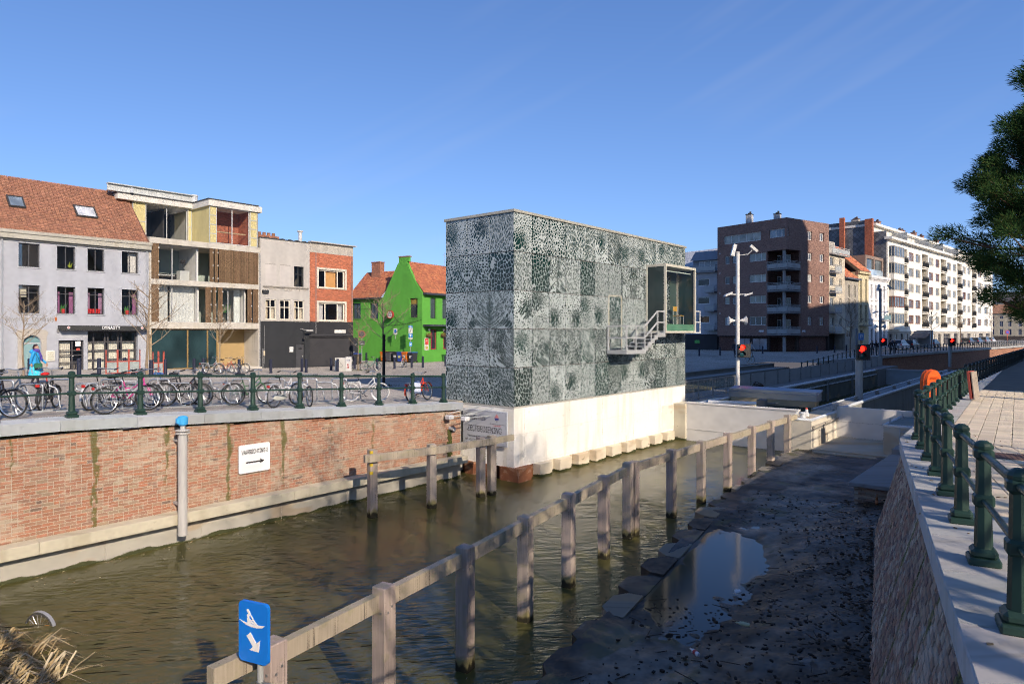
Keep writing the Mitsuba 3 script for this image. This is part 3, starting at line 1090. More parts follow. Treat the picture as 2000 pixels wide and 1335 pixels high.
# glazed bay with its little steel stair
bx0, bx1, by0, by1, bz0, bz1 = 28.22, 31.45, 14.56, 15.6, 2.6, 5.84
FR = (.5, .48, .4)
bay = part(bld, 'bay_window', (lambda m: (m.box(bx0, bx1, by0, by1, bz0, bz0 + .1), m.box(bx0, bx1, by0, by1, bz1 - .12, bz1), m.box(bx0, bx0 + .1, by0, by0 + .1, bz0 + .1, bz1 - .12), m.box(bx1 - .1, bx1, by0, by0 + .1, bz0 + .1, bz1 - .12), m.box(bx0, bx0 + .08, by1 - .1, by1, bz0 + .1, bz1 - .12), m.box(bx1 - .08, bx1, by1 - .1, by1, bz0 + .1, bz1 - .12), m)[-1])(M(col=FR, k=4)), label='glazed control bay with a pale metal frame projecting from the facade')
m = M()
m.box(bx0 + .1, bx1 - .1, by0 + .03, by0 + .032, bz0 + .1, bz1 - .12)
part(bay, 'pane', m, 'pane')
m = M(col=(.03, .045, .045), k=1)
m.box(bx0 + .02, bx0 + .05, by0 + .1, by1 - .1, bz0 + .1, bz1 - .12)
part(bay, 'pane', m, 'dark_glass')
m = M(col=(.02, .05, .04), k=1)
m.box(bx1 - .06, bx1 - .03, by0 + .1, by1 - .1, bz0 + .1, bz1 - .12)
part(bay, 'pane', m, 'dark_glass')
m = M(col=(.1, .26, .16), k=6)
m.box(bx0 + .1, bx1 - .1, by0 + .08, by0 + .13, bz0 + .1, bz0 + .42)
part(bay, 'sill_panel', m)
m = M(col=(.05, .085, .07), k=7)
m.box(bx0 + .1, bx1 - .1, Y0 - .005, Y0 + .02, bz0 + .1, bz1 - .12)
m.paint((.03, .03, .03)).box(bx0 + .1, bx0 + 1.0, Y0 - .03, Y0 - .006, bz0 + .5, bz1 - .3)
m.paint((.25, .36, .3)).box(bx0 + 1.05, bx0 + 1.25, Y0 - .12, Y0 - .008, bz0 + .1, bz0 + 2.3)
m.paint((.05, .05, .05)).box(bx0 + 1.1, bx0 + 1.5, Y0 - .3, Y0 - .13, bz0 + 1.7, bz0 + 2.6)
part(bay, 'interior', m)
m = M(col=(.55, .66, .6), k=5)
m.tube([(bx0 + .15, by0 + .25, bz1 - .3), (bx1 - .15, by0 + .25, bz1 - .3)], .03, 6)
part(bay, 'blind_tube', m)
pid[0] += 3
panel((bx0 + 1.55, Y0 - .04, 0, 0), 0, .8, bz0 + .2, bz1 - .4, 'inner_panel')
for r in (2, 3):
    for c in range(9, 12):
        z0, z1 = ZB + r * ROWH, ZB + (r + 1) * ROWH
        if r == 3:
            z0 = z0
        u0, u1 = c * SX, (c + 1) * SX
        if u1 <= bx0 - X0 + .02:
            panel((X0, Y0, 0, 0), u0, u1, z0, z1, seed=seed_at[r][c + 3][0], mirror=seed_at[r][c + 3][1])
        elif r == 2 and z0 < bz0:
            panel((X0, Y0, 0, 0), u0, u1, z0, min(z1, bz0))
        if r == 3 and z1 > bz1 and u1 > bx0 - X0:
            pass
panel((X0, Y0, 0, 0), 9 * SX, bx0 - X0, bz0 + .15, ZB + 4 * ROWH)
ch = thing('chair', 'yellow wooden chair with pale metal legs inside the glazed control bay', 'chair')
cx, cy, cz = bx0 + 2.3, by0 + .5, bz0 + .42
m = M(col=(.62, .36, .05), k=4)
m.rbox(cx - .22, cx + .22, cy - .2, cy + .2, cz + .42, cz + .45, .01)
part(ch, 'seat', m)
m = M(col=(.62, .36, .05), k=4)
m.rbox(cx - .22, cx + .22, cy + .17, cy + .2, cz + .66, cz + .9, .01)
part(ch, 'backrest', m)
for (sx, sy) in ((-1, -1), (1, -1), (-1, 1), (1, 1)):
    m = M(col=(.6, .62, .6), k=3)
    m.tube([(cx + sx * .2, cy + sy * .18, cz - .32), (cx + sx * .2, cy + sy * .18, cz + (.88 if sy > 0 else .43))], .013, 6)
    part(ch, 'leg', m)
st = part(bld, 'stair', (lambda m: ([m.box(26.3 + i * .3, 26.62 + i * .3, 14.62, 15.5, 1.98 + i * .16, 2.02 + i * .16) for i in range(4)], m)[-1])(M(col=(.33, .34, .34), k=4)), label='grey steel stair between the landing and the glazed bay')
m = M(col=(.34, .35, .35), k=4)
for yy in (14.6, 15.5):
    for i in range(4):
        m.box(26.28 + i * .3, 26.6 + i * .3, yy - .02, yy + .02, 1.82 + i * .16, 2.04 + i * .16)
    m.box(27.5, bx0, yy - .02, yy + .02, 2.42, 2.62)
m.box(27.5, bx0, 14.62, 15.5, 2.58, 2.62)
m.box(24.75, 26.4, 14.62, 15.55, 1.81, 1.85)
for (a, b, c, d) in ((24.75, 26.4, 14.58, 14.62), (24.71, 24.75, 14.58, 15.55)):
    m.box(a, b, c, d, 1.7, 1.87)
part(st, 'landing', m, label='grey steel landing in front of the framed door')
m = M(col=(.4, .41, .41), k=4)
yy = 14.6
for (x, z0, h) in ((24.74, 1.85, 1.05), (25.55, 1.85, 1.05), (26.3, 1.85, 1.05), (27.5, 2.6, 1.0), (28.15, 2.6, 1.0), (26.9, 2.2, .5)):
    m.beam((x, yy, z0 - .15), (x, yy, z0 + h), .05, .05)
for dz in (.55, 1.05):
    m.beam((24.74, yy, 1.85 + dz), (26.3, yy, 1.85 + dz), .05, .05)
    m.beam((26.3, yy, 1.85 + dz), (27.5, yy, 2.6 + dz - .05), .05, .06)
    m.beam((27.5, yy, 2.6 + dz - .05), (28.2, yy, 2.6 + dz - .05), .05, .06)
    m.beam((24.74, yy, 1.85 + dz), (24.74, 15.55, 1.85 + dz), .05, .05)
m.beam((24.74, 15.5, 1.8), (24.74, 15.5, 2.9), .05, .05)
part(st, 'handrail', m)
m = M(col=(.55, .56, .56), k=4)
for (x, y) in ((31.5, 14.7), (32.2, 14.7), (32.2, 15.5)):
    m.beam((x, y, 2.62), (x, y, 3.7), .05, .05)
for dz in (3.15, 3.7):
    m.beam((31.5, 14.7, dz), (32.2, 14.7, dz), .05, .05)
    m.beam((32.2, 14.7, dz), (32.2, 15.55, dz), .05, .05)
m.box(31.45, 32.25, 14.66, 15.6, 2.58, 2.64)
part(bld, 'side_balcony', m)

# information board on the near end wall and its two floodlights
sb = thing('information_board', 'grey information board with dark lettering under the patterned building', 'sign')
fr = (X0 - .12, 18.06, 0, -90)
m = M(fr, (.42, .44, .47), 5)
m.rbox(0, 2.27, -.03, .03, -1.57, -.27, .02)
m.paint((.25, .25, .25)).box(.25, .31, .03, .12, -1.5, -.35)
m.box(1.96, 2.02, .03, .12, -1.5, -.35)
put(sb + '__board', m)
m = M(fr, (.2, .21, .23), 5)
for (a, b, c, d) in ((.05, 2.22, -.325, -.315), (.05, 2.22, -1.525, -1.515), (.05, .06, -1.515, -.325), (2.21, 2.22, -1.515, -.325)):
    m.box(a, b, -.034, -.028, c, d)
part(sb, 'border_line', m)
m = M(fr, (.06, .06, .065), 6)
m.text('Scaldis sluis', .17, .17, -.66, -.031, width=1.02)
m.text('ZELFBEDIENING', .22, .25, -1.1, -.031, width=1.74)
m.text('Voor meer informatie en bij vaargen', .08, .27, -1.32, -.031, width=1.7)
m.text('tel +32 9 2', .08, .15, -1.46, -.031, width=.6)
part(sb, 'lettering', m)
m = M(fr, (.55, .2, .2), 6)
m.prism([(1.65, -.52), (1.87, -.52), (1.76, -.38)], -.036, -.03)
m.paint((.03, .04, .2)).prism([(1.65, -.53), (1.87, -.53), (1.83, -.6), (1.69, -.6)], -.036, -.03)
m.paint((.3, .3, .32)).prism([(1.7, -.61), (1.82, -.61), (1.76, -.7)], -.036, -.03)
m.paint((.5, .1, .1)).text('vlaamse overheid', .035, 1.6, -.83, -.031, width=.34)
m.paint((.2, .2, .22)).text('Waterwegen en Zeekanaal', .035, 1.42, -.77, -.031, width=.74)
part(sb, 'emblem', m)
for (x, y, lab) in ((16.95, 17.35, 'white floodlight on a bracket arm in front of the brick wall beside the information board'), (17.0, 16.6, 'white floodlight on a bracket arm hanging in front of the information board')):
    fl = thing('floodlight', lab, 'floodlight')
    m = M(col=(.62, .62, .62), k=4)
    m.rbox(x - .12, x + .12, y - .13, y + .13, -.52, -.36, .03)
    part(fl, 'head', m)
    m = M(col=(.4, .42, .42), k=4)
    m.tube([(X0 + .02, y - .05, -.15), (x, y, -.3)], .018, 6)
    m.tube([(X0 + .02, y - .05, -.45), (x, y, -.42)], .018, 6)
    part(fl, 'arm', m)
    m = M(col=(.03, .03, .03), k=5)
    a = np.linspace(0, 6.28, 14)
    m.tube(np.stack([x + .08 * np.cos(a), y + .0 * a, -.28 + .08 * np.sin(a)], 1), .007, 5)
    part(fl, 'cable', m)
# ================================================================ HOUSES OF THE LEFT BANK
def rect(u0, u1, z0, z1):
    return sg.box(u0, z0, u1, z1)


def facade(parent, frame, outline, holes, col, mat='plaster', thick=.3, name='wall', label=None):
    p = sg.Polygon(outline) if not isinstance(outline, sg.Polygon) else outline
    h = unary_union([rect(*h) for h in holes]) if holes else None
    m = M(frame, col, 9)
    m.prism(p.difference(h) if h is not None else p, 0, thick)
    return part(parent, name, m, mat, label=label)


def window(parent, frame, u0, u1, z0, z1, col=(.06, .06, .065), vert=(.5,), hor=(), rec=.16, bar=.06, pane='dark_glass', glass=(.05, .06, .07), sill=(.3, .3, .3), name='window', sill_out=.06, k=4):
    m = M(frame, col, k)
    a, b = rec, rec + .07
    m.box(u0, u0 + bar, a, b, z0, z1)
    m.box(u1 - bar, u1, a, b, z0, z1)
    m.box(u0 + bar, u1 - bar, a, b, z0, z0 + bar)
    m.box(u0 + bar, u1 - bar, a, b, z1 - bar, z1)
    for t in vert:
        c = u0 + t * (u1 - u0)
        m.box(c - bar * .5, c + bar * .5, a + .005, b - .004, z0 + bar, z1 - bar)
    for t in hor:
        c = z0 + t * (z1 - z0)
        m.box(u0 + bar, u1 - bar, a + .008, b - .007, c - bar * .45, c + bar * .45)
    key = part(parent, name, m)
    m = M(frame, glass, 1)
    if pane == 'dark_glass':
        m.box(u0 + .01, u1 - .01, rec + .035, rec + .05, z0 + .01, z1 - .01)
    else:
        m.quad([u0 + .01, rec + .035, z0 + .01], [u1 - .01, rec + .035, z0 + .01], [u1 - .01, rec + .035, z1 - .01], [u0 + .01, rec + .035, z1 - .01])
    part(key, 'pane', m, pane)
    if sill:
        m = M(frame, sill, 7)
        m.box(u0 - .06, u1 + .06, -sill_out, rec, z0 - .07, z0)
        part(key, 'sill', m)
    return key


def curtain(parent, frame, u0, u1, z0, z1, w, col, folds=None):
    n = folds or max(int((u1 - u0) / .035), 4)
    v, f = [], []
    for i in range(n + 1):
        t = i / n
        u = u0 + (u1 - u0) * t
        d = w + .03 * math.sin(i * 2.1) + rng.uniform(-.008, .008)
        v += [[u, d, z0], [u, d * .5 + w * .5, z1]]
    for i in range(n):
        f += [[2 * i, 2 * i + 2, 2 * i + 3], [2 * i, 2 * i + 3, 2 * i + 1]]
    m = M(frame, col, 9)
    m.add(v, f)
    return part(parent, 'curtain', m)


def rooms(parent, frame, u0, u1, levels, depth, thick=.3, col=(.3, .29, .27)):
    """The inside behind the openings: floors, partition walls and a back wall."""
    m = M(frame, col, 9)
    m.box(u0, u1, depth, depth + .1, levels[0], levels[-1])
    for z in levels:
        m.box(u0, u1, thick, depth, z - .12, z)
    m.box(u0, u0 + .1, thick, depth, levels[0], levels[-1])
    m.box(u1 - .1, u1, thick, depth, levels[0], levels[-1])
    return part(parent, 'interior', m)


def roof_tiles(parent, p0, e, s, ne, ns, tones, over=1.25, th=.022, name='roof_tiles', wave=0.0):
    """Courses of tiles from the eave corner p0 along the eave vector e (per tile) and up the slope vector s (per course)."""
    p0, e, s = (np.asarray(q, float) for q in (p0, e, s))
    up = np.cross(e, s)
    up /= np.linalg.norm(up)
    m = M(k=9)
    for j in range(ns):
        for i in range(ne):
            m.paint(vary(rng.choice(tones), .9, 1.08))
            o = p0 + e * (i + rng.uniform(-.01, .01)) + s * j
            g = .03
            a, b = o + e * g, o + e * (1 - g)
            lift = up * (th + .012 + rng.uniform(0, .008))
            lo = up * .004
            v = [a + lift, b + lift, b + s * over + lo, a + s * over + lo, a + lift - up * th, b + lift - up * th]
            if wave:
                c = (a + b) / 2 + lift + up * wave
                d = (a + b) / 2 + s * over + lo + up * wave
                v += [c, d]
                m.add(v, [[0, 6, 7], [0, 7, 3], [6, 1, 2], [6, 2, 7], [4, 5, 1], [4, 1, 6], [4, 6, 0]])
            else:
                m.add(v, [[0, 1, 2], [0, 2, 3], [4, 5, 1], [4, 1, 0]])
    return part(parent, name, m, kind='stuff')


F51 = (0, 51, 0, 0)
# ---------------------------------------------------------------- grey rendered restaurant house
gh = thing('grey_house', 'grey rendered house with a red tiled roof and a black restaurant awning', 'house')
UL, UR = 3.0, 19.66
WG = [(11.92, 13.05), (14.0, 15.05), (15.77, 16.79), (17.89, 18.97), (9.7, 10.75), (7.2, 8.3), (4.6, 5.7)]
holes = [(a, b, 6.79, 8.3) for a, b in WG] + [(a, b, 3.84, 5.64) for a, b in WG]
holes += [(14.08, 15.55, .12, 2.09), (15.77, 18.94, .06, 2.72)]
arch = [(12.16 + .94 * t, 0) for t in (0, 1)]
GREY = (.37, .385, .42)
door_arch = sg.Polygon([(12.16, .2), (13.1, .2), (13.1, 1.95)] + [(12.63 + .47 * math.cos(t), 1.95 + .47 * math.sin(t)) for t in np.linspace(0, math.pi, 12)] + [(12.16, 1.95)])
outl = rect(UL, UR, -.5, 8.6).difference(door_arch)
facade(gh, F51, outl, holes, GREY)
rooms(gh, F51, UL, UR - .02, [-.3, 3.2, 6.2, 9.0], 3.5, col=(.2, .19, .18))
m = M(F51, (.18, .18, .185), 9)
m.prism([(3.6, -.5), (9, -.5), (9, 9.02), (4.2, 9.02 + 3.6), (3.6, 9.02)], UL, UL + .2) if False else m.box(UL, UR, 3.7, 8.2, -.5, 9.0)
part(gh, 'rear_part', m, 'plaster')
for i, (a, b) in enumerate(WG):
    k = window(gh, F51, a, b, 6.79, 8.3, pane='pane', vert=(.5,), sill=(.36, .37, .39))
    if i == 3:
        curtain(k, F51, a + .55, b, 6.8, 8.3, .5, (.62, .62, .6))
    if i == 1:
        m = M(F51, (.25, .3, .03), 9)
        for q in range(7):
            m.tube([(14.75 + .02 * q, .3, 6.95), (14.68 + .05 * q, .3 + .02 * q, 7.1 + .08 * (q % 4))], .018, 5)
        part(k, 'pot_plant', m)
    k = window(gh, F51, a, b, 3.84, 5.64, pane='pane', vert=(.5,), hor=(.74,), sill=(.36, .37, .39))
    if i in (1, 2, 3):
        pc = (.3, .12, .24) if i != 2 else (.33, .2, .3)
        if i != 3:
            curtain(k, F51, a + .03, a + .25, 3.85, 5.3, .4, pc)
        curtain(k, F51, b - .27, b - .04, 3.85, 5.3, .4, pc)
        m = M(F51, (.5, .02, .02), 5)
        if i == 2:
            for q in range(5):
                m.lathe([(.07, 0), (.09, .3)], (a + .1 + q * .17, .32, 3.92), 8)
        else:
            m.paint((.05, .2, .04), 9)
            for q in range(9):
                m.tube([(a + .35 + .02 * q, .35, 3.9), (a + .25 + .05 * q, .33, 4.3 + .1 * (q % 3))], .02, 5)
            m.paint((.5, .03, .03), 5).lathe([(.1, 0), (.13, .28)], (a + .45, .33, 3.9), 8)
        part(k, 'flower_pots', m)
    if i == 0:
        m = M(F51, (.55, .52, .42), 9)
        m.box(a + .06, a + .52, .5, .52, 4.9, 5.6)
        part(k, 'blind', m)
m = M(F51, (.4, .385, .33), 8)
m.box(UL, UR + .08, -.32, .25, 8.53, 9.0)
m.box(UL, UR + .1, -.4, -.3, 8.85, 9.06)
m.paint((.3, .29, .26)).box(UL, UR + .05, -.12, .0, 8.42, 8.53)
part(gh, 'cornice', m, 'concrete')
ES = .235
SV = np.array([0, .7071, .7071]) * .175
m = M((0, 0, 0, 0), (.16, .08, .06), 9)
m.quad([UL, 50.66, 8.98], [19.62, 50.66, 8.98], [19.62, 54.9, 12.93], [UL, 54.9, 12.93])
m.quad([UL, 54.9, 12.93], [19.62, 54.9, 12.93], [19.62, 59.5, 8.6], [UL, 59.5, 8.6])
rf = part(gh, 'roof', m)
roof_tiles(rf, (UL, 50.62, 9.0), (ES, 0, 0), tuple(SV), int((19.62 - UL) / ES), 33, [(.33, .155, .095), (.3, .14, .088), (.35, .17, .105), (.29, .14, .09), (.26, .125, .08)])
m = M(col=(.3, .13, .085), k=9)
x = UL
while x < 19.5:
    m.tube([(x, 54.9, 12.96), (x + .36, 54.9, 12.99)], [.1, .12], 8)
    x += .34
part(rf, 'ridge_tiles', m, kind='stuff')
for (x0, x1, ya, yb) in ((11.7, 12.6, 52.25, 53.05), (15.45, 16.75, 52.1, 52.95)):
    def rp3(x, y, h):
        return [x, y - .7071 * h, 9.03 + (y - 50.62) + .7071 * h]
    m = M(col=(.05, .05, .05), k=4)
    for (a, b, c, d) in ((x0, x0 + .08, ya, yb), (x1 - .08, x1, ya, yb), (x0, x1, ya, ya + .06), (x0, x1, yb - .06, yb)):
        v = [rp3(q, w, h) for q in (a, b) for w in (c, d) for h in (0, .14)]
        m.add(v, CUBE_F)
    sk = part(rf, 'roof_window', m)
    m = M(col=(.2, .26, .33) if x0 < 13 else (.5, .52, .55), k=1)
    m.quad(rp3(x0 + .05, ya + .04, .1), rp3(x1 - .05, ya + .04, .1), rp3(x1 - .05, yb - .04, .1), rp3(x0 + .05, yb - .04, .1))
    part(sk, 'pane', m, 'dark_glass')
m = M(F51, (.3, .32, .35), 5)
for u in (11.05, 19.5):
    m.tube([(u, -.08, -.3), (u, -.08, 8.45)], .05, 8)
part(gh, 'downpipe', m)
# arched entrance with a worn stone surround
m = M(F51, (.4, .37, .32), 8)
surround = sg.Polygon([(11.86, -.2), (13.4, -.2), (13.4, 2.3), (13.5, 2.62), (13.35, 2.78), (12.63, 2.86), (11.9, 2.78), (11.76, 2.62), (11.86, 2.3)]).difference(door_arch.buffer(.02)).difference(rect(12.14, 13.12, -.3, 1.9))
m.prism(surround, -.07, .02)
m.box(12.5, 12.76, -.11, 0, 2.44, 2.82)
sr = part(gh, 'door_surround', m, 'concrete', label='worn stone surround of the arched entrance')
m = M(F51, (.2, .33, .35), 4)
m.prism(door_arch.intersection(rect(12, 13.2, 0, 1.9)), .2, .25)
dr_ = part(gh, 'door', m, label='pale green arched entrance door')
m = M(F51, (.16, .28, .3), 1)
m.prism(door_arch.intersection(rect(12, 13.2, 1.95, 3)), .2, .23)
part(dr_, 'fanlight', m, 'dark_glass')
m = M(F51, (.36, .38, .4), 5)
m.box(12.16, 13.1, .17, .24, 1.88, 1.97)
m.paint((.6, .62, .6)).box(12.72, 13.0, .185, .2, 1.2, 1.33)
part(dr_, 'transom', m)
m = M(F51, (.6, .59, .53), 5)
m.rbox(13.36, 13.86, -.1, 0, .75, 1.45, .02)
mb = part(gh, 'menu_case', m)
m = M(F51, (.45, .43, .3), 6)
for q in range(4):
    m.box(13.44, 13.78, -.104, -.101, .85 + q * .14, .93 + q * .14)
part(mb, 'menu_sheets', m)
m = M(F51, (.35, .36, .38), 6)
m.box(14.02 - .4, 14.02 - .3, -.04, 0, 1.05, 1.25)
part(gh, 'doorbell', m)
m = M(F51, (.45, .12, .03), 6)
m.box(13.87, 13.97, -.06, 0, 3.38, 3.62)
part(gh, 'alarm_box', m)
# restaurant door and glazed front
ANT = (.055, .055, .06)
k = window(gh, F51, 14.08, 15.55, .12, 2.09, ANT, vert=(.56,), hor=(.25, .5, .66), pane='pane', sill=None, bar=.08, name='restaurant_door')
curtain(k, F51, 14.12, 14.85, .2, 2.0, .45, (.62, .6, .52))
m = M(F51, (.65, .62, .62), 6)
m.box(15.08, 15.4, .14, .15, 1.68, 2.05)
m.paint((.5, .08, .06)).box(15.13, 15.35, .14, .149, 1.42, 1.56)
m.paint((.6, .6, .6)).tube([(14.88, .1, 1.05), (14.98, .1, 1.05)], .02, 6)
part(k, 'stickers', m)
k = window(gh, F51, 15.77, 18.94, .06, 2.72, ANT, vert=(.14, .36, .42, .62, .69), hor=(.26, .5, .72), pane='pane', sill=None, bar=.09, rec=.3, name='shop_front')
for (a, b) in ((15.85, 16.2), (16.3, 16.95), (17.15, 17.75), (18.0, 18.85)):
    curtain(k, F51, a, b, .12, 1.95, .55, (.66, .65, .56))
m = M(F51, (.035, .035, .035), 5)
m.rbox(14.02, 19.35, -.55, -.02, 2.8, 3.08, .03)
m.box(14.05, 19.3, -.62, -.5, 2.76, 2.83)
aw = part(gh, 'awning', m, label='black awning case with white lettering')
m = M(F51, (.72, .72, .72), 6)
m.text('DYNASTY', .2, 16.45, 2.84, -.552, True, .008, width=1.12)
part(aw, 'lettering', m, label='white capital letters on the black awning')
for u in (14.5, 19.0):
    m = M(F51, (.68, .6, .6), 6)
    m.prism(sg.Point(u, 2.94).buffer(.09), -.56, -.551)
    m.paint((.55, .12, .1)).prism(sg.Point(u, 2.94).buffer(.045), -.566, -.561)
    part(aw, 'emblem', m)
m = M(F51, (.2, .2, .2), 5)
m.box(13.98, 14.08, -.12, 0, 2.62, 2.9)
part(gh, 'wall_lamp', m)
m = M(F51, (.27, .26, .25), 6)
m.text('Taverne', .27, 11.2, 3.36, 0, False, .03, width=1.15)
m.text('Dynasty', .27, 12.62, 3.36, 0, False, .03, width=1.2)
m.text('Restaurant', .1, 12.28, 3.12, 0, False, .03, width=.62)
part(gh, 'lettering', m, label='thin metal lettering on the grey wall')

# ---------------------------------------------------------------- concrete and timber apartment house
ch_ = thing('concrete_house', 'modern concrete house with brown timber slat shutters and an unfinished yellow top floor', 'house')
CO = (.5, .47, .41)
C0, C1 = 19.7, 28.24
slabs = [(2.9, 3.38), (6.12, 6.5), (9.1, 9.52)]
m = M(F51, CO, 8)
for (a, b) in slabs:
    m.box(C0, C1, -.03, 3.6, a, b)
part(ch_, 'floor_slabs', m, 'concrete')
m = M(F51, CO, 8)
m.box(C1 - .16, C1, -.02, 3.6, -.5, 9.1)
m.box(C0, C0 + .12, -.015, 3.6, -.5, 9.1)
part(ch_, 'side_wall', m, 'concrete')
m = M(F51, (.3, .36, .33), 9)
m.box(C0 + .12, C1 - .16, 3.6, 3.7, -.5, 9.1)
m.box(C0, C1, 3.7, 9, -.5, 9.1)
m.paint((.6, .6, .57)).box(23.3, 23.42, .5, 3.6, 6.5, 9.1)
m.box(23.35, 23.47, .5, 3.6, 3.38, 6.12)
m.box(27.2, 27.3, .6, 3.6, 3.38, 6.12)
part(ch_, 'interior', m, 'plaster')
SLAT = (.165, .105, .06)


def slats(u0, u1, z0, z1, w=-.02, name='slat_shutter', marks=True):
    m = M(F51, SLAT, 8)
    m.box(u0, u1, w + .04, w + .06, z0, z1)
    sh = part(ch_, name, m)
    m = M(F51, SLAT, 8)
    u = u0
    while u < u1 - .03:
        m.paint(vary(SLAT, .8, 1.2))
        m.box(u + .006, u + .056, w - rng.uniform(0, .015), w + .04, z0, z1)
        u += .075
    part(sh, 'slats', m, kind='stuff')
    if marks:
        m = M(F51, (.62, .6, .55), 6)
        for t in (.12, .5, .88):
            m.box(u1 - .06, u1 + .01, w - .03, w + .03, z0 + t * (z1 - z0) - .05, z0 + t * (z1 - z0) + .05)
        part(sh, 'hinge', m, kind='stuff')


slats(C0 + .12, 20.36, 6.5, 9.1)
slats(24.08, 24.35, 6.5, 9.1)
slats(24.45, 24.7, 6.5, 9.1, -.1)
for q in range(4):
    slats(24.82 + q * .81, 24.82 + q * .81 + .79, 6.5, 9.1, marks=False)
slats(C0 + .12, 20.36, 3.38, 6.12)
slats(23.76, 24.2, 3.38, 6.12)
slats(24.3, 24.55, 3.38, 6.12, -.08)
slats(24.75, 25.12, 3.38, 6.12)
slats(27.15, 27.5, 3.38, 6.12)
slats(27.6, 28.06, 3.38, 6.12, -.08)
ALU = (.42, .43, .43)


def glazing(u0, u1, z0, z1, vert, w=.45, col=ALU, name='window'):
    return window(ch_, (0, 51 + w - .1, 0, 0), u0, u1, z0, z1, col, vert=vert, pane='pane', sill=None, rec=.1, bar=.055, name=name)


g1 = glazing(20.4, 23.3, 6.5, 9.1, (.37,))
g2 = glazing(20.4, 23.35, 3.38, 6.12, (.36,))
curtain(g2, F51, 20.5, 21.35, 3.4, 6.1, .95, (.56, .58, .56))
curtain(g2, F51, 21.5, 23.3, 3.4, 6.1, .95, (.58, .6, .58))
g3 = glazing(25.16, 27.15, 3.38, 6.12, (.3,))
curtain(g3, F51, 26.6, 27.1, 3.4, 6.1, 1.2, (.66, .7, .68))
m = M(F51, (.02, .02, .02), 8)
m.box(21.0, 22.6, 2.0, 2.9, 6.5, 7.1)
m.lathe([(.16, .25), (.22, 0)], (22.75, 1.6, 7.95), 10)
m.box(22.73, 22.77, 1.58, 1.62, 7.1, 7.95)
m.paint((.5, .52, .5)).box(20.8, 22.0, 1.2, 1.7, 6.9, 6.96)
m.box(22.4, 23.1, 1.3, 1.9, 6.5, 7.35)
part(g1, 'furniture', m)
m = M(F51, (.04, .05, .04), 8)
m.box(25.5, 26.1, 1.2, 1.7, 3.38, 4.2)
m.paint((.05, .14, .04))
for q in range(12):
    m.tube([(25.6 + .04 * q, 1.0, 4.2), (25.4 + .07 * q, .95, 4.5 + .12 * (q % 4))], .025, 5)
part(g3, 'furniture', m)
k = window(ch_, (0, 51.1, 0, 0), 19.85, 24.8, -.15, 2.9, (.25, .16, .06), vert=(.535, .84), pane='dark_glass', glass=(.02, .045, .05), sill=None, rec=.1, bar=.1, name='ground_floor_glazing')
m = M(F51, (.36, .26, .13), 6)
m.box(24.8, 28.08, 2.3, 2.4, -.5, 2.9)
m.box(24.8, 24.9, .3, 2.3, -.5, 2.9)
part(ch_, 'porch_wall', m, 'plaster', label='ochre wall at the back of the open porch')
m = M(F51, CO, 8)
m.box(C0, C1, -.3, 2.3, -.8, -.17)
part(ch_, 'threshold', m, 'concrete')
# unfinished top floor: insulation boards, glass, white roof bands
YEL = (.52, .45, .22)


def insulation(u0, u1, z0, z1, y0, rows=2):
    m = M((0, y0, 0, 0), YEL, 9)
    m.box(u0, u1, 0, .12, z0, z1)
    ib = part(ch_, 'insulation_panel', m, 'plaster')
    m = M((0, y0, 0, 0), (.4, .42, .42), 4)
    for q in range(rows + 1):
        z = z0 + (z1 - z0) * q / rows
        m.box(u0 - .01, u1 + .01, -.03, 0, z - .03, z + .03)
    m.box(u0 - .02, u0 + .03, -.035, .01, z0, z1)
    m.box(u1 - .03, u1 + .02, -.035, .01, z0, z1)
    m.paint((.7, .68, .5))
    for q in range(rows):
        for w in (.3, .7):
            u = u0 + (u1 - u0) * w
            z = z0 + (z1 - z0) * (q + .5) / rows
            m.box(u - .02, u + .02, -.008, 0, z - .02, z + .02)
    part(ib, 'battens', m, kind='stuff')


insulation(19.66, 20.58, 9.55, 12.45, 53.95, 2)
insulation(23.72, 24.0, 9.55, 12.45, 53.95, 2)
insulation(24.05, 24.6, 9.55, 12.38, 50.98, 4)
insulation(27.35, 27.95, 9.55, 12.38, 50.98, 4)
m = M(F51, YEL, 9)
m.box(24.05, 24.17, .1, 3.0, 9.52, 12.38)
part(ch_, 'insulation_return', m, 'plaster')
glazing(20.6, 23.7, 9.55, 12.45, (.5,), 3.05, name='top_window')
glazing(24.62, 27.33, 9.55, 12.38, (.47,), .05, (.55, .55, .54), name='top_window')
m = M(F51, (.36, .12, .07), 9)
m.box(24.2, 28.1, 2.0, 2.2, 9.52, 12.4)
m.box(27.4, 27.6, .4, 2.0, 9.52, 12.4)
m.paint((.45, .34, .2)).box(24.3, 27.3, .6, .68, 10.5, 10.58)
part(ch_, 'inner_brick_wall', m, 'far_brick')
m = M(F51, (.06, .062, .065), 9)
m.box(19.8, 24.0, 6.6, 6.7, 9.52, 12.4)
m.box(22.4, 22.5, 4.4, 6.6, 9.52, 12.4)
m.paint((.3, .31, .31)).box(23.9, 24.0, 3.2, 6.7, 9.52, 12.4)
part(ch_, 'inner_wall', m, 'plaster')
m = M(F51, (.56, .54, .49), 8)
m.box(18.5, 24.0, 2.6, 7, 12.45, 12.86)
m.box(23.9, 28.3, -.2, 7, 12.38, 12.84)
m.paint((.05, .05, .05), 6).box(18.45, 24.0, 2.55, 7.05, 12.86, 12.95)
m.box(23.86, 28.0, -.24, 7.05, 12.84, 12.93)
part(ch_, 'flat_roof', m)
m = M(F51, SLAT, 8)
m.box(19.55, 19.66, 3.0, 7, 9.4, 12.45)
part(ch_, 'gable_cladding', m)
m = M(F51, (.2, .21, .22), 5)
m.box(28.16, 28.24, -.05, .05, -.5, 9.1)
m.box(28.0, 28.06, .0, .06, 9.5, 12.4)
part(ch_, 'corner_profile', m)
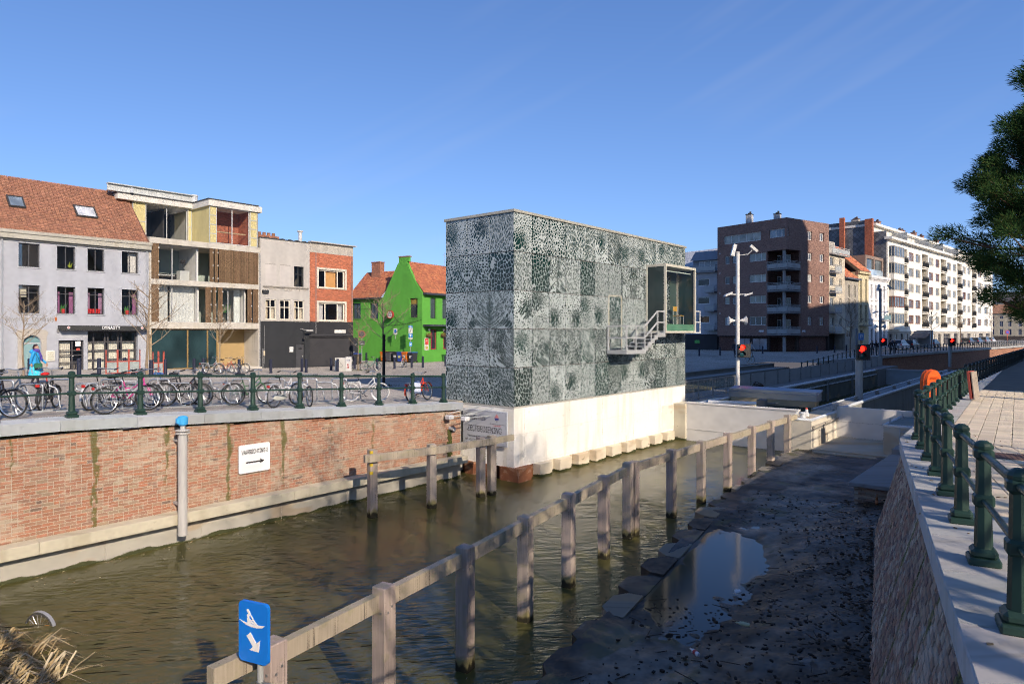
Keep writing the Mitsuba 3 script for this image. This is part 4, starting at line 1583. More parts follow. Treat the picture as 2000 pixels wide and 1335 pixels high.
sb_ = thing('steel_beam', 'pale grey steel girders lying along the roof of the concrete house', 'beam')
m = M(col=(.44, .46, .45), k=4)
for yy, zz in ((53.6, 12.97),):
    m.box(17.9, 24.4, yy, yy + .5, zz, zz + .06)
    m.box(17.9, 24.4, yy + .2, yy + .28, zz + .06, zz + .5)
    m.box(17.9, 24.4, yy, yy + .5, zz + .5, zz + .56)
put(sb_, m)
vp = thing('vent_pipe', 'short galvanised pipe on the roof beside the steel girders', 'pipe')
m = M(col=(.5, .52, .53), k=3)
m.tube([(24.2, 53.9, 12.9), (24.2, 53.9, 13.6)], .26, 14)
put(vp, m)
vp = thing('vent_pipe', 'thin short vent pipe at the left end of the concrete house roof', 'pipe')
m = M(col=(.5, .52, .53), k=3)
m.tube([(19.4, 53.4, 12.95), (19.4, 53.4, 13.3)], .1, 10)
put(vp, m)

# ---------------------------------------------------------------- grey and black house, brick and black house
bh = thing('black_house', 'narrow grey rendered house with a black painted ground floor', 'house')
B0, B1 = 28.27, 32.86
WA = [(31.34, 32.3)]
WB = [(28.68, 29.68), (30.0, 30.98), (31.32, 32.32)]
facade(bh, F51, rect(B0, B1, 3.54, 10.4), [(31.34, 32.3, 6.52, 8.27), (28.68, 29.68, 3.68, 5.37), (30.0, 30.98, 3.68, 5.37), (31.32, 32.32, 3.68, 5.37)], (.45, .425, .39), label='stained grey render above the black ground floor')
facade(bh, F51, rect(B0, B1, -.9, 3.54), [(31.53, 32.35, -.42, 1.66)], (.035, .036, .04), name='ground_floor_wall', thick=.32, label='black painted ground floor')
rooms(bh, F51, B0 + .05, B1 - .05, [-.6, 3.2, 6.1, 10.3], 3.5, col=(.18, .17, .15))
m = M(F51, (.4, .38, .35), 9)
m.box(B0, B1, 3.7, 9, -.9, 10.2)
part(bh, 'rear_part', m, 'plaster')
m = M(F51, (.48, .45, .42), 9)
for (a, b) in ((28.7, 29.7), (30.0, 30.98)):
    m.box(a, b, -.012, 0, 6.5, 8.27)
    m.paint((.3, .28, .25)).box(a, b, -.03, 0, 8.25, 8.3).paint((.48, .45, .42))
part(bh, 'blocked_window', m, 'plaster')
k = window(bh, F51, 31.34, 32.3, 6.52, 8.27, (.04, .045, .045), vert=(.5,), hor=(.62,), pane='pane', sill=None)
m = M(F51, (.05, .25, .05), 8)
m.box(31.4, 31.7, .6, .65, 6.6, 7.4)
part(k, 'green_bottle', m)
for i, (a, b) in enumerate(WB):
    k = window(bh, F51, a, b, 3.68, 5.37, (.6, .57, .48), vert=(.5,), hor=(.62,), bar=.085, pane='pane', sill=(.5, .47, .4), rec=.08)
    if i != 1:
        curtain(k, F51, a + .05, a + .42, 3.7, 5.2, .35, (.55, .48, .36))
        curtain(k, F51, b - .35, b - .05, 3.7, 4.7, .35, (.6, .55, .45))
m = M(F51, (.24, .22, .19), 9)
m.box(28.5, 32.7, -.1, 0, 6.35, 6.45)
m.paint((.42, .39, .34))
for q in range(9):
    a = 28.6 + q * .46
    m.box(a, a + rng.uniform(.1, .4), -.05, 0, 6.35 - rng.uniform(.05, .35), 6.35)
part(bh, 'damaged_sill', m, 'plaster')
m = M(F51, (.03, .032, .036), 6)
m.box(28.4, 28.9, -.22, 0, 5.85, 6.1)
part(bh, 'wall_floodlight', m)
m = M(F51, (.05, .052, .055), 6)
u = B0
while u < B1:
    m.box(u, u + .1, -.06, 5, 10.36, 10.46 + .04 * math.sin(u * 9))
    u += .1
part(bh, 'roof_edge', m)
m = M(F51, (.06, .063, .07), 4)
m.box(31.53, 32.35, .12, .18, -.42, 1.66)
m.paint((.4, .4, .38)).box(32.2, 32.26, .08, .12, .5, .62)
m.paint((.02, .02, .02)).box(31.85, 32.15, .1, .12, 1.15, 1.27)
part(bh, 'door', m)
m = M(F51, (.62, .62, .6), 6)
m.box(30.9, 31.25, -.02, 0, .95, 1.4)
part(bh, 'notice', m)
m = M(F51, (.25, .25, .25), 5)
m.tube([(28.45, -.06, -.4), (28.45, -.06, 1.3)], .035, 6)
m.tube([(28.6, -.05, 0), (28.6, -.05, 3.2)], .02, 6)
m.paint((.5, .42, .3)).box(28.5, 28.62, -.1, 0, .7, 1.1)
part(bh, 'cable_duct', m)
m = M(F51, (.5, .5, .48), 4)
m.rbox(32.1, 32.75, -.75, -.6, 2.72, 2.84, .02)
m.tube([(32.0, 0, 2.9), (32.2, -.65, 2.8)], .025, 6)
m.paint((.03, .03, .03)).lathe([(.12, 0), (.12, .12), (.05, .2)], (32.1, -.35, 2.05), 10)
m.tube([(32.1, -.35, 2.2), (32.1, -.35, 2.75)], .015, 5)
part(bh, 'security_lamp', m)
bc = thing('chimney', 'low brick chimney stack behind the edge of the grey and black house', 'chimney')
m = M((0, 55, 0, 0), (.3, .13, .08), 9)
m.box(30.3, 32.3, 0, .8, 9.8, 11.25)
m.paint((.24, .12, .08))
for q in range(4):
    m.lathe([(.17, 0), (.15, .3)], (30.6 + q * .45, .4, 11.25), 8)
put(bc, m, 'far_brick')
vp = thing('vent_pipe', 'thin steel flue with a cap above the grey and black house', 'pipe')
m = M(col=(.5, .52, .53), k=3)
m.tube([(33.8, 54, 10), (33.8, 54, 11.75)], .16, 12)
m.tube([(33.8, 54, 11.75), (33.8, 54, 11.87)], .27, 12)
put(vp, m)

rh = thing('brick_house', 'red brick house with cream window surrounds above a black ground floor', 'house')
E0, E1 = 32.87, 37.42
HW = [(33.76, 36.5, 6.56, 8.17), (33.76, 36.5, 3.64, 5.24)]
facade(rh, F51, rect(E0, E1, 3.56, 9.62), HW, (.4, .13, .07), 'far_brick', label='red brick upper wall')
facade(rh, F51, rect(E0, E1, 9.62, 10.5), [], (.4, .375, .33), name='parapet')
facade(rh, F51, rect(E0, E1, -.9, 3.56), [(32.7, 37.15, -.3, 2.15)], (.033, .034, .038), thick=.32, name='ground_floor_wall', label='black painted ground floor with a boarded shop front')
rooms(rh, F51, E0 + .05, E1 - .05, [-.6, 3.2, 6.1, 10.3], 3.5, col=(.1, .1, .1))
m = M(F51, (.33, .15, .1), 9)
m.box(E0, E1, .62, 9, 10.3, 10.42)
m.box(E1 - .3, E1 - .02, .3, 9, -.9, 10.3)
m.box(E0, E1 - .3, 3.7, 9, -.9, 10.3)
part(rh, 'rear_part', m, 'far_brick')
m = M(F51, (.42, .4, .36), 8)
m.box(E0, E1 + .25, -.25, .3, 10.5, 10.58)
part(rh, 'roof_edge', m)
for (a, b, c, d) in HW:
    k = window(rh, F51, a, b, c, d, (.66, .62, .52), vert=(.26, .74), bar=.1, pane='pane', sill=(.5, .46, .38), rec=.1)
    m = M(F51, (.56, .52, .43), 8)
    for (p, q, r_, s_) in ((a - .2, a, c - .1, d + .18), (b, b + .2, c - .1, d + .18), (a, b, d, d + .18)):
        m.box(p, q, -.05, .08, r_, s_)
    part(k, 'surround', m)
    if c > 6:
        m = M(F51, (.6, .33, .12), 9)
        m.box(a + .8, b - .8, .3, .32, c + .1, d - .08)
        part(k, 'board', m)
    else:
        curtain(k, F51, a + .1, a + .65, c, d - .1, .35, (.55, .55, .55))
        curtain(k, F51, b - .6, b - .1, c, d - .1, .35, (.5, .5, .5))
m = M(F51, (.04, .041, .045), 6)
m.box(32.7, 37.15, .12, .2, -.3, 2.15)
for q in range(28):
    m.box(32.7, 37.15, .105, .12, -.28 + q * .087, -.28 + q * .087 + .06)
part(rh, 'roller_shutter', m)
m = M(F51, (.05, .05, .055), 7)
m.box(32.75, 37.35, -.14, 0, 2.3, 2.45)
part(rh, 'ledge', m)
m = M(F51, (.62, .62, .58), 6)
m.box(35.4, 36.6, -.02, 0, 2.55, 2.85)
part(rh, 'street_name_sign', m, label='small white sign on the black wall')
m = M(F51, (.2, .2, .2), 6)
m.tube([(E1 - .15, -.06, 3.6), (E1 - .15, -.06, 9.6)], .04, 6)
m.box(33.45, 33.5, -.03, 0, 2.5, 9.6)
part(rh, 'downpipe', m)
mw = thing('mural_wall', 'low black painted wall with pale scribbles behind the brick house', 'wall')
m = M((37.4, 52.6, 0, 0), (.035, .037, .045), 8)
m.box(0, 1.75, 0, .25, -.8, 2.1)
part(mw, 'wall', m, 'plaster')
m = M((37.4, 52.6, 0, 0), (.35, .38, .4), 8)
for q in range(16):
    u, z = rng.uniform(.1, 1.5), rng.uniform(.2, 1.9)
    m.beam((u, -.004, z), (u + rng.uniform(-.2, .2), -.004, z + rng.uniform(-.25, .25)), .012, .05)
part(mw, 'scribbles', m)
bb = thing('grey_house', 'pale grey house far behind the brick house, only its upper corner in view', 'house')
m = M((40.0, 66, 0, 0), (.42, .4, .37), 9)
m.box(0, 6, 0, 6, -1, 9.0)
part(bb, 'wall', m, 'plaster')
m = M((40.0, 66, 0, 0), (.25, .25, .26), 9)
m.box(-.2, 6.2, -.2, 6.2, 9.0, 9.2)
part(bb, 'flat_roof', m)

# ---------------------------------------------------------------- green corner pub
gp_ = thing('green_house', 'bright green corner house with a stepped chimney gable and orange tiled roofs', 'house')
GA = math.degrees(math.atan2(50.29 - 55.679, 45.30 - 44.587))
FG = (44.587, 55.679, 0, GA)
FF = (45.30, 50.29, 0, GA + 90)
GRN = (.105, .35, .055)
gable = [(-5.2, -1), (5.44, -1), (5.44, 6.6), (4.9, 7.3), (4.2, 8.3), (3.6, 9.4), (3.42, 9.85), (3.66, 9.85), (3.66, 10.32), (2.32, 10.32), (2.32, 9.85), (2.1, 9.6), (1.2, 8.1), (.05, 6.3), (-5.2, 6.3)]
facade(gp_, FG, gable, [(3.78, 4.82, 4.12, 6.08), (-1.9, -.65, 2.7 + 1.35, 5.75), (-4.5, -3.2, 4.05, 5.75)], GRN, label='bright green gable wall')
fwin = [(1.3, 2.25, 4.05, 6.15), (3.25, 4.2, 4.05, 6.15), (5.4, 6.4, 4.05, 6.15)]
fdoor = [(1.35, 2.35, .85, 2.9), (3.4, 4.4, .85, 2.9)]
facade(gp_, FF, rect(0.0, 8.6, -1, 6.6), fwin + fdoor, GRN, name='front_wall', label='bright green front wall')
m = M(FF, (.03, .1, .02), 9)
m.box(.33, 8.5, .45, 5.2, -1, 6.3)
part(gp_, 'rear_part', m, 'plaster')
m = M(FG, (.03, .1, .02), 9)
m.box(-5.1, 0, .5, 6, -1, 6.0)
part(gp_, 'wing', m, 'plaster')
for (a, b, c, d) in fwin:
    window(gp_, FF, a, b, c, d, (.03, .05, .03), vert=(.5,), hor=(.7,), sill=GRN)
for (a, b, c, d) in fdoor:
    window(gp_, FF, a, b, c, d, (.3, .02, .05), vert=(.28,), bar=.1, sill=GRN, glass=(.03, .03, .04))
k = window(gp_, FG, 3.78, 4.82, 4.12, 6.08, (.03, .035, .03), vert=(), hor=(.7,), sill=GRN)
m = M(FG, (.3, .2, .04), 8)
m.box(3.88, 4.72, .15, .19, 5.5, 6.0)
part(k, 'blind', m)
window(gp_, FG, -1.9, -.65, 4.05, 5.75, (.03, .035, .03), sill=GRN)
window(gp_, FG, -4.5, -3.2, 4.05, 5.75, (.03, .035, .03), sill=GRN)
OR = [(.42, .15, .075), (.38, .13, .07), (.46, .18, .09), (.34, .12, .07)]


def frame_pt(fr, u, w, z):
    a = math.radians(fr[3])
    return np.array([fr[0] + u * math.cos(a) - w * math.sin(a), fr[1] + u * math.sin(a) + w * math.cos(a), z])


def pitched(parent, fr, u0, u1, w0, z0, w1, z1, tones, tw=.24, course=.26, name='roof', wave=.025):
    a, b, c, d = (frame_pt(fr, u, w, z) for u, w, z in ((u0, w0, z0), (u1, w0, z0), (u1, w1, z1), (u0, w1, z1)))
    m = M(col=tuple(.5 * q for q in tones[0]), k=9)
    m.quad(a, b, c, d)
    k = part(parent, name, m)
    ne = max(int(np.linalg.norm(b - a) / tw), 1)
    ns = max(int(np.linalg.norm(d - a) / course), 1)
    roof_tiles(k, a, (b - a) / ne, (d - a) / ns, ne, ns, tones, wave=wave)
    return k


r1_ = pitched(gp_, FF, .1, 8.7, -.3, 6.45, 2.75, 9.95, OR)
pitched(gp_, FF, .1, 8.7, 5.4, 6.45, 2.75, 9.95, OR, name='rear_roof')
pitched(gp_, FG, -5.2, -.05, -.25, 6.2, 2.9, 9.3, OR, name='wing_roof')
m = M(FF, (.05, .055, .07), 5)
m.box(0.1, 8.7, -.5, 0, 6.42, 6.62)
m.box(.1, 8.0, -1.0, -.02, 3.22, 3.4)
part(gp_, 'gutter', m)
m = M(FG, (.04, .042, .05), 5)
m.box(-5.2, -.02, -.35, 0, 6.15, 6.3)
part(gp_, 'wing_gutter', m)
m = M(FG, (.3, .13, .08), 9)
m.box(-3.75, -2.5, 2.2, 2.9, 8.2, 10.3)
m.box(-3.8, -2.45, 2.15, 2.95, 10.3, 10.4)
part(gp_, 'chimney', m, 'far_brick', label='brown brick chimney on the wing roof')
m = M(FG, (.25, .16, .1), 9)
m.box(2.28, 3.7, -.03, .4, 10.32, 10.45)
part(gp_, 'chimney_cap', m)
m = M(FG, (.02, .02, .02), 8)
for (p, q) in (((-4.5, 5.2), (0, 5.5)), ((0, 3.4), (5.4, 3.9)), ((1.6, 4.4), (3.0, 3.5)), ((.05, 0), (.05, 6))):
    pts = [(p[0] + (q[0] - p[0]) * t, -.03, p[1] + (q[1] - p[1]) * t - .25 * math.sin(math.pi * t) * (p[0] != q[0])) for t in np.linspace(0, 1, 9)]
    m.tube(pts, .018, 5)
part(gp_, 'wall_cable', m)
m = M(FG, (.55, .53, .5), 6)
m.prism(sg.Point(1.52, 4.45).buffer(.37), -.5, -.36)
rs = thing('pub_sign', 'round white and red double sided sign projecting from the green gable', 'sign')
put(rs, m)
m = M(FG, (.4, .05, .04), 6)
m.prism(sg.Point(1.52, 4.45).buffer(.42).difference(sg.Point(1.52, 4.45).buffer(.35)), -.53, -.33)
m.paint((.1, .1, .1))
for q in range(3):
    m.box(1.3, 1.74, -.506, -.5, 4.3 + .13 * q, 4.36 + .13 * q)
part(rs, 'rim', m)
m = M(FF, (.6, .58, .55), 6)
m.box(.35, .95, -.05, 0, .8, 2.05)
nb = thing('poster', 'white and red poster board on the green wall by the pub door', 'poster')
put(nb, m)
m = M(FF, (.5, .06, .05), 6)
m.box(.4, .9, -.056, -.051, 1.35, 2.0)
m.paint((.65, .6, .55)).text('BAR', .12, .48, 1.7, -.057)
m.paint((.45, .35, .1)).box(.45, .85, -.056, -.051, .9, 1.2)
part(nb, 'print', m)
for u in (.55, 2.9):
    k = thing('flower_box', 'small flower box with a lamp above it left of the first pub window' if u < 1 else 'small flower box with a lamp above it between the pub windows', 'planter')
    m = M(FF, (.09, .05, .03), 8)
    m.box(u, u + .7, -.3, 0, 2.15, 2.35)
    part(k, 'box', m)
    m = M(FF, (.2, .18, .04), 9)
    for q in range(14):
        a = u + .05 + q * .045
        m.tube([(a, -.15, 2.35), (a + rng.uniform(-.1, .1), -.15 + rng.uniform(-.1, .1), 2.5 + rng.uniform(0, .12))], .018, 4)
    part(k, 'plants', m)
    m = M(FF, (.62, .62, .58), 5)
    m.lathe([(.03, 0), (.13, .1), (.1, .24), (.02, .3)], (u + .35, -.16, 2.75), 10)
    part(k, 'lamp', m, smooth=True)
bn = thing('bench', 'green bench against the front of the green corner house', 'bench')
m = M(FF, (.07, .25, .05), 7)
m.box(3.0, 5.4, -.7, -.1, .25, .32)
part(bn, 'seat', m)
for u in (3.1, 5.2):
    m = M(FF, (.06, .2, .05), 7)
    m.box(u, u + .08, -.65, -.15, -.45, .25)
    part(bn, 'leg', m)
an = thing('antenna', 'thin aerial mast on the ridge of the green corner house', 'antenna')
m = M(col=(.3, .3, .3), k=5)
p = frame_pt(FF, 7.0, 2.7, 9.9)
m.tube([p, p + [0, 0, 1.6]], .02, 5)
m.tube([p + [-.3, 0, 1.3], p + [.3, 0, 1.3]], .012, 5)
put(an, m)
# ================================================================ THE LOCK
PALE = (.5, .54, .58)
lk = thing('lock_pier', 'concrete lock pier with pale blue rounded steel edges between the two gates', 'pier')
m = M(col=(.55, .51, .42), k=8)
m.box(29.9, 33.95, 8.62, 9.55, -3.4, -1.14)
m.box(29.9, 33.9, 8.45, 8.62, -3.4, -2.3)
part(lk, 'pier_head', m, 'wet_concrete')
m = M(col=(.2, .21, .21), k=8)
m.box(33.95, 78, 8.75, 9.75, -3.4, -1.1)
part(lk, 'island_wall', m, 'concrete')
m = M(col=(.42, .36, .27), k=8)
m.box(30.05, 38.6, 8.75, 9.5, -1.14, -1.1)
part(lk, 'deck', m, 'concrete')
m = M(col=PALE, k=4)
m.tube([(29.93, 9.5, -1.12), (29.93, 8.66, -1.12), (33.8, 8.66, -1.12)], .07, 8)
m.tube([(34.0, 8.75, -1.08), (78, 8.75, -1.08)], .09, 8)
m.tube([(34.0, 9.75, -1.08), (78, 9.75, -1.08)], .05, 8)
part(lk, 'edge_protection', m, smooth=True)
m = M(col=(.2, .2, .19), k=6)
for x in np.arange(40, 76, 5.0):
    m.rbox(x - .12, x + .12, 9.1, 9.3, -1.1, -.95, .03)
    m.tube([(x - .25, 9.2, -.92), (x + .25, 9.2, -.92)], .05, 6)
part(lk, 'mooring_cleats', m)
m = M(col=(.33, .3, .25), k=7)
for (x, z) in ((30.9, -1.6), (32.0, -1.9)):
    m.tube([(x, 8.55, z - .8), (x, 8.55, z)], .025, 6)
m.box(29.95, 33.9, 8.52, 8.6, -1.42, -1.36)
part(lk, 'pipes', m)
for (x, y, lab, col) in ((30.35, 9.1, 'white mooring bollard with a small bracket on the concrete lock pier', (.6, .62, .62)),):
    k = thing('mooring_bollard', lab, 'bollard')
    m = M(col=col, k=4)
    m.lathe([(.16, 0), (.12, .04), (.1, .16), (.14, .2), (.13, .25), (.04, .27)], (x, y, -1.1), 12)
    part(k, 'post', m, smooth=True)
    m = M(col=col, k=4)
    m.tube([(x - .3, y + .2, -1.1), (x - .3, y + .2, -.82), (x - .12, y + .2, -.82), (x - .12, y + .2, -1.1)], .018, 6)
    part(k, 'bracket', m)
k = thing('navigation_lamp', 'small white lamp with a red cap on the concrete lock pier', 'lamp')
m = M(col=(.6, .62, .62), k=4)
m.lathe([(.12, 0), (.1, .12), (.07, .16), (.06, .3)], (31.2, 9.2, -1.1), 10)
m.paint((.5, .06, .04)).lathe([(.055, .3), (.05, .36), (.01, .38)], (31.2, 9.2, -1.1), 10)
put(k, m)

GATE = (.58, .565, .54)
g1_ = thing('lock_gate', 'long pale grey steel lock gate beside the patterned building', 'lock gate')
m = M(col=GATE, k=5)
m.box(31.2, 31.45, 9.55, 14.98, -3.4, -.92)
part(g1_, 'gate_leaf', m)
m = M(col=GATE, k=5)
m.box(31.16, 31.5, 9.55, 14.98, -.92, -.86)
m.box(31.17, 31.2, 9.55, 14.98, -2.2, -2.17)
part(g1_, 'edge_strip', m)
m = M(col=(.33, .33, .32), k=6)
m.box(32.0, 34.6, 11.2, 14.9, -3.3, -1.9)
part(g1_, 'recess_floor', m)
g2_ = thing('lock_gate', 'pale grey steel weir gate between the two concrete piers', 'lock gate')
m = M(col=GATE, k=5)
m.box(33.8, 34.0, 5.4, 8.7, -2.6, -.86)
part(g2_, 'gate_leaf', m)
m = M(col=(.3, .3, .29), k=5)
for z in (-1.55, -2.25):
    m.box(33.79, 33.8, 5.4, 8.6, z, z + .012)
m.box(33.7, 34.05, 8.6, 8.75, -1.0, -.75)
m.box(33.72, 34.02, 5.3, 5.5, -1.0, -.72)
part(g2_, 'seams', m)
wb = thing('service_walkway', 'long shiny steel walkway beam lying across the lock head behind the gate', 'walkway')
m = M(col=(.32, .36, .4), k=3)
m.box(36.6, 37.5, 10.3, 15.0, -.98, -.52)
part(wb, 'beam', m, 'metal')
m = M(col=(.3, .34, .4), k=3)
m.add([[36.5, 10.25, -.66], [36.5, 15.05, -.66], [37.6, 15.05, -.42], [37.6, 10.25, -.42], [36.5, 10.25, -.69], [36.5, 15.05, -.69], [37.6, 15.05, -.5], [37.6, 10.25, -.5]],
      [[0, 2, 1], [0, 3, 2], [4, 5, 6], [4, 6, 7], [0, 1, 5], [0, 5, 4], [3, 7, 6], [3, 6, 2], [0, 4, 7], [0, 7, 3], [1, 2, 6], [1, 6, 5]])
part(wb, 'cover_plate', m, 'metal')
m = M(col=(.3, .26, .18), k=7)
m.box(36.62, 36.9, 10.4, 14.9, -1.3, -.98)
m.box(36.7, 37.4, 10.4, 10.6, -3, -.98)
m.box(36.7, 37.4, 14.7, 14.9, -3, -.98)
part(wb, 'under_beam', m)
hc = thing('hydraulic_ram', 'long pale hydraulic ram lying between the gate and the walkway beam', 'machinery')
m = M(col=(.6, .63, .66), k=3)
m.tube([(33.0, 14.6, -.98), (33.9, 12.3, -.98)], .09, 10)
part(hc, 'cylinder', m, smooth=True)
m = M(col=(.12, .12, .12), k=5)
m.rbox(33.75, 34.2, 11.95, 12.4, -1.2, -.75, .05)
m.tube([(33.9, 12.3, -.98), (34.6, 11.6, -1.0)], .05, 8)
part(hc, 'joint', m)
mh = thing('gate_machinery', 'dark gate machinery with hoses at the foot of the tall camera mast', 'machinery')
m = M(col=(.3, .31, .32), k=4)
m.rbox(38.6, 39.6, 14.7, 15.4, -1.3, -.8, .08)
m.lathe([(.35, -1.1), (.35, -.75), (.2, -.6)], (39.2, 14.6, 0), 14)
part(mh, 'housing', m, 'metal')
m = M(col=(.02, .02, .02), k=6)
for q in range(4):
    m.tube([(38.6 + .2 * q, 14.6, -1.2), (38.5 + .2 * q, 14.4, -.55 + .1 * q), (39.2 + .2 * q, 14.2, -.5), (39.6 + .2 * q, 14.3, -1.0)], .04, 6)
part(mh, 'hoses', m)
m = M(col=(.52, .49, .38), k=8)
m.box(32.45, 36.4, 15.0, 15.65, -3.3, -1.08)
m.box(36.4, 41.0, 15.02, 15.3, -3.3, -1.08)
la = thing('lock_abutment', 'pale yellowish concrete abutment at the left end of the long lock gate', 'abutment')
part(la, 'wall', m, 'wet_concrete')
m = M(col=PALE, k=4)
m.tube([(31.3, 15.02, -1.07), (41, 15.02, -1.07)], .07, 8)
part(la, 'edge_protection', m, smooth=True)
lw = thing('lock_wall', 'dark mossy left wall of the lock chamber with a pale steel edge', 'wall')
m = M(col=(.12, .125, .1), k=9)
for i in range(9):
    m.box(41 + i * 3.6, 41 + i * 3.6 + 3.55, 14.95, 15.15, -3.4, -1.12)
part(lw, 'sheet_piling', m, 'wet_concrete')
m = M(col=PALE, k=4)
m.tube([(41, 14.95, -1.08), (72.6, 15.05, -1.08)], .1, 8)
m.box(41, 72.6, 14.86, 14.92, -1.5, -1.42)
part(lw, 'edge_protection', m, smooth=False)
for q, x in enumerate((49.0, 55.5, 63.0)):
    m = M(col=(.16, .17, .17), k=6)
    m.tube([(x, 14.84, -3), (x, 14.84, -1.1)], .04, 6)
    m.tube([(x + .4, 14.84, -3), (x + .4, 14.84, -1.1)], .04, 6)
    for z in np.arange(-2.7, -1.1, .3):
        m.tube([(x, 14.84, z), (x + .4, 14.84, z)], .02, 5)
    part(lw, 'ladder', m)
fg = thing('lock_gate', 'far steel lock gate with a flat top beyond the lock chamber', 'lock gate')
m = M(col=(.3, .32, .33), k=6)
m.box(78.0, 78.3, 9.6, 15.3, -3.4, -1.35)
m.box(77.9, 78.4, 9.4, 15.3, -1.35, -1.2)
part(fg, 'gate_leaf', m)
rp_ = thing('lock_pier', 'small concrete pier with a steel ladder at the right end of the weir gate', 'pier')
m = M(col=(.46, .44, .38), k=8)
m.box(30.2, 33.7, 4.9, 5.95, -3.4, -1.16)
part(rp_, 'pier_head', m, 'wet_concrete')
m = M(col=PALE, k=4)
m.tube([(33.7, 5.93, -1.13), (30.22, 5.93, -1.13), (30.22, 4.9, -1.13)], .07, 8)
part(rp_, 'edge_protection', m, smooth=True)
m = M(col=(.16, .18, .17), k=7)
m.box(30.3, 33.7, 4.95, 5.85, -1.16, -1.1)
part(rp_, 'deck_grating', m)
m = M(col=(.4, .43, .45), k=4)
for y in (5.0, 5.35):
    m.tube([(30.1, y, -2.4), (30.1, y, -1.15)], .025, 6)
for z in (-2.2, -1.9, -1.6, -1.3):
    m.tube([(30.1, 5.0, z), (30.1, 5.35, z)], .02, 6)
for (x, y) in ((30.6, 5.8), (32.6, 5.7), (33.5, 5.2)):
    m.tube([(x, y, -1.1), (x, y, -.85), (x + .12, y, -.85), (x + .12, y, -1.1)], .02, 6)
part(rp_, 'ladder', m)
m = M(col=(.36, .34, .28), k=8)
m.box(29.6, 33.8, 4.0, 8.5, -3.4, -2.27)
m.box(29.3, 29.7, 3.6, 8.4, -3.4, -2.34)
ground_piece('weir_sill', m, 'wet_concrete')
wk = thing('stone_walkway', 'flat stone walkway on a brick pier below the right quay wall', 'walkway')
m = M(col=(.22, .22, .22), k=7)
m.rbox(20.6, 27.6, 2.9, 4.95, -1.72, -1.6, .02)
m.box(26.2, 29.8, 3.0, 4.9, -1.6, -1.42)
part(wk, 'slab', m, 'concrete')
m = M(col=(.3, .28, .24), k=9)
m.box(20.77, 29.0, 2.9, 4.83, -3.2, -1.72)
part(wk, 'mortar_bed', m)
for r in range(12):
    z = -2.62 + r * .0755
    y = 4.84 - (r % 2) * .11
    while y > 2.95:
        m = M(col=vary(rng.choice(RB_TONES), .6, 1.1), k=9)
        m.box(20.755 - rng.uniform(0, .012), 20.775, max(y - .212, 2.9), y - .005, z + .005, z + .07)
        part(wk, 'brick', m, 'brick')
        y -= .222
bo_ = thing('bottle', 'brown glass bottle standing against the brick pier of the stone walkway', 'bottle')
m = M(col=(.2, .07, .02), k=1)
m.lathe([(.035, 0), (.035, .16), (.014, .22), (.013, .28)], (20.5, 4.2, -2.1), 10)
part(bo_, 'body', m, smooth=True)
m = M(col=(.5, .2, .1), k=5)
m.lathe([(.0355, .04), (.0355, .12)], (20.5, 4.2, -2.1), 10)
part(bo_, 'paper_wrap', m)
fw = thing('panel_fence', 'long grey panel fence along the deck of the lock chamber', 'fence')
for i in range(16):
    x = 41.3 + i * 2.62
    m = M(col=(.23, .25, .26), k=5)
    m.box(x + .06, x + 2.56, 16.48, 16.52, -1.08, -.14 + .004 * i)
    part(fw, 'panel', m)
    m = M(col=(.14, .15, .15), k=5)
    m.box(x - .05, x + .05, 16.45, 16.55, -1.1, -.1)
    part(fw, 'post', m)
bf = thing('bar_fence', 'galvanised vertical bar fence standing behind the lock gate by the patterned building', 'fence')
for i in range(4):
    x0 = 33.0 + i * 1.9
    m = M(col=(.42, .42, .4), k=5)
    for q in range(19):
        m.box(x0 + q * .1, x0 + q * .1 + .014, 16.0, 16.014, -1.0, -.02)
    m.box(x0, x0 + 1.9, 15.99, 16.03, -.05, 0)
    m.box(x0, x0 + 1.9, 15.99, 16.03, -1.0, -.95)
    part(bf, 'panel', m, 'metal')
    m = M(col=(.4, .4, .38), k=5)
    m.box(x0 - .03, x0 + .03, 15.98, 16.04, -1.1, .02)
    part(bf, 'post', m, 'metal')
m = M(col=(.4, .4, .38), k=5)
m.box(40.57, 40.66, 15.96, 16.06, -1.1, .03)
part(bf, 'end_post', m, 'metal')


# masts and signal lights
def red_lamp(key, x, y, z, face=180 + 20):
    fr = (x, y, 0, face - 90 - 180)
    fr = (x, y, 0, math.degrees(YAW) - 90 + 0)
    return fr


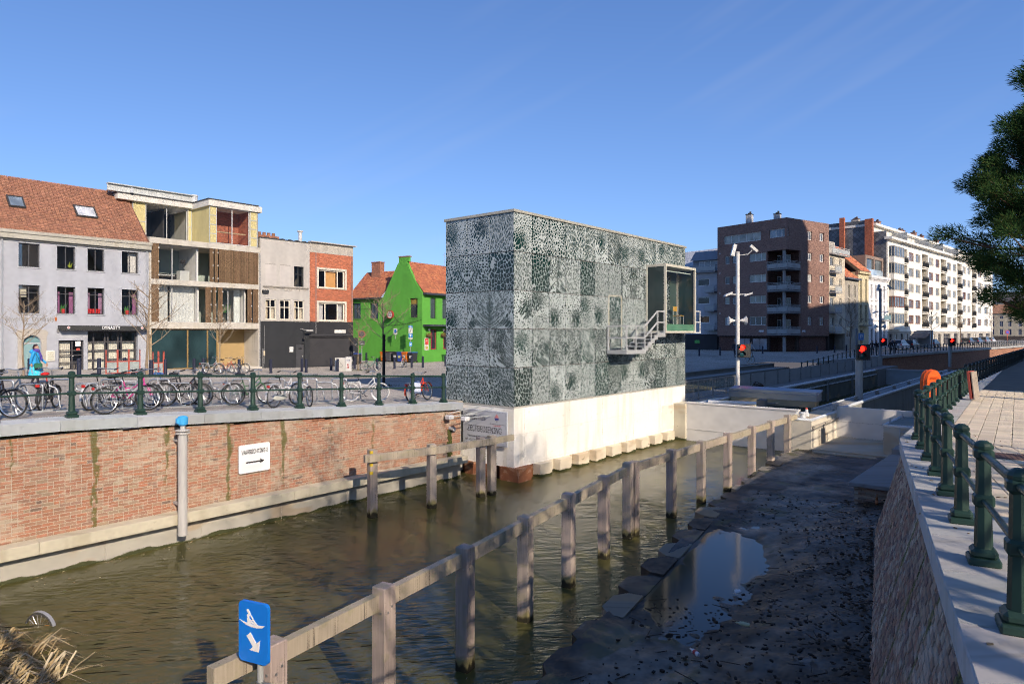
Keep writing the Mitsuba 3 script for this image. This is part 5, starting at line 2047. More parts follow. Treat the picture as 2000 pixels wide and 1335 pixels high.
def signal(label, x, y, z0, z1, post=True):
    k = thing('signal_light', label, 'signal light')
    fr = (x, y, 0, -50)
    m = M(fr, (.03, .03, .03), 5)
    m.rbox(-.24, .24, -.3, -.05, z0, z1, .03)
    part(k, 'housing', m)
    m = M(fr, (.03, .03, .032), 6)
    m.rbox(-.1, .62, -.04, .0, z0 - .02, z1 + .02, .01)
    part(k, 'backing_board', m)
    r = .165
    zc = (z0 + z1) / 2
    for i, (zz, col) in enumerate(((zc + .2, None), (zc - .2, (.015, .06, .07)))):
        if col is None:
            v = trimesh.creation.icosphere(2)
            vv = v.vertices * [r, .06, r] + [0, -.3, zz]
            m = M(fr, (.5, .01, .005), 4)
            m.add(vv, v.faces)
            vt, ft, uv = m.arrays()
            kk = k + '__red_lens'
            scene[kk] = mikit.ply((vt, ft), 'mat_paint', smooth=False, uv=uv)
            scene[kk]['emitter'] = {'type': 'area', 'radiance': {'type': 'rgb', 'value': [2.6, .02, .008]}}
        else:
            m = M(fr, col, 1)
            v = trimesh.creation.icosphere(2)
            m.add(v.vertices * [r, .05, r] + [0, -.3, zz], v.faces)
            part(k, 'green_lens', m, smooth=True)
        m = M(fr, (.025, .025, .025), 5)
        a = np.linspace(math.radians(-20), math.radians(200), 14)
        pts = [[(r + .015) * math.cos(t), 0, (r + .015) * math.sin(t)] for t in a]
        for p, q in zip(pts[:-1], pts[1:]):
            m.quad([p[0], -.3, zz + p[2]], [q[0], -.3, zz + q[2]], [q[0], -.48, zz + q[2]], [p[0], -.48, zz + p[2]])
        part(k, 'hood', m)
    if post:
        m = M(col=(.32, .33, .33), k=4)
        m.tube([(x, y, -1.12), (x, y, z0 + .05)], .2 if y < 10 and x < 60 else .16, 12)
        part(k, 'post', m, 'paint', smooth=True)
    return k


signal('red signal light on a thick grey post on the lock island wall', 40.84, 9.25, 1.1, 1.94)
signal('small red signal light on a grey post beyond the lock, rightmost of the lit ones', 85.2, 10.4, 1.15, 1.95)
signal('red signal light fixed to the tall white camera mast', 40.0, 15.65, 1.12, 1.9, post=False)
signal('red signal light on the thin far camera mast by the far lock gate', 82.7, 16.5, 1.12, 1.95, post=False)


def mast(label, x, y, top, r, col):
    k = thing('camera_mast', label, 'mast')
    m = M(col=col, k=4)
    m.tube([(x, y, -1.12), (x, y, top)], [r, r * .95], 14)
    m.tube([(x, y, top), (x, y, top + .06)], r * .9, 12)
    part(k, 'pole', m, smooth=True)
    fr = (x, y, 0, -50)
    m = M(fr, (.62, .62, .6), 4)
    m.obox((-.28, -.1, top + .15), [[.25, .0, .97], [0, 1, 0], [.97, 0, -.25]], (.36, .1, .1))
    m.tube([(-.2, 0, top - .2), (-.28, -.1, top)], .03, 6)
    part(k, 'camera', m)
    m = M(fr, (.5, .5, .48), 4)
    m.obox((.95, -.1, top + .25), [[.75, 0, -.65], [0, 1, 0], [.65, 0, .75]], (.28, .08, .08))
    m.tube([(.1, 0, top - .15), (.6, -.02, top - .1), (.85, -.1, top + .15)], .03, 6)
    part(k, 'camera', m)
    for sx in (-1, 1):
        m = M(fr, (.6, .6, .58), 4)
        m.obox((sx * .62, -.1, top - 2.55), [[.9 * sx, -.2, -.35 if sx < 0 else .3], [.2, .98 * sx, 0], [.3, 0, .95]], (.25, .13, .06))
        m.tube([(0, 0, top - 2.55), (sx * .5, -.05, top - 2.55)], .03, 6)
        part(k, 'floodlight', m)
        m = M((x, y, 0, -50 + sx * 35), (.62, .62, .6), 4)
        c = np.array([sx * .12, 0, top - 4.15])
        prof = [(.06, .0), (.07, .12), (.14, .3), (.27, .42), (.28, .44)]
        ax = np.array([sx * .85, -.52, 0])
        ax /= np.linalg.norm(ax)
        m.tube([c + ax * h for _, h in prof], [r_ for r_, _ in prof], 14)
        part(k, 'horn_loudspeaker', m, smooth=True)
    return k


mast('tall white mast with cameras, floodlights and horn loudspeakers beside the lock gate', 40.1, 15.85, 7.5, .12, (.62, .62, .6))
mast('thin dark far mast with cameras and floodlights by the far lock gate', 82.8, 16.6, 7.4, .14, (.2, .22, .24))
lp_ = thing('lamp_post', 'thin grey post without a lamp standing left of the far camera mast', 'post')
m = M(col=(.14, .16, .19), k=5)
m.tube([(71, 16.3, -1.1), (71, 16.3, 3.0)], .1, 8)
put(lp_, m)

# ================================================================ FAR SIDE: FLATS, TOWN HOUSES, LONG WHITE BLOCK
WF = (.62, .62, .6)
NTH = ['first', 'second', 'third', 'fourth', 'fifth', 'sixth', 'seventh', 'eighth', 'ninth', 'tenth', 'eleventh', 'twelfth', 'thirteenth', 'fourteenth', 'fifteenth', 'sixteenth', 'seventeenth', 'eighteenth', 'nineteenth', 'twentieth', 'twenty-first', 'twenty-second', 'twenty-third']


def line_frame(p, q):
    return (p[0], p[1], 0, math.degrees(math.atan2(q[1] - p[1], q[0] - p[0])))


def balcony(parent, fr, u0, u1, z, out=1.0, col=(.3, .3, .3), rail=(.36, .38, .38), h=.95, solid=True):
    m = M(fr, col, 8)
    m.box(u0, u1, -out, 0, z - .18, z)
    k = part(parent, 'balcony', m)
    m = M(fr, rail, 5)
    for (a, b, c, d) in ((u0, u1, -out, -out + .05), (u0, u0 + .05, -out, 0), (u1 - .05, u1, -out, 0)):
        m.box(a, b, c, d, z + h - .06, z + h)
    n = max(int((u1 - u0) / 1.0), 2)
    for i in range(n + 1):
        u = u0 + (u1 - u0 - .05) * i / n
        m.box(u, u + .05, -out, -out + .05, z, z + h)
    if solid:
        m.box(u0 + .06, u1 - .06, -out + .005, -out + .035, z + .08, z + h - .22)
    part(k, 'railing', m)
    return k


# brown brick corner block of flats
bf_ = thing('apartment_block', 'dark brown brick corner block of flats with recessed corner balconies', 'building')
PA, PB, PC = (95.2, 40.7), (92.7, 29.9), (102.3, 27.1)
FA, FB = line_frame(PA, PB), line_frame(PB, PC)
LA, LB = math.dist(PA, PB), math.dist(PB, PC)
BR = (.235, .14, .115)
rows = [(12.6, 13.7), (9.65, 10.72), (6.7, 7.75), (3.62, 4.8)]
ha = [(1.13, 7.2, 15.5, 16.7), (8.5, LA - .02, 15.6, 16.75)] + [(1.28, 2.1, a, b) for a, b in rows] + [(2.55, 3.35, a, b) for a, b in rows] + [(5.33, 8.0, a, b) for a, b in rows]
notch = rect(8.15, LA + .2, 2.13, 13.85)
oa = rect(0, LA, 2.13, 18.15).difference(notch)
facade(bf_, FA, oa, ha, BR, 'far_brick', label='dark brick side wall')
hb = [(4.84, 5.88, a, b) for a, b in [(15.5, 16.7)] + rows] + [(7.7, 8.78, a, b) for a, b in [(15.5, 16.7)] + rows] + [(.02, .6, 15.6, 16.75)]
ob = rect(0, LB, 2.13, 18.15).difference(rect(-.2, 3.2, 2.13, 13.85))
facade(bf_, FB, ob, hb, BR, 'far_brick', label='brown brick canal front')
a = math.radians(FA[3])
core = sg.Polygon([(95.6, 40.6), (97.6, 40.6), (103.0, 38.0), (102.35, 27.45), (96.2, 29.3), (95.0, 32.0)][::-1])
core = sg.Polygon([(95.4, 40.5), (95.05, 38.0), (94.4, 33.5), (96.5, 32.4), (96.3, 29.2), (102.2, 27.5), (106, 36), (104, 41.5)])
m = M(col=(.11, .055, .045), k=9)
m.slab(core if core.exterior.is_ccw else sg.Polygon(list(core.exterior.coords)[::-1]), -.2, 18.0)
top = sg.Polygon([(95.3, 40.6), (92.9, 30.1), (102.2, 27.4), (106, 36), (104, 41.5)])
m.slab(top, 17.7, 18.05)
m.slab(top, 13.85, 14.1)
part(bf_, 'core', m, 'far_brick')
m = M(FA, (.045, .03, .03), 8)
m.box(0, 8.2, .5, .8, -.3, 2.2)
m.box(0, LA, 0, .5, 2.0, 2.13)
m.paint((.045, .03, .03))
part(bf_, 'ground_floor_wall', m, 'far_brick')
m = M(FB, (.05, .033, .03), 8)
m.box(3.0, LB, .5, .8, -.3, 2.2)
m.box(0, LB, 0, .5, 2.0, 2.13)
part(bf_, 'ground_floor_front', m, 'far_brick')
for (u0, u1, fr, g) in ((1.0, 2.9, FA, (.2, .24, .28)), (3.4, 5.2, FA, (.22, .26, .32)), (5.6, 7.9, FA, (.2, .25, .3)), (4.0, 5.8, FB, (.1, .12, .14)), (6.6, 9.0, FB, (.18, .2, .2))):
    window(bf_, (fr[0], fr[1], 0, fr[3]), u0, u1, .15, 1.75, (.08, .08, .09), vert=(.5,), rec=.42, glass=g, sill=None, name='shop_window')
for i, (u0, u1, z0, z1) in enumerate(ha):
    wide = u1 - u0
    g = rng.choice([(.05, .06, .08), (.2, .24, .27), (.3, .3, .26), (.1, .12, .15)])
    window(bf_, FA, u0, u1, z0, z1, WF, vert=(.2, .4, .6, .8) if wide > 5 else (.36, .7) if wide > 2 else (), glass=g, bar=.09, sill=None)
for (u0, u1, z0, z1) in hb:
    window(bf_, FB, u0, u1, z0, z1, WF, vert=(.5,) if u0 > 1 else (), glass=rng.choice([(.1, .11, .13), (.3, .3, .28), (.06, .07, .09)]), bar=.11, sill=None)
cor = np.array(PB)
for zf in (11.35, 8.4, 5.4, 2.4):
    m = M(col=(.2, .2, .2), k=8)
    pA = frame_pt(FA, 8.15, 0, 0)[:2]
    pB = frame_pt(FB, 3.15, 0, 0)[:2]
    inA, inB = frame_pt(FA, 8.15, 2.2, 0)[:2], frame_pt(FB, 3.15, 2.2, 0)[:2]
    out_c = cor + (cor - (np.array(inA) + np.array(inB)) / 2) * .12
    poly = sg.Polygon([pA, out_c, pB, inB, inA])
    m.slab(poly if poly.exterior.is_ccw else sg.Polygon(list(poly.exterior.coords)[::-1]), zf - .22, zf)
    k = part(bf_, 'balcony', m)
    m = M(col=(.3, .31, .31), k=5)
    ring = [pA, pA + (out_c - pA) * .5, out_c, out_c + (pB - out_c) * .5, pB]
    for p, q in zip(ring[:-1], ring[1:]):
        for dz in (.98, .8):
            m.beam((*p, zf + dz), (*q, zf + dz), .05, .05)
        m.beam((*p, zf), (*p, zf + 1.0), .05, .05)
        m.beam((*(p + (q - p) * .04), zf + .36), (*(p + (q - p) * .96), zf + .36), .03, .62)
    part(k, 'railing', m)
    m = M(FA, (.55, .55, .53), 6)
    m.box(8.3, 8.9, 2.25, 2.3, zf, zf + 2.0)
    m.box(9.4, 10.3, 2.25, 2.3, zf, zf + 2.0)
    part(k, 'balcony_door', m)
    m = M(FA, (.06, .07, .08), 1)
    m.box(8.36, 8.84, 2.22, 2.25, zf + .1, zf + 1.9)
    m.box(9.48, 10.22, 2.22, 2.25, zf + .1, zf + 1.9)
    part(k, 'door_pane', m, 'dark_glass')
m = M(col=(.3, .29, .28), k=7)
cp = cor + np.array([.6, .5])
m.tube([(*cp, -.2), (*cp, 14)], .22, 10)
part(bf_, 'corner_column', m)
m = M(FA, (.03, .03, .03), 5)
for z in (14.2, 11.3, 8.35, 5.4):
    m.paint((.5, .5, .5)).box(.35, .55, -.05, 0, z - .1, z + .1)
part(bf_, 'wall_vents', m)
for (fr, u, lab) in ((FA, 6.9, 'small white street sign on the side of the brown flats'), (FB, 3.5, 'small white street sign on the canal front of the brown flats')):
    k = thing('street_name_sign', lab, 'sign')
    m = M(fr, (.55, .56, .58), 6)
    m.box(u, u + .75, -.04, 0, 2.65, 2.9)
    put(k, m)
for (x, y, h, lab) in ((95.6, 36.2, 19.6, 'pale metal chimney with a dark cap on the roof of the brown flats'), (95.5, 32.2, 19.2, 'low chimney pair near the front corner of the brown flats roof')):
    k = thing('chimney', lab, 'chimney')
    m = M(col=(.4, .41, .42), k=6)
    m.box(x, x + .8, y - .4, y + .4, 18, h)
    part(k, 'stack', m)
    m = M(col=(.03, .03, .03), k=6)
    m.box(x - .05, x + .85, y - .45, y + .45, h, h + .12)
    m.tube([(x + .2, y - .2, h + .1), (x + .2, y - .2, h + .45)], .14, 8)
    m.tube([(x + .6, y + .2, h + .1), (x + .6, y + .2, h + .35)], .12, 8)
    part(k, 'cap', m)

# pale flats left of it, behind the patterned building
lf = thing('apartment_block', 'pale rendered block of flats with grey balconies left of the brown flats', 'building')
FL = line_frame((97, 60), (97.2, 41.5))
fw_ = [(15.2, 17.2, z, z + 1.15) for z in (9.7, 6.9, 4.0)] + [(18.0, 18.45, z - .7, z + 1.3) for z in (9.7, 6.9, 4.0)] + [(6, 8, z, z + 1.15) for z in (9.7, 6.9, 4.0)]
facade(lf, FL, rect(0, 18.4, 2.3, 12.0), [h for h in fw_ if h[1] < 18.4], (.42, .43, .46))
m = M(FL, (.4, .4, .42), 9)
m.box(0, 18.4, .4, 8, -.3, 12.0)
m.paint((.05, .05, .055)).box(0, 18.4, .05, .4, -.3, 2.3)
part(lf, 'core', m, 'plaster')
for h in fw_:
    if h[1] < 18.4:
        window(lf, FL, *h, WF, vert=(), glass=(.02, .025, .03), bar=.14, sill=None)
for z in (8.75, 5.9, 3.0):
    balcony(lf, FL, 16.9, 18.4, z, 1.2)
balcony(lf, FL, 14.4, 18.4, 11.9, .8)
m = M(FL, (.2, .22, .25), 5)
m.box(14.2, 18.4, .8, 6, 12.0, 13.9)
m.add([[13.9, .3, 13.7], [18.4, .3, 13.7], [18.4, 2.2, 15.3], [13.9, 2.2, 15.3], [13.9, 8, 15.3], [18.4, 8, 15.3]], [[0, 1, 2], [0, 2, 3], [3, 2, 5], [3, 5, 4], [0, 3, 4]])
part(lf, 'zinc_roof', m)
k = window(lf, FL, 15.2, 18.3, 12.1, 13.6, WF, vert=(.3, .6), glass=(.2, .22, .25), rec=.7, sill=None)
m = M(FL, (.33, .35, .38), 5)
m.add([[0, 3, 12.2], [14.0, 3, 13.0], [14.0, 12, 16.9], [0, 12, 16.4]], [[0, 1, 2], [0, 2, 3]])
part(lf, 'sloping_roof', m)
window(lf, FL, 14.2, 16.2, .1, 1.9, (.05, .05, .06), vert=(), glass=(.25, .27, .28), rec=.02, sill=None, name='shop_window')
m = M(FL, (.12, .4, .1), 6)
m.box(14.8, 15.6, .0, .02, .9, 1.4)
ps = thing('poster', 'green and white poster in the shop window under the pale flats', 'poster')
put(ps, m)

# the row between the brown flats and the white block
FRW = line_frame((102.3, 27.1), (126.1, 24.5))
b1 = thing('apartment_house', 'narrow cream house with grey balconies next to the brown flats', 'house')
w1 = [(.4, 2.0, z, z + 1.25) for z in (12.2, 9.3, 6.4, 3.5)] + [(3.85, 4.75, z, z + 1.1) for z in (12.3, 9.4, 6.5, 3.6)]
facade(b1, FRW, rect(0, 6.0, 2.4, 13.9), w1, (.5, .45, .36))
m = M(FRW, (.4, .36, .3), 9)
m.box(0, 6, .32, 9, 2.4, 13.8)
m.paint((.03, .03, .03)).box(0, 6, 1.5, 9, -.2, 2.4)
m.paint((.05, .04, .04)).box(0, .3, .1, 1.5, -.2, 2.4)
part(b1, 'core', m, 'plaster')
for h in w1:
    window(b1, FRW, *h, (.5, .5, .48), vert=(.5,) if h[1] - h[0] > 1 else (), glass=(.06, .07, .08), bar=.12, sill=None)
for z in (11.3, 8.4, 5.5, 2.7):
    balcony(b1, FRW, .02, 2.4, z, .9)
balcony(b1, FRW, .02, 6.6, 14.0, .5)
m = M(FRW, (.35, .33, .3), 8)
m.box(.1, 6.2, 1.5, 8, 13.9, 16.2)
part(b1, 'set_back_floor', m)
b2 = thing('town_house', 'small beige town house with an orange roof, lowest of the row', 'house')
w2 = [(7.24, 8.1, 7.9, 9.75), (9.6, 10.4, 7.9, 9.75), (7.24, 8.1, 5.44, 7.46 + .2), (9.6, 10.4, 5.44, 7.6), (6.6, 9.0, 1.8, 3.5)]
facade(b2, FRW, rect(6.02, 11.4, -.2, 10.7), w2, (.34, .315, .27))
m = M(FRW, (.34, .315, .27), 9)
m.box(6.02, 11.4, .35, 7, -.2, 10.6)
part(b2, 'core', m, 'plaster')
for h in w2:
    window(b2, FRW, *h, (.5, .48, .42), vert=(.5,), glass=(.08, .08, .08), bar=.09, sill=None)
pitched(b2, FRW, 5.9, 11.5, -.3, 10.75, 3.5, 14.0, OR, .5, .5, wave=0)
m = M(FRW, (.1, .11, .14), 6)
m.box(5.9, 11.6, -.5, 0, 10.62, 10.85)
part(b2, 'gutter', m)
b3 = thing('town_house', 'narrow pale yellow town house with an orange roof', 'house')
w3 = [(12.2, 13.0, 9.1 - 1.9, 11.0), (14.4, 15.2, 9.1 - 1.9, 11.0), (12.2, 13.0, 4.2, 7.6 - .7), (14.4, 15.2, 4.2, 6.9), (12.2, 13.4, .8, 3.0)]
facade(b3, FRW, rect(11.42, 15.95, -.2, 12.1), w3, (.5, .44, .29))
m = M(FRW, (.46, .4, .26), 9)
m.box(11.42, 15.95, .35, 7, -.2, 12.0)
m.box(11.3, 16.0, -.3, 0, 11.75, 12.15)
part(b3, 'core', m, 'plaster')
for h in w3:
    window(b3, FRW, *h, (.4, .37, .27), vert=(.5,), glass=(.05, .05, .05), bar=.09, sill=None)
balcony(b3, FRW, 11.9, 15.4, 3.75, .7, (.3, .28, .22), (.25, .24, .22), solid=False)
pitched(b3, FRW, 11.3, 16.0, -.4, 12.15, 4.5, 16.6, OR, .5, .5, wave=0)
b4 = thing('town_house', 'tall white town house with a timber and glass roof extension', 'house')
w4 = [(a, a + .75, z, z + h) for a in (16.9, 18.9, 20.9, 22.9) for z, h in ((8.0, 2.3), (4.9, 2.1))] + [(16.9 + 2 * i, 17.9 + 2 * i, .7, 3.2) for i in range(4)]
facade(b4, FRW, rect(15.97, 24.9, -.2, 11.5), w4, (.66, .66, .67))
m = M(FRW, (.6, .6, .6), 9)
m.box(15.97, 24.9, .35, 8, -.2, 11.5)
m.box(15.9, 25.0, -.45, 0, 11.35, 11.75)
for q in range(16):
    m.box(16.1 + q * .56, 16.3 + q * .56, -.4, 0, 11.1, 11.35)
m.box(16.0, 24.9, -.12, 0, 4.5, 4.75)
for a in (16.9, 18.9, 20.9, 22.9):
    m.box(a - .1, a + .85, -.2, 0, 7.7, 7.85)
part(b4, 'core', m, 'plaster')
for h in w4:
    window(b4, FRW, *h, (.55, .55, .55), vert=(.5,), glass=(.05, .06, .07), bar=.08, sill=None)
balcony(b4, FRW, 20.5, 23.8, 4.6, .9, rail=(.15, .24, .26))
m = M(FRW, (.23, .17, .14), 8)
m.box(8.5, 24.6, 3.6, 9, 11.5, 14.6)
m.box(16.4, 24.7, .6, 3.6, 14.6, 15.1)
m.box(16.3, 16.9, .6, 3.6, 11.6, 14.6)
m.box(20.1, 20.7, .6, 3.6, 11.6, 14.6)
m.box(24.2, 24.7, .6, 3.6, 11.6, 14.6)
part(b4, 'roof_extension', m)
m = M(FRW, (.1, .12, .13), 1)
m.box(16.9, 20.1, .8, .85, 12.9, 14.6)
m.box(20.7, 24.2, .8, .85, 12.9, 14.6)
m.paint((.3, .38, .45)).box(16.9, 24.2, .5, .55, 11.7, 12.9)
part(b4, 'extension_window', m, 'dark_glass')

# long white apartment block
wb_ = thing('apartment_block', 'long white six storey apartment block with rows of recessed balconies', 'building')
FW_ = line_frame((126.1, 24.5), (190.8, 17.5))
UEND = 79.0
BAL = [(7.5, 11.6), (20.4, 24.2), (32.9, 37.1), (45.6, 49.3), (58.1, 61.8)]
WIN = [(12.4, 15.3), (16.4, 19.4), (24.9, 27.8), (29.3, 32.1), (37.7, 40.6), (42.0, 44.9), (50.0, 52.9), (54.2, 57.1), (63.8, 67.4), (70.2, 74.0), (75.6, 77.3)]
FLO = [15.55, 12.7, 9.85, 7.0, 4.15]
holes = []
for z in FLO:
    holes += [(a, b, z - .55, z + 1.9) for a, b in BAL]
    holes += [(a, b, z, z + 1.55) for a, b in WIN]
WHT = (.72, .69, .62)
facade(wb_, FW_, rect(1.1, UEND, 2.95, 18.35), holes, WHT)
m = M(FW_, (.58, .54, .46), 9)
m.box(1.1, UEND, 1.6, 12, 2.9, 18.3)
for z in FLO:
    m.box(1.2, UEND - .1, .3, 1.6, z - .65, z - .55)
for (a, b) in BAL + WIN:
    m.box(a - .12, a - .004, .3, 1.6, 2.95, 18.3)
    m.box(b + .004, b + .12, .3, 1.6, 2.95, 18.3)
part(wb_, 'core', m, 'plaster')
m = M(FW_, (.66, .64, .58), 7)
m.box(.6, UEND + .5, -.8, .4, 18.35, 18.75)
m.box(1.1, UEND, -.06, 0, 2.75, 2.95)
part(wb_, 'cornice', m)
m = M(FW_, (.64, .61, .54), 9)
m.box(1.2, UEND, 2.3, 11.5, 18.7, 20.9)
m.paint((.68, .66, .6)).box(.9, UEND + .3, 1.7, 12, 20.9, 21.3)
part(wb_, 'set_back_floor', m, 'plaster')
m = M(FW_, (.3, .32, .33), 4)
for i in range(27):
    m.box(1.5 + i * 2.9, 1.55 + i * 2.9, -.3, -.25, 18.75, 19.7)
m.box(1.5, UEND - 1, -.3, -.25, 19.65, 19.72)
for u in (10.5, 24, 33.5, 45):
    m.box(u, u + .06, -.3, 2.3, 18.75, 20.5)
part(wb_, 'roof_terrace_railing', m)
FRM = [(.42, .4, .35), (.42, .4, .35), (.2, .075, .045), (.3, .28, .25)]
for fi, z in enumerate(FLO):
    for wi, (a, b) in enumerate(WIN):
        c = FRM[2] if (fi >= 3 and wi < 2) or rng.random() < .2 else FRM[rng.choice([0, 1, 3])]
        window(wb_, FW_, a, b, z, z + 1.55, c, vert=(.25, .5, .75), glass=rng.choice([(.1, .12, .14), (.14, .16, .18), (.06, .07, .08), (.2, .2, .19)]), bar=.14, sill=(.6, .57, .5), rec=.14)
    for bi, (a, b) in enumerate(BAL):
        m = M(FW_, (.6, .57, .5), 8)
        m.box(a - .1, b + .1, -.25, .3, z - .7, z - .551)
        k = part(wb_, 'balcony', m)
        m = M(FW_, (.03, .032, .033), 5)
        m.box(a, b, -.2, -.15, z + .42, z + .47)
        n = 14
        for q in range(n + 1):
            u = a + (b - a - .04) * q / n
            m.box(u, u + .05, -.2, -.16, z - .55, z + .44)
        m.box(a, b, -.155, -.15, z - .5, z + .2)
        part(k, 'railing', m)
        m = M(FW_, (.16, .07, .045) if bi == 0 else (.2, .19, .17), 6)
        m.box(a + .3, a + 1.5, 1.54, 1.6, z - .55, z + 1.6)
        part(k, 'balcony_door', m)
        if rng.random() < .5:
            m = M(FW_, rng.choice([(.3, .08, .04), (.05, .12, .04), (.35, .33, .28)]), 8)
            m.box(a + .6, a + 1.8, -.1, .3, z - .55, z - .05)
            part(k, 'planter', m)
for fi, z in enumerate(FLO):
    c = FRM[2] if fi == 3 else (.4, .38, .33)
    m = M(FW_, c, 5)
    m.box(1.6, 6.9, -.9, 0, z - .12, z)
    m.box(1.6, 6.9, -.9, 0, z + 1.6, z + 1.75)
    for u in (1.6, 2.9, 4.2, 5.5, 6.75):
        m.box(u, u + .15, -.9, -.78, z, z + 1.6)
    for w in (-.45,):
        m.box(1.6, 1.7, w, w + .1, z, z + 1.6)
    k = part(wb_, 'bow_window', m)
    m = M(FW_, (.12, .14, .16), 1)
    m.box(1.66, 6.85, -.84, -.05, z, z + 1.6)
    part(k, 'pane', m, 'dark_glass')
    m = M(FW_, WHT, 9)
    m.box(1.55, 6.95, -.85, 0, z - 1.1, z - .12)
    part(k, 'bow_wall', m, 'plaster')
GF = [(1.6, 3.4), (4.4, 6.0), (7.8, 9.2), (10.2, 12.0), (13.0, 15.0), (15.6, 18.6), (21, 24), (26, 29), (31, 33), (35, 40), (43, 46), (48, 51), (54, 57), (60, 62), (65, 69), (72, 76)]
facade(wb_, FW_, rect(1.1, UEND, -.2, 2.75), [(a, b, .05, 2.3) for a, b in GF], (.33, .31, .27), name='ground_floor_wall')
for a, b in GF:
    pale = rng.random() < .45
    m = M(FW_, (.55, .54, .5) if pale else (.05, .05, .06), 6 if pale else 1)
    m.box(a, b, .2, .26, -.1, 2.3)
    k = part(wb_, 'garage_door' if pale else 'entrance', m, 'paint' if pale else 'dark_glass')
    m = M(FW_, (.25, .24, .22), 6)
    m.box((a + b) / 2 - .06, (a + b) / 2 + .06, .17, .2, 0, 2.3)
    m.box(a, b, .17, .2, 1.6, 1.68)
    part(k, 'frame', m)
# slate hung party wall at its near end with two brick chimney breasts


def slate_col(p, n, uv):
    c, k_ = decode(uv)
    s, t = (p.y + p.z) / .8, (p.y - p.z) / .8
    fs, ft = s - dr.floor(s), t - dr.floor(t)
    j = dr.maximum(dr.abs(fs - .5), dr.abs(ft - .5))
    return c * (.6 + .6 * cell_rand(dr.floor(s), dr.floor(t), 2)) * (1.0 - .6 * smoothstep(.43, .48, j)) * (.8 + .4 * fbm(p.y * .5, p.z * .5, 2.0, 3))


scene['mat_slate'] = two({'type': 'principled', 'base_color': proc(slate_col), 'roughness': .6, 'specular': .4})
m = M(FW_, (.16, .165, .17), 5)
m.box(1.02, 1.1, .2, 13, 8, 19.8)
m.box(1.02, 1.16, 2.2, 13, 19.8, 22.0)
part(wb_, 'slate_wall', m, 'slate', label='dark slate hung end wall')
m = M(FW_, (.33, .1, .055), 9)
m.box(.5, 1.02, 2.2, 3.45, 8, 22.1)
m.box(.5, 1.02, 6.85, 7.65, 8, 22.8)
part(wb_, 'chimney_breast', m, 'far_brick')
m = M(FW_, (.36, .33, .3), 8)
for (u, w, h) in ((2.0, 5, 1.2), (4.0, 6, 1.4), (9.5, 4, 1.5), (22, 4, 1.3), (23.5, 4, 1.3), (31, 4, 1.7), (36, 4, 1.5), (47, 4, 1.6)):
    nch = globals().get('nch', 0) + 1
    kk = thing('chimney', f'{NTH[nch - 1]} chimney stack from the left on the white apartment block', 'chimney', 'chimney stacks on the white apartment block')
    m = M(FW_, (.3, .17, .13) if u > 8 else (.42, .38, .33), 8)
    m.box(u, u + .9, w, w + .9, 21.2, 21.3 + h)
    part(kk, 'stack', m)
    m = M(FW_, (.12, .08, .07), 8)
    m.box(u - .08, u + .98, w - .08, w + .98, 21.3 + h, 21.4 + h)
    m.tube([(u + .25, w + .3, 21.4 + h), (u + .25, w + .3, 21.75 + h)], .15, 8)
    m.tube([(u + .65, w + .6, 21.4 + h), (u + .65, w + .6, 21.75 + h)], .15, 8)
    part(kk, 'pots', m)

# distant corner house at the end of the street
db = thing('apartment_house', 'distant cream house with a brown tiled roof at the right end of the street', 'house')
FD = line_frame((265, 22.5), (265, 0))
dw = [(u, u + .9, z, z + h) for u in (1.3, 3.6, 5.8, 8.4, 10.4) for z, h in ((6.9, .9), (4.4, 1.7), (1.7, 1.9))]
facade(db, FD, rect(-2, 20, -1.5, 8.6), dw, (.4, .36, .28))
m = M(FD, (.36, .32, .25), 9)
m.box(-2, 20, .4, 9, -1.5, 8.5)
part(db, 'core', m, 'plaster')
for h in dw:
    window(db, FD, *h, (.3, .3, .32), vert=(.5,), glass=(.06, .08, .12), bar=.1, sill=None)
m = M(FD, (.3, .16, .1), 9)
m.add([[-2.3, -.4, 8.6], [20, -.4, 8.6], [20, 4, 11.6], [-2.3, 4, 11.6], [20, 9, 8.6], [-2.3, 9, 8.6]], [[0, 1, 2], [0, 2, 3], [3, 2, 4], [3, 4, 5]])
part(db, 'roof', m)
m = M(FD, (.2, .12, .09), 9)
m.box(1, 2, 3, 4, 10, 13)
part(db, 'chimney', m)
db2 = thing('apartment_house', 'distant dark roofed house rising behind the brown tiled roof', 'house')
m = M(FD, (.3, .28, .25), 9)
m.box(-1, 14, 18, 26, -1, 13)
part(db2, 'wall', m, 'plaster')
m = M(FD, (.1, .09, .1), 9)
m.add([[-1.5, 17.5, 13], [14.5, 17.5, 13], [14.5, 22, 16.5], [-1.5, 22, 16.5], [14.5, 26.5, 13], [-1.5, 26.5, 13]], [[0, 1, 2], [0, 2, 3], [3, 2, 4], [3, 4, 5]])
part(db2, 'roof', m)
qw = thing('quay_wall', 'dark retaining wall in front of the distant cream house', 'wall')
m = M(col=(.05, .04, .038), k=9)
m.box(258, 259, -20, 24, -3.4, 1.4)
put(qw, m, 'far_brick')

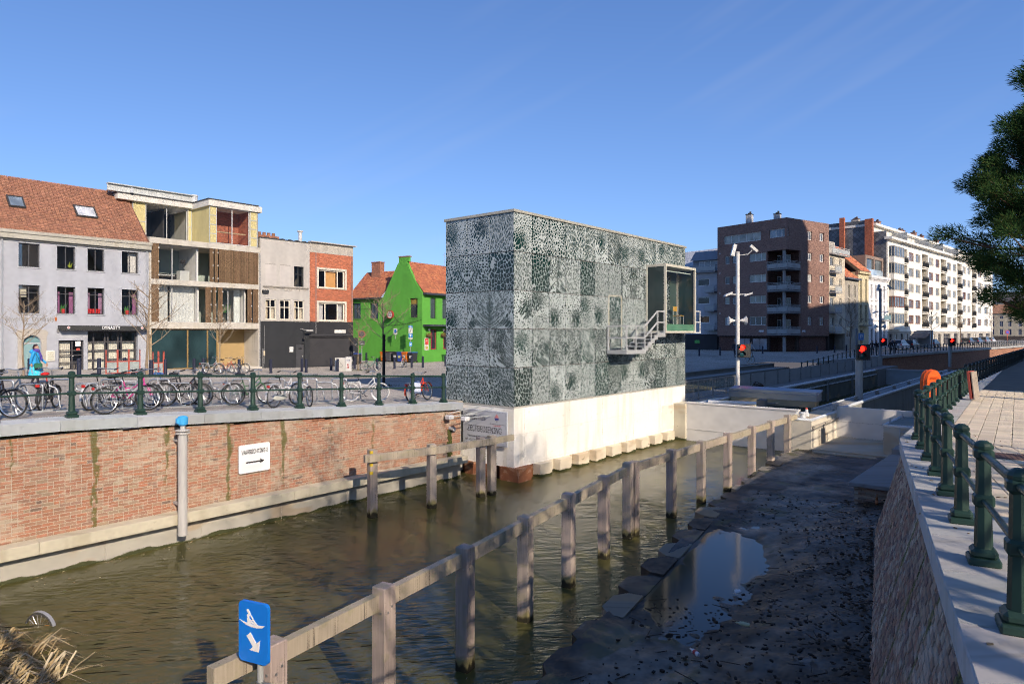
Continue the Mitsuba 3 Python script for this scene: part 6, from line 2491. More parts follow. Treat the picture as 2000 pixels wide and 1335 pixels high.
# far quay walls along the canal
fq = thing('quay_wall', 'long far brick quay wall under the street of the white apartment block', 'wall')
pts = [(66, 18.1), (80, 17.45), (133, 12.1), (167, 8.5), (258, -2)]
m = M(col=(.26, .13, .085), k=9)
for (p, q) in zip(pts[:-1], pts[1:]):
    fr = line_frame(p, q)
    L = math.dist(p, q)
    m2 = M(fr, (.26, .13, .085), 9)
    m2.box(0, L, 0, .5, -3.4, -.3)
    m.v.append(m2.arrays()[0]); m.f.append(m2.arrays()[1] + m.n); m.u.append(m2.arrays()[2]); m.n += len(m2.arrays()[0])
part(fq, 'brickwork', m, 'far_brick')
m = M(col=(.34, .34, .33), k=7)
for (p, q) in zip(pts[:-1], pts[1:]):
    m.beam((p[0], p[1] + .1, -.17), (q[0], q[1] + .1, -.17), .7, .3)
part(fq, 'coping', m, 'concrete')


def slim_post(m, x, y, z, s, ang):
    sub = M((x, y, z, ang))
    sub.uv = m.uv
    sub.lathe([(.08, 0), (.07, .1), (.05, .14), (.05, .85), (.075, .9), (.06, .98), (.01, 1.0)], n=6)
    v, f, u = sub.arrays()
    m.v.append(v); m.f.append(f + m.n); m.u.append(np.tile(m.uv, (len(v), 1))); m.n += len(v)


pp = []
for (p, q, za, zb) in (((58.5, 17.55), (80, 17.75), -.85, -.08), ((80, 17.75), (133, 12.4), -.05, 0), ((133, 12.4), (167, 8.8), 0, 0)):
    n = int(math.dist(p, q) / 1.55)
    for i in range(n):
        t = i / n
        pp.append((p[0] + (q[0] - p[0]) * t, p[1] + (q[1] - p[1]) * t + .1, za + (zb - za) * t))
railing('quay_railing', 'long dark railing climbing the ramp and following the far brick quay wall', pp, 0, rails=((.9, .03), (.5, .02)), col=(.015, .03, .035), style=slim_post)

# buildings of the right bank, outside the picture, that shade the lock and the far street
for (x0, x1, y0, y1, h, lab) in ((31.4, 76.5, -13, -30, 46, 'tall apartment tower on the right bank outside the picture'), (76.5, 104, -13, -28, 27, 'lower apartment block on the right bank outside the picture'), (104, 126, -13, -28, 22, 'lowest apartment block on the right bank outside the picture, farthest along')):
    k = thing('apartment_block', lab, 'building')
    m = M(col=(.34, .3, .26), k=9)
    m.box(x0, x1, y1, y0, -.5, h)
    part(k, 'walls', m, 'far_brick')
    m = M(col=(.08, .09, .1), k=2)
    for z in np.arange(3, h - 2, 3):
        for x in np.arange(x0 + 2, x1 - 2, 3.2):
            m.box(x, x + 1.6, y0, y0 + .02, z, z + 1.5)
    part(k, 'windows', m, 'dark_glass', kind='stuff')
# ================================================================ THINGS ON THE QUAYS
BLK = (.015, .015, .016)
STEEL = (.5, .52, .53)


def ring(m, c, R_, r, n=26, k=6, squash=1.0):
    """A torus in the local x-z plane."""
    a = np.arange(n) * 2 * np.pi / n
    b = np.arange(k) * 2 * np.pi / k
    v = [[c[0] + (R_ + r * math.cos(t)) * math.cos(s), c[1] + r * squash * math.sin(t), c[2] + (R_ + r * math.cos(t)) * math.sin(s)] for s in a for t in b]
    f = []
    for i in range(n):
        for j in range(k):
            p, q = i * k + j, i * k + (j + 1) % k
            o = ((i + 1) % n) * k
            f += [[p, o + j, o + (j + 1) % k], [p, o + (j + 1) % k, q]]
    m.add(v, f)


def bicycle(label, rear, front, col, z=None, saddle=BLK, guard=(.45, .46, .47), rim=STEEL, tyre=(.03, .03, .03), rack=True, case=None, R_=.335, sporty=False, group=None, steer=12, basket=None, simple=False, lean=0.0):
    dx, dy = front[0] - rear[0], front[1] - rear[1]
    wb = 1.04 if R_ > .3 else .85
    z = G(rear[0]) if z is None else z
    fr = (rear[0], rear[1], z, math.degrees(math.atan2(dy, dx)))
    key = thing('bicycle', label, 'bicycle', group)

    def mk(c, k=4):
        m = M(fr, c, k)
        if lean:
            a = math.radians(lean)
            m.R = m.R @ np.array([[1, 0, 0], [0, math.cos(a), -math.sin(a)], [0, math.sin(a), math.cos(a)]])
        return m

    if simple:
        m = mk(col)
        ring(m, (0, 0, R_), R_ - .02, .022, 16, 4)
        ring(m, (wb, 0, R_), R_ - .02, .022, 16, 4)
        for (p, q) in (((0, R_), (.4, .32)), ((.4, .32), (.28, .85)), ((.4, .32), (.85, .75)), ((.85, .85), (wb, R_)), ((0, R_), (.3, .7)), ((.8, 1.0), (.85, .75)), ((.15, .9), (.4, .92)), ((.7, 1.02), (.9, 1.0))):
            m.tube([(p[0], 0, p[1]), (q[0], 0, q[1])], .02, 4)
        m.box(.72, .76, -.28, .28, 1.0, 1.03)
        put(key, m)
        return key
    for i, cx in enumerate((0, wb)):
        m = mk(tyre, 7)
        ring(m, (cx, 0, R_), R_ - .02, .021, 28, 6)
        wk_ = part(key, 'wheel', m)
        m = mk(rim, 2)
        ring(m, (cx, 0, R_), R_ - .05, .012, 28, 5, 1.2)
        m.tube([(cx, -.04, R_), (cx, .04, R_)], .022, 6)
        for q in range(16):
            a = q * 2 * math.pi / 16
            m.tube([(cx, .03 * (1 if q % 2 else -1), R_), (cx + (R_ - .05) * math.cos(a), 0, R_ + (R_ - .05) * math.sin(a))], .0028, 3, False)
        part(wk_, 'spokes', m, 'metal', kind='stuff')
    bbx, bbz = .43, .28
    st = (.30, .74)
    hb, ht = (wb - .19, .68), (wb - .23, .86)
    m = mk(col, 3)
    m.tube([(bbx, 0, bbz), (st[0], 0, st[1])], .017, 7)
    m.tube([(bbx, 0, bbz), (hb[0], 0, hb[1])], .02, 7)
    if sporty:
        m.tube([(st[0] + .01, 0, st[1] - .02), (ht[0], 0, ht[1] - .06)], .018, 7)
    else:
        m.tube([(st[0] + .05, 0, .55), (hb[0] - .25, 0, .58), (ht[0], 0, ht[1] - .05)], .016, 7)
    for s_ in (-.05, .05):
        m.tube([(0, s_, R_), (bbx, s_ * .5, bbz)], .011, 5)
        m.tube([(0, s_, R_), (st[0], s_ * .3, st[1] - .05)], .01, 5)
    m.tube([(hb[0], 0, hb[1] - .03), (ht[0], 0, ht[1])], .022, 7)
    part(key, 'frame', m)
    m = mk(col if not sporty else (.05, .05, .05), 3)
    for s_ in (-.05, .05):
        m.tube([(wb, s_, R_), (wb - .11, s_, .62), (hb[0], s_ * .5, hb[1] - .03)], .013, 5)
    part(key, 'fork', m)
    m = mk(STEEL, 2)
    m.tube([(ht[0], 0, ht[1]), (ht[0] - .04, 0, 1.0)], .014, 6)
    hz = 1.02
    if sporty:
        m.tube([(ht[0] - .02, -.31, hz - .02), (ht[0] + .05, -.1, hz - .01), (ht[0] + .05, .1, hz - .01), (ht[0] - .02, .31, hz - .02)], .012, 6)
    else:
        m.tube([(ht[0] - .24, -.29, hz + .02), (ht[0] - .06, -.27, hz + .06), (ht[0] + .06, -.1, hz + .02), (ht[0] + .06, .1, hz + .02), (ht[0] - .06, .27, hz + .06), (ht[0] - .24, .29, hz + .02)], .012, 6)
    hk = part(key, 'handlebar', m, 'metal')
    m = mk(BLK, 7)
    for s_ in (-1, 1):
        if sporty:
            m.tube([(ht[0] - .02, s_ * .2, hz - .02), (ht[0] - .03, s_ * .33, hz - .02)], .018, 6)
        else:
            m.tube([(ht[0] - .13, s_ * .285, hz + .045), (ht[0] - .26, s_ * .295, hz + .015)], .019, 6)
    part(hk, 'grips', m)
    m = mk(saddle, 5)
    m.tube([(st[0], 0, st[1]), (st[0] - .05, 0, .9)], .013, 6)
    m.add(trimesh.creation.icosphere(2).vertices * [.14, .07 * 1.0, .04] * 1.0 + [st[0] - .06, 0, .93], trimesh.creation.icosphere(2).faces)
    m.add(trimesh.creation.icosphere(1).vertices * [.08, .1, .045] + [st[0] - .14, 0, .93], trimesh.creation.icosphere(1).faces)
    part(key, 'saddle', m)
    m = mk((.04, .04, .04) if case is None else case, 4)
    if case is None:
        m.tube([(bbx, -.06, bbz), (bbx, .06, bbz)], .02, 6)
        ring(m, (bbx, -.055, bbz), .085, .008, 16, 4)
        m.tube([(0, -.055, R_ + .04), (bbx, -.055, bbz + .09)], .006, 4)
        m.tube([(0, -.055, R_ - .04), (bbx, -.055, bbz - .09)], .006, 4)
    else:
        m.add(trimesh.creation.icosphere(2).vertices * [.33, .03, .09] + [bbx - .2, -.06, bbz + .02], trimesh.creation.icosphere(2).faces)
    for s_ in (-1, 1):
        m.tube([(bbx, s_ * .08, bbz), (bbx + s_ * .12, s_ * .09, bbz - s_ * .11)], .01, 5)
        m.box(bbx + s_ * .12 - .04, bbx + s_ * .12 + .04, s_ * .13 - .045, s_ * .13 + .045, bbz - s_ * .11 - .01, bbz - s_ * .11 + .012)
    part(key, 'crank_set', m)
    if guard is not None:
        for cx, a0, a1 in ((0, 20, 190), (wb, 50, 200)):
            m = mk(guard, 3)
            aa = [math.radians(t) for t in np.linspace(a0, a1, 12)]
            if cx:
                aa = [math.radians(t) for t in np.linspace(20, 175, 12)]
            for p, q in zip(aa[:-1], aa[1:]):
                rr = R_ + .025
                P_, Q_ = (cx + rr * math.cos(p), R_ + rr * math.sin(p)), (cx + rr * math.cos(q), R_ + rr * math.sin(q))
                m.quad([P_[0], -.03, P_[1]], [P_[0], .03, P_[1]], [Q_[0], .03, Q_[1]], [Q_[0], -.03, Q_[1]])
            part(key, 'mudguard', m)
    if rack:
        m = mk((.06, .06, .06) if not guard or guard[0] < .2 else STEEL, 3)
        for s_ in (-.06, .06):
            m.tube([(-.22, s_, .72), (.26, s_, .72)], .007, 5)
            m.tube([(0, s_ * 1.1, R_), (-.12, s_, .72)], .006, 5)
        for q in range(4):
            m.tube([(-.2 + q * .13, -.06, .72), (-.2 + q * .13, .06, .72)], .006, 4)
        lk_ = part(key, 'luggage_rack', m)
        m = mk((.4, .02, .015), 3)
        m.rbox(-.27, -.23, -.05, .05, .62, .69, .01)
        part(lk_, 'rear_light', m)
    if basket:
        m = mk(basket, 8)
        m.rbox(.0, .38, -.22, -.08, .3, .74, .05)
        part(key, 'pannier_bag', m, label='pale blue bag hanging over the side of the red bicycle')
    return key


GRY = (.35, .36, .37)
bicycle('black city bicycle at the left edge of the picture', (3.5, 19.35), (4.22, 18.63), (.012, .012, .015), guard=(.03, .03, .03), rim=(.6, .6, .6))
bicycle('bicycle with upright handlebars and broad dark tyre behind the leftmost bicycle', (4.25, 20.8), (4.85, 19.95), (.06, .09, .14), guard=(.03, .03, .04), R_=.36)
bicycle('small black bicycle with a bright red saddle cover', (5.12, 19.85), (5.62, 20.55), (.015, .015, .015), saddle=(.55, .02, .015), guard=(.03, .03, .03), R_=.29)
bicycle('silver bicycle with a black saddle standing left of the first rack hoop gap', (6.1, 19.55), (6.95, 20.2), (.2, .2, .21), R_=.34)
bicycle('silver grey city bicycle leaning on the railing between the first two railing posts', (6.06, 18.34), (7.18, 18.42), (.32, .33, .34), lean=-7)
bicycle('bicycle with a magenta pink frame behind the silver grey one', (6.75, 19.95), (7.5, 19.2), (.5, .05, .22), guard=None)
bicycle('grey trekking bicycle with wide handlebars beside the pink one', (7.35, 20.5), (8.05, 19.7), GRY)
bicycle('black mountain bicycle with a blue and pink saddle in the rack', (7.95, 20.5), (8.68, 19.75), (.02, .02, .022), saddle=(.05, .12, .3), guard=None, rack=False, sporty=True, tyre=(.02, .02, .02))
bicycle('black bicycle parked right behind the third railing post', (8.35, 20.4), (9.05, 19.6), (.015, .015, .016), guard=(.03, .03, .03))
bicycle('grey bicycle with orange wheel reflectors in the middle of the rack', (9.2, 20.15), (9.88, 19.4), (.25, .26, .28), guard=None)
bicycle('dark green and yellow bicycle locked in the rack', (10.25, 20.2), (11.1, 19.55), (.04, .12, .05), guard=(.04, .04, .04))
bicycle('silver city bicycle with a pale chain case by the fifth railing post', (10.6, 18.35), (11.6, 18.75), (.5, .5, .5), case=(.5, .5, .44), guard=(.5, .5, .5))
bicycle('silver mountain bicycle with yellow bar ends facing the canal', (12.1, 19.35), (11.8, 18.3), (.52, .53, .55), guard=None, rack=False, sporty=True)
bicycle('white bicycle with white tyres alone at the right end of the rack', (14.3, 19.65), (15.1, 18.95), (.55, .55, .55), tyre=(.55, .54, .52), guard=None)
bicycle('red bicycle with a pale bag on its side next to the patterned building', (16.15, 18.5), (17.25, 18.75), (.55, .045, .02), guard=(.55, .05, .02), basket=(.5, .55, .68), lean=-6)
bicycle('grey bicycle leaning left of the staked tree in front of the concrete house', (20.0, 43.2), (20.75, 42.3), (.4, .4, .4))
bicycle('bicycle with a red frame beside the staked tree in front of the concrete house', (20.8, 42.8), (21.5, 42.0), (.4, .08, .05))
bicycle('black bicycle with a basket by the bollard in front of the porch', (22.2, 43.9), (22.75, 43.0), (.03, .03, .03))
bicycle('white bicycle leaning behind the utility cabinet', (33.0, 45.5), (33.8, 46.1), (.6, .6, .58), guard=None)
bicycle('old green bicycle standing by the thin tree right of the utility cabinet', (32.9, 43.4), (33.8, 42.8), (.05, .2, .16))
bicycle('dark bicycle standing in front of the orange and blue wheelie bins', (37.5, 44.1), (38.2, 44.6), (.02, .02, .02))
bicycle('pale bicycle standing alone on the shaded plaza in front of the brown flats', (64.2, 24.4), (63.4, 23.5), (.35, .42, .45))
for i in range(16):
    x = 150 + i * 2.3
    bicycle(f'{NTH[i]} bicycle from the left in the long far row by the sunny quay railing', (x, 11.9 - .1 * (x - 150)), (x + .5, 12.8 - .1 * (x - 150)), rng.choice([(.3, .3, .32), (.1, .12, .15), (.4, .4, .4)]), z=0, simple=True, group='bicycles parked along the far quay')

# galvanised rack hoops
HOOP = [(0, 0), (0, .74), (-.02, .79), (-.07, .81), (-.44, .81), (-.5, .78), (-.52, .71), (-.49, .64), (-.38, .61), (-.33, .55), (-.25, .1), (-.22, .05), (-.12, .07)]
for u in range(5):
    k = thing('bicycle_rack', ['galvanised bicycle rack at the left end of the row, among the black bicycles', 'galvanised bicycle rack behind the second railing post', 'galvanised bicycle rack in the middle of the row', 'galvanised bicycle rack behind the silver city bicycle', 'nearly empty galvanised bicycle rack at the right end of the row'][u], 'bicycle rack')
    x0 = 3.3 + u * 2.42
    for q in range(4):
        x = x0 + q * .6
        m = M((x, 19.7, G(x), -38), STEEL, 3)
        low = q % 2
        m.tube([(a, 0, b * (.86 if low else 1.0)) for a, b in HOOP], .024, 8)
        part(k, 'hoop', m, 'metal', smooth=True)
    m = M(col=STEEL, k=4)
    for dy in (0, .28):
        m.beam((x0 - .35, 19.66 + dy, G(x0) + .03), (x0 + 2.0, 19.66 + dy, G(x0 + 2.0) + .03), .05, .04)
    part(k, 'base_rail', m, 'metal')

# bollards
BO = [(11.56, 38.64), (13.39, 41.49), (9.2, 37.5), (15.9, 44.9), (17.19, 42.16), (19.84, 44.21), (20.9, 45.2), (24.41, 42.66), (27.88, 44.3), (27.1, 42.5), (31.06, 45.18), (30.27, 43.2), (33.68, 45.69), (33.9, 43.0), (41.9, 54.9), (36.0, 43.38), (37.9, 43.4), (38.9, 43.1), (41.7, 43.2), (22.4, 43.2), (15.37, 39.56), (43.2, 44.6)]
BO += [(66 + 1.6 * i, 38 - 1.0 * i) for i in (0, 2, 4.5, 6)] + [(84.5, 30.2), (79, 31), (90.5, 25.4), (95.5, 24.6), (99, 24.0)]


def from_left(p):
    return (p[0] * math.sin(YAW) - p[1] * math.cos(YAW)) / cam_depth(*p)


BO.sort(key=from_left)
count = [0, 0]
for x, y in BO:
    far = x > 60
    count[far] += 1
    k = thing('bollard', f'{NTH[count[1] - 1]} dark steel bollard from the left on the shaded plaza before the brown flats' if far else f'{NTH[count[0] - 1]} dark blue bollard from the left along the cobbled street', 'bollard', 'bollards on the far plaza' if far else 'bollards along the cobbled street')
    m = M((x, y, G(x), 0), (.018, .022, .045), 4)
    m.lathe([(.12, 0), (.1, .03), (.1, .78), (.085, .8), (.085, .83), (.1, .85), (.1, .93), (.08, .97)], n=12)
    put(k, m)

# person in a blue coat, two pedestrians, and the figures at the far railing
SPH = trimesh.creation.icosphere(1)


def limb(pts):
    """A continuous tapering limb through (x, y, z, r) joints as a manifold."""
    import manifold3d as mf
    out = mf.Manifold()
    for p, q in zip(pts[:-1], pts[1:]):
        ss_ = [mf.Manifold.sphere(e[3], 14).translate(e[:3]) for e in (p, q)]
        out = out + mf.Manifold.batch_hull(ss_)
    return out


def manif(m, man, el=.03, smooth=8):
    man = man.refine_to_length(el)
    t = man.to_mesh()
    tm = trimesh.Trimesh(np.asarray(t.vert_properties)[:, :3], np.asarray(t.tri_verts), process=True)
    trimesh.smoothing.filter_taubin(tm, iterations=smooth)
    m.add(tm.vertices, tm.faces)


def person(label, x, y, z, face, top, legs, hair=(.03, .02, .015), h=1.65, stride=.28, skirt=None, coat=.0, bag=None, scarf=None, bend=0.0):
    """A walking figure; local +x is the way it faces."""
    import manifold3d as mf
    k = thing('person', label, 'person')
    s = h / 1.75
    fr = (x, y, z, face)
    S = lambda *p: [c * s for c in p]  # noqa: E731
    skin = (.42, .26, .19)
    body = limb([S(0, -.09, .92, .1), S(stride * .45, -.1, .5, .065), S(stride * .7, -.1, .1, .045)]) + limb([S(0, .09, .92, .1), S(-stride * .25, .1, .5, .065), S(-stride * .95, .1, .13, .045)])
    body = body + limb([S(stride * .66, -.1, .05, .045), S(stride * .66 + .17, -.1, .04, .035)]) + limb([S(-stride * 1.0, .1, .1, .045), S(-stride * .8, .1, .03, .035)])
    m = M(fr, legs, 8)
    manif(m, body, .04 * s, 4)
    part(k, 'legs', m, smooth=True)
    m = M(fr, top, 8)
    t = limb([S(0, -.06, .93, .12 + coat), S(0, 0, .95, .13 + coat), S(0, .06, .93, .12 + coat)]) + limb([S(0, 0, .95, .13 + coat), S(.01 + bend, 0, 1.25, .13 + coat), S(.01 + bend, 0, 1.38, .11)])
    t = t + limb([S(bend, -.15, 1.4, .075), S(bend, .15, 1.4, .075)]) + limb([S(bend, 0, 1.4, .08), S(bend + .02, 0, 1.5, .055)])
    for sd, sw in ((-1, -.2), (1, .22)):
        t = t + limb([S(bend, sd * .19, 1.4, .07), S(bend + sw * .35, sd * .24, 1.13, .055), S(bend + sw + .1, sd * .23, .92, .042)])
    if coat:
        t = t + limb([S(0, 0, .95, .16 + coat), S(0, 0, .78, .15 + coat)])
    manif(m, t, .04 * s, 5)
    part(k, 'jacket', m, smooth=True)
    m = M(fr, skin, 6)
    hd = mf.Manifold.batch_hull([mf.Manifold.sphere(.095 * s, 16).translate(S(bend + .02, 0, 1.66)), mf.Manifold.sphere(.065 * s, 16).translate(S(bend + .055, 0, 1.585)), mf.Manifold.sphere(.08 * s, 16).translate(S(bend - .01, 0, 1.65))]) + limb([S(bend + .01, 0, 1.48, .05), S(bend + .02, 0, 1.58, .05)])
    hd = hd + limb([S(bend + .11, 0, 1.645, .014), S(bend + .128, 0, 1.615, .018)])
    for sd in (-1, 1):
        hd = hd + mf.Manifold.sphere(.024 * s, 10).translate(S(bend + .0, sd * .085, 1.63))
    manif(m, hd, .02 * s, 3)
    for sd, sw in ((-1, -.2), (1, .22)):
        c = S(bend + sw + .12, sd * .225, .86)
        hand = limb([[c[0], c[1], c[2] + .05, .034 * s], [c[0] + .01, c[1], c[2], .036 * s]])
        for f_ in range(4):
            fx = c[0] - .022 + .016 * f_
            hand = hand + limb([[fx, c[1], c[2] - .01, .011], [fx + .008, c[1] - sd * .006, c[2] - .05, .009], [fx + .012, c[1] - sd * .02, c[2] - .078, .008]])
        hand = hand + limb([[c[0] + .03, c[1], c[2] + .03, .012], [c[0] + .05, c[1] - sd * .01, c[2] - .015, .01]])
        t_ = hand.to_mesh()
        m.add(np.asarray(t_.vert_properties)[:, :3], np.asarray(t_.tri_verts))
    hk_ = part(k, 'head_and_hands', m, smooth=True)
    m = M(fr, (.03, .02, .02), 4)
    for sd in (-1, 1):
        m.add(SPH.vertices * .011 * s + S(bend + .108, sd * .033, 1.655), SPH.faces)
    m.paint((.3, .1, .09)).add(SPH.vertices * [.006, .026, .008] + S(bend + .112, 0, 1.58), SPH.faces)
    part(hk_, 'face_features', m)
    m = M(fr, hair, 8)
    hr = mf.Manifold.batch_hull([mf.Manifold.sphere(.1 * s, 16).translate(S(bend - .01, 0, 1.69)), mf.Manifold.sphere(.085 * s, 16).translate(S(bend - .05, 0, 1.62)), mf.Manifold.sphere(.07 * s, 12).translate(S(bend - .05, 0, 1.57))])
    manif(m, hr, .03 * s, 3)
    part(k, 'hair', m, smooth=True)
    if skirt:
        m = M(fr, skirt, 7)
        n = 22
        v, f = [], []
        for i, (r_, zz) in enumerate(((.2, .95), (.24, .75), (.3, .42), (.31, .4))):
            for j in range(n):
                a = j * 2 * math.pi / n
                rr = r_ * (1 + .06 * math.sin(a * 5) * (i > 0))
                v.append(S(rr * math.cos(a), rr * .8 * math.sin(a), zz))
        for i in range(3):
            for j in range(n):
                a, b = i * n + j, i * n + (j + 1) % n
                f += [[a, b, b + n], [a, b + n, a + n]]
        m.add(v, f)
        sk_ = part(k, 'skirt', m, smooth=True)
        m = M(fr, (.45, .35, .42), 8)
        for q in range(46):
            a, t = rng.uniform(0, 6.28), rng.random()
            rr = (.245 + .065 * t) * 1.01
            m.add(SPH.vertices * .022 + S(rr * math.cos(a), rr * .8 * math.sin(a), .74 - .32 * t), SPH.faces)
        part(sk_, 'dots', m, kind='stuff')
        m = M(fr, top, 8)
        m.add(trimesh.creation.icosphere(2).vertices * [.11, .14, .1] * 1.0 + S(-.12, 0, 1.45), trimesh.creation.icosphere(2).faces)
        part(k, 'hood', m, smooth=True)
    if scarf:
        m = M(fr, scarf, 8)
        m.lathe([(.1, -.05), (.125, 0), (.115, .06), (.08, .09)], S(bend + .02, 0, 1.48), 14)
        m.tube([S(.12, .02, 1.45), S(.2, .05, 1.2), S(.21, .05, 1.05)], [.05, .05, .03], 8)
        part(k, 'scarf', m, smooth=True)
    if bag:
        m = M(fr, bag, 6)
        m.rbox(.12 * s, .42 * s, -.42 * s, -.27 * s, .7 * s, .95 * s, .03)
        m.tube([S(.2, -.3, .95), S(.1, -.2, 1.42), S(.34, -.3, .95)], .012, 5)
        part(k, 'shoulder_bag', m)
    return k


person('person in a bright blue coat and turquoise dotted skirt before the grey house', 8.3, 33.0, G(8.3), -40, (.03, .3, .62), (.02, .02, .03), (.03, .015, .02), 1.62, .2, skirt=(.05, .5, .65), coat=.03, bag=(.02, .13, .07), scarf=(.08, .06, .3))
person('person in dark clothes walking on the plaza, left of the pair', 71.6, 28.6, -.15, 225, (.03, .035, .05), (.015, .018, .03), h=1.75, stride=.32)
person('person in a pale jacket with a dark bag walking on the plaza', 72.6, 27.2, -.14, 250, (.4, .42, .45), (.015, .018, .03), h=1.72, stride=.38, bag=(.02, .02, .02))
for q, (x, y, f_, lab) in enumerate(((88.0, 18.5, 200, 'dark clad person standing leftmost of the group at the far railing'), (89.2, 18.3, 250, 'dark clad person second from left in the group at the far railing'), (90.6, 18.2, 180, 'dark clad person third from left at the far railing'), (94.4, 17.8, 240, 'dark clad person right of the far mast at the far railing'), (95.8, 17.6, 200, 'dark clad person rightmost of the group at the far railing'))):
    person(lab, x, y, -.1, f_, (.02, .02, .025), (.02, .02, .03), h=1.72, stride=.08)


# cars and the canvas stall on the far street
def car(label, x, y, ang, col, h=1.48, L=4.1, z=0.0, van=False):
    k = thing('parked_car', label, 'car')
    fr = (x, y, z, ang)
    W = .86

    def loft(prof, w0, w1, zsplit, col_, kk):
        m = M(fr, col_, kk)
        n = len(prof)
        v = []
        for sd in (-1, 1):
            for (px_, pz) in prof:
                w = w0 if pz <= zsplit else w1
                v.append([px_, sd * w, pz])
        f = [[i, (i + 1) % n, (i + 1) % n + n] for i in range(n)] + [[i, (i + 1) % n + n, i + n] for i in range(n)]
        for off, rev in ((0, True), (n, False)):
            tri = trimesh.creation.triangulate_polygon(sg.Polygon(prof), engine='earcut')
            ff = tri[1] + 0
            vv = tri[0]
            idx = [int(np.argmin([(a - p[0]) ** 2 + (b - p[1]) ** 2 for a, b in prof])) for p in vv]
            for t in ff:
                t = [idx[q] + off for q in t]
                f.append(t[::-1] if rev else t)
        m.add(v, f)
        return m

    half = L / 2
    body = [(-half, .28), (half, .28), (half + .04, .5), (half - .05, .72), (half - .9, .92), (-half + .05, .95), (-half - .03, .7)]
    part(k, 'body', loft(body, W, W - .05, .75, col, 2))
    cab = [(half - 1.0, .9), (half - 1.75, h), (-half + .55, h), (-half + .08, .92)] if not van else [(half - .5, .9), (half - 1.0, h), (-half + .05, h), (-half, .92)]
    part(k, 'cabin', loft(cab, W - .06, W - .2, 1.0, col, 2))
    m = M(fr, (.02, .025, .03), 1)
    c2 = [(half - 1.12, .98), (half - 1.78, h - .07), (-half + .6, h - .07), (-half + .25, .98)]
    for sd in (-1, 1):
        q = [(a, sd * (W - .05 if b < 1 else W - .185), b) for a, b in c2]
        m.quad(*q)
    m.quad((-half + .07, -W + .15, 1.0), (-half + .07, W - .15, 1.0), (-half + .5, W - .26, h - .06), (-half + .5, -W + .26, h - .06))
    m.quad((half - 1.0, -W + .15, .97), (half - 1.0, W - .15, .97), (half - 1.7, W - .26, h - .05), (half - 1.7, -W + .26, h - .05))
    part(k, 'windows', m, 'dark_glass')
    for cx in (-half + .75, half - .8):
        for sd in (-1, 1):
            m = M(fr, (.02, .02, .02), 8)
            m.tube([(cx, sd * (W - .2), .3), (cx, sd * (W + .01), .3)], .31, 16)
            wk_ = part(k, 'wheel', m)
            m = M(fr, (.45, .46, .47), 3)
            m.tube([(cx, sd * (W + .0), .3), (cx, sd * (W + .02), .3)], .19, 12)
            part(wk_, 'hub', m)
    for sd in (-1, 1):
        m = M(fr, (.45, .015, .01), 2)
        m.rbox(-half - .05, -half + .12, sd * (W - .14) - .1, sd * (W - .14) + .1, .68, .9, .02)
        part(k, 'tail_light', m)
        m = M(fr, (.6, .6, .6), 1)
        m.rbox(half - .15, half + .03, sd * (W - .2) - .13, sd * (W - .2) + .13, .6, .72, .02)
        part(k, 'headlight', m)
    m = M(fr, (.5, .5, .4), 4)
    m.box(-half - .045, -half, -.26, .26, .5, .62)
    part(k, 'number_plate', m)
    return k


car('white hatchback parked left of the black car on the far street', 113.5, 20.2, -4, (.6, .61, .62))
car('black hatchback parked right of the white one on the far street', 119.0, 19.7, -4, (.015, .016, .02))
car('dark blue car parked behind the canvas stall on the far street', 131.5, 18.6, -4, (.02, .03, .06))
car('dark car with lit tail lamps left of two others in the sun', 163.5, 16.9, -6, (.04, .045, .06))
car('blue grey car in the middle of three on the sunny far street', 171.5, 16.2, -6, (.06, .09, .15))
car('grey estate car rightmost on the sunny far street', 180, 15.6, -6, (.16, .18, .22), h=1.6)
car('pale car parked at the end of the white apartment block', 190, 15.4, -6, (.45, .47, .5))
sl = thing('market_stall', 'grey canvas stall with a sloping roof between the parked cars', 'stall')
m = M((124.5, 19.0, 0, -5), (.13, .13, .13), 8)
m.add([[0, -.5, 1.7], [5, -.5, 2.9], [5, 2, 2.9], [0, 2, 1.7]], [[0, 1, 2], [0, 2, 3]])
part(sl, 'roof', m)
m = M((124.5, 19.0, 0, -5), (.34, .35, .36), 8)
m.box(3.0, 5.0, -.45, 1.9, .1, 2.8)
part(sl, 'canvas_side', m)
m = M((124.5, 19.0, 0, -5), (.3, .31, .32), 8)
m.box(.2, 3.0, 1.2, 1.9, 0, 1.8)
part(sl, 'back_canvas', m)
k = thing('road_sign', 'round blue and red sign on an orange post on the far street', 'sign')
m = M((196, 12.5, 0, -50), (.5, .1, .05), 5)
m.tube([(0, 0, 0), (0, 0, 2.2)], .07, 6)
part(k, 'post', m)
m = M((196, 12.5, 0, -50), (.45, .02, .04), 4)
m.prism(sg.Point(0, 2.6).buffer(.5), -.1, -.05)
m.paint((.05, .06, .35)).prism(sg.Point(0, 2.6).buffer(.38), -.12, -.105)
part(k, 'disc', m)
k = thing('road_sign', 'small blue parking sign on an orange and white post before the beige house', 'sign')
m = M((95, 21.3, -.1, -50), (.5, .14, .06), 5)
m.tube([(0, 0, 0), (0, 0, 1.9)], .05, 6)
part(k, 'post', m)
m = M((95, 21.3, -.1, -50), (.12, .25, .5), 4)
m.box(-.35, .35, -.08, -.04, 1.7, 2.6)
part(k, 'plate', m)
m = M((95, 21.3, -.1, -50), (.6, .62, .65), 4)
m.text('P', .45, -.17, 1.95, -.082, True)
part(k, 'letter', m)
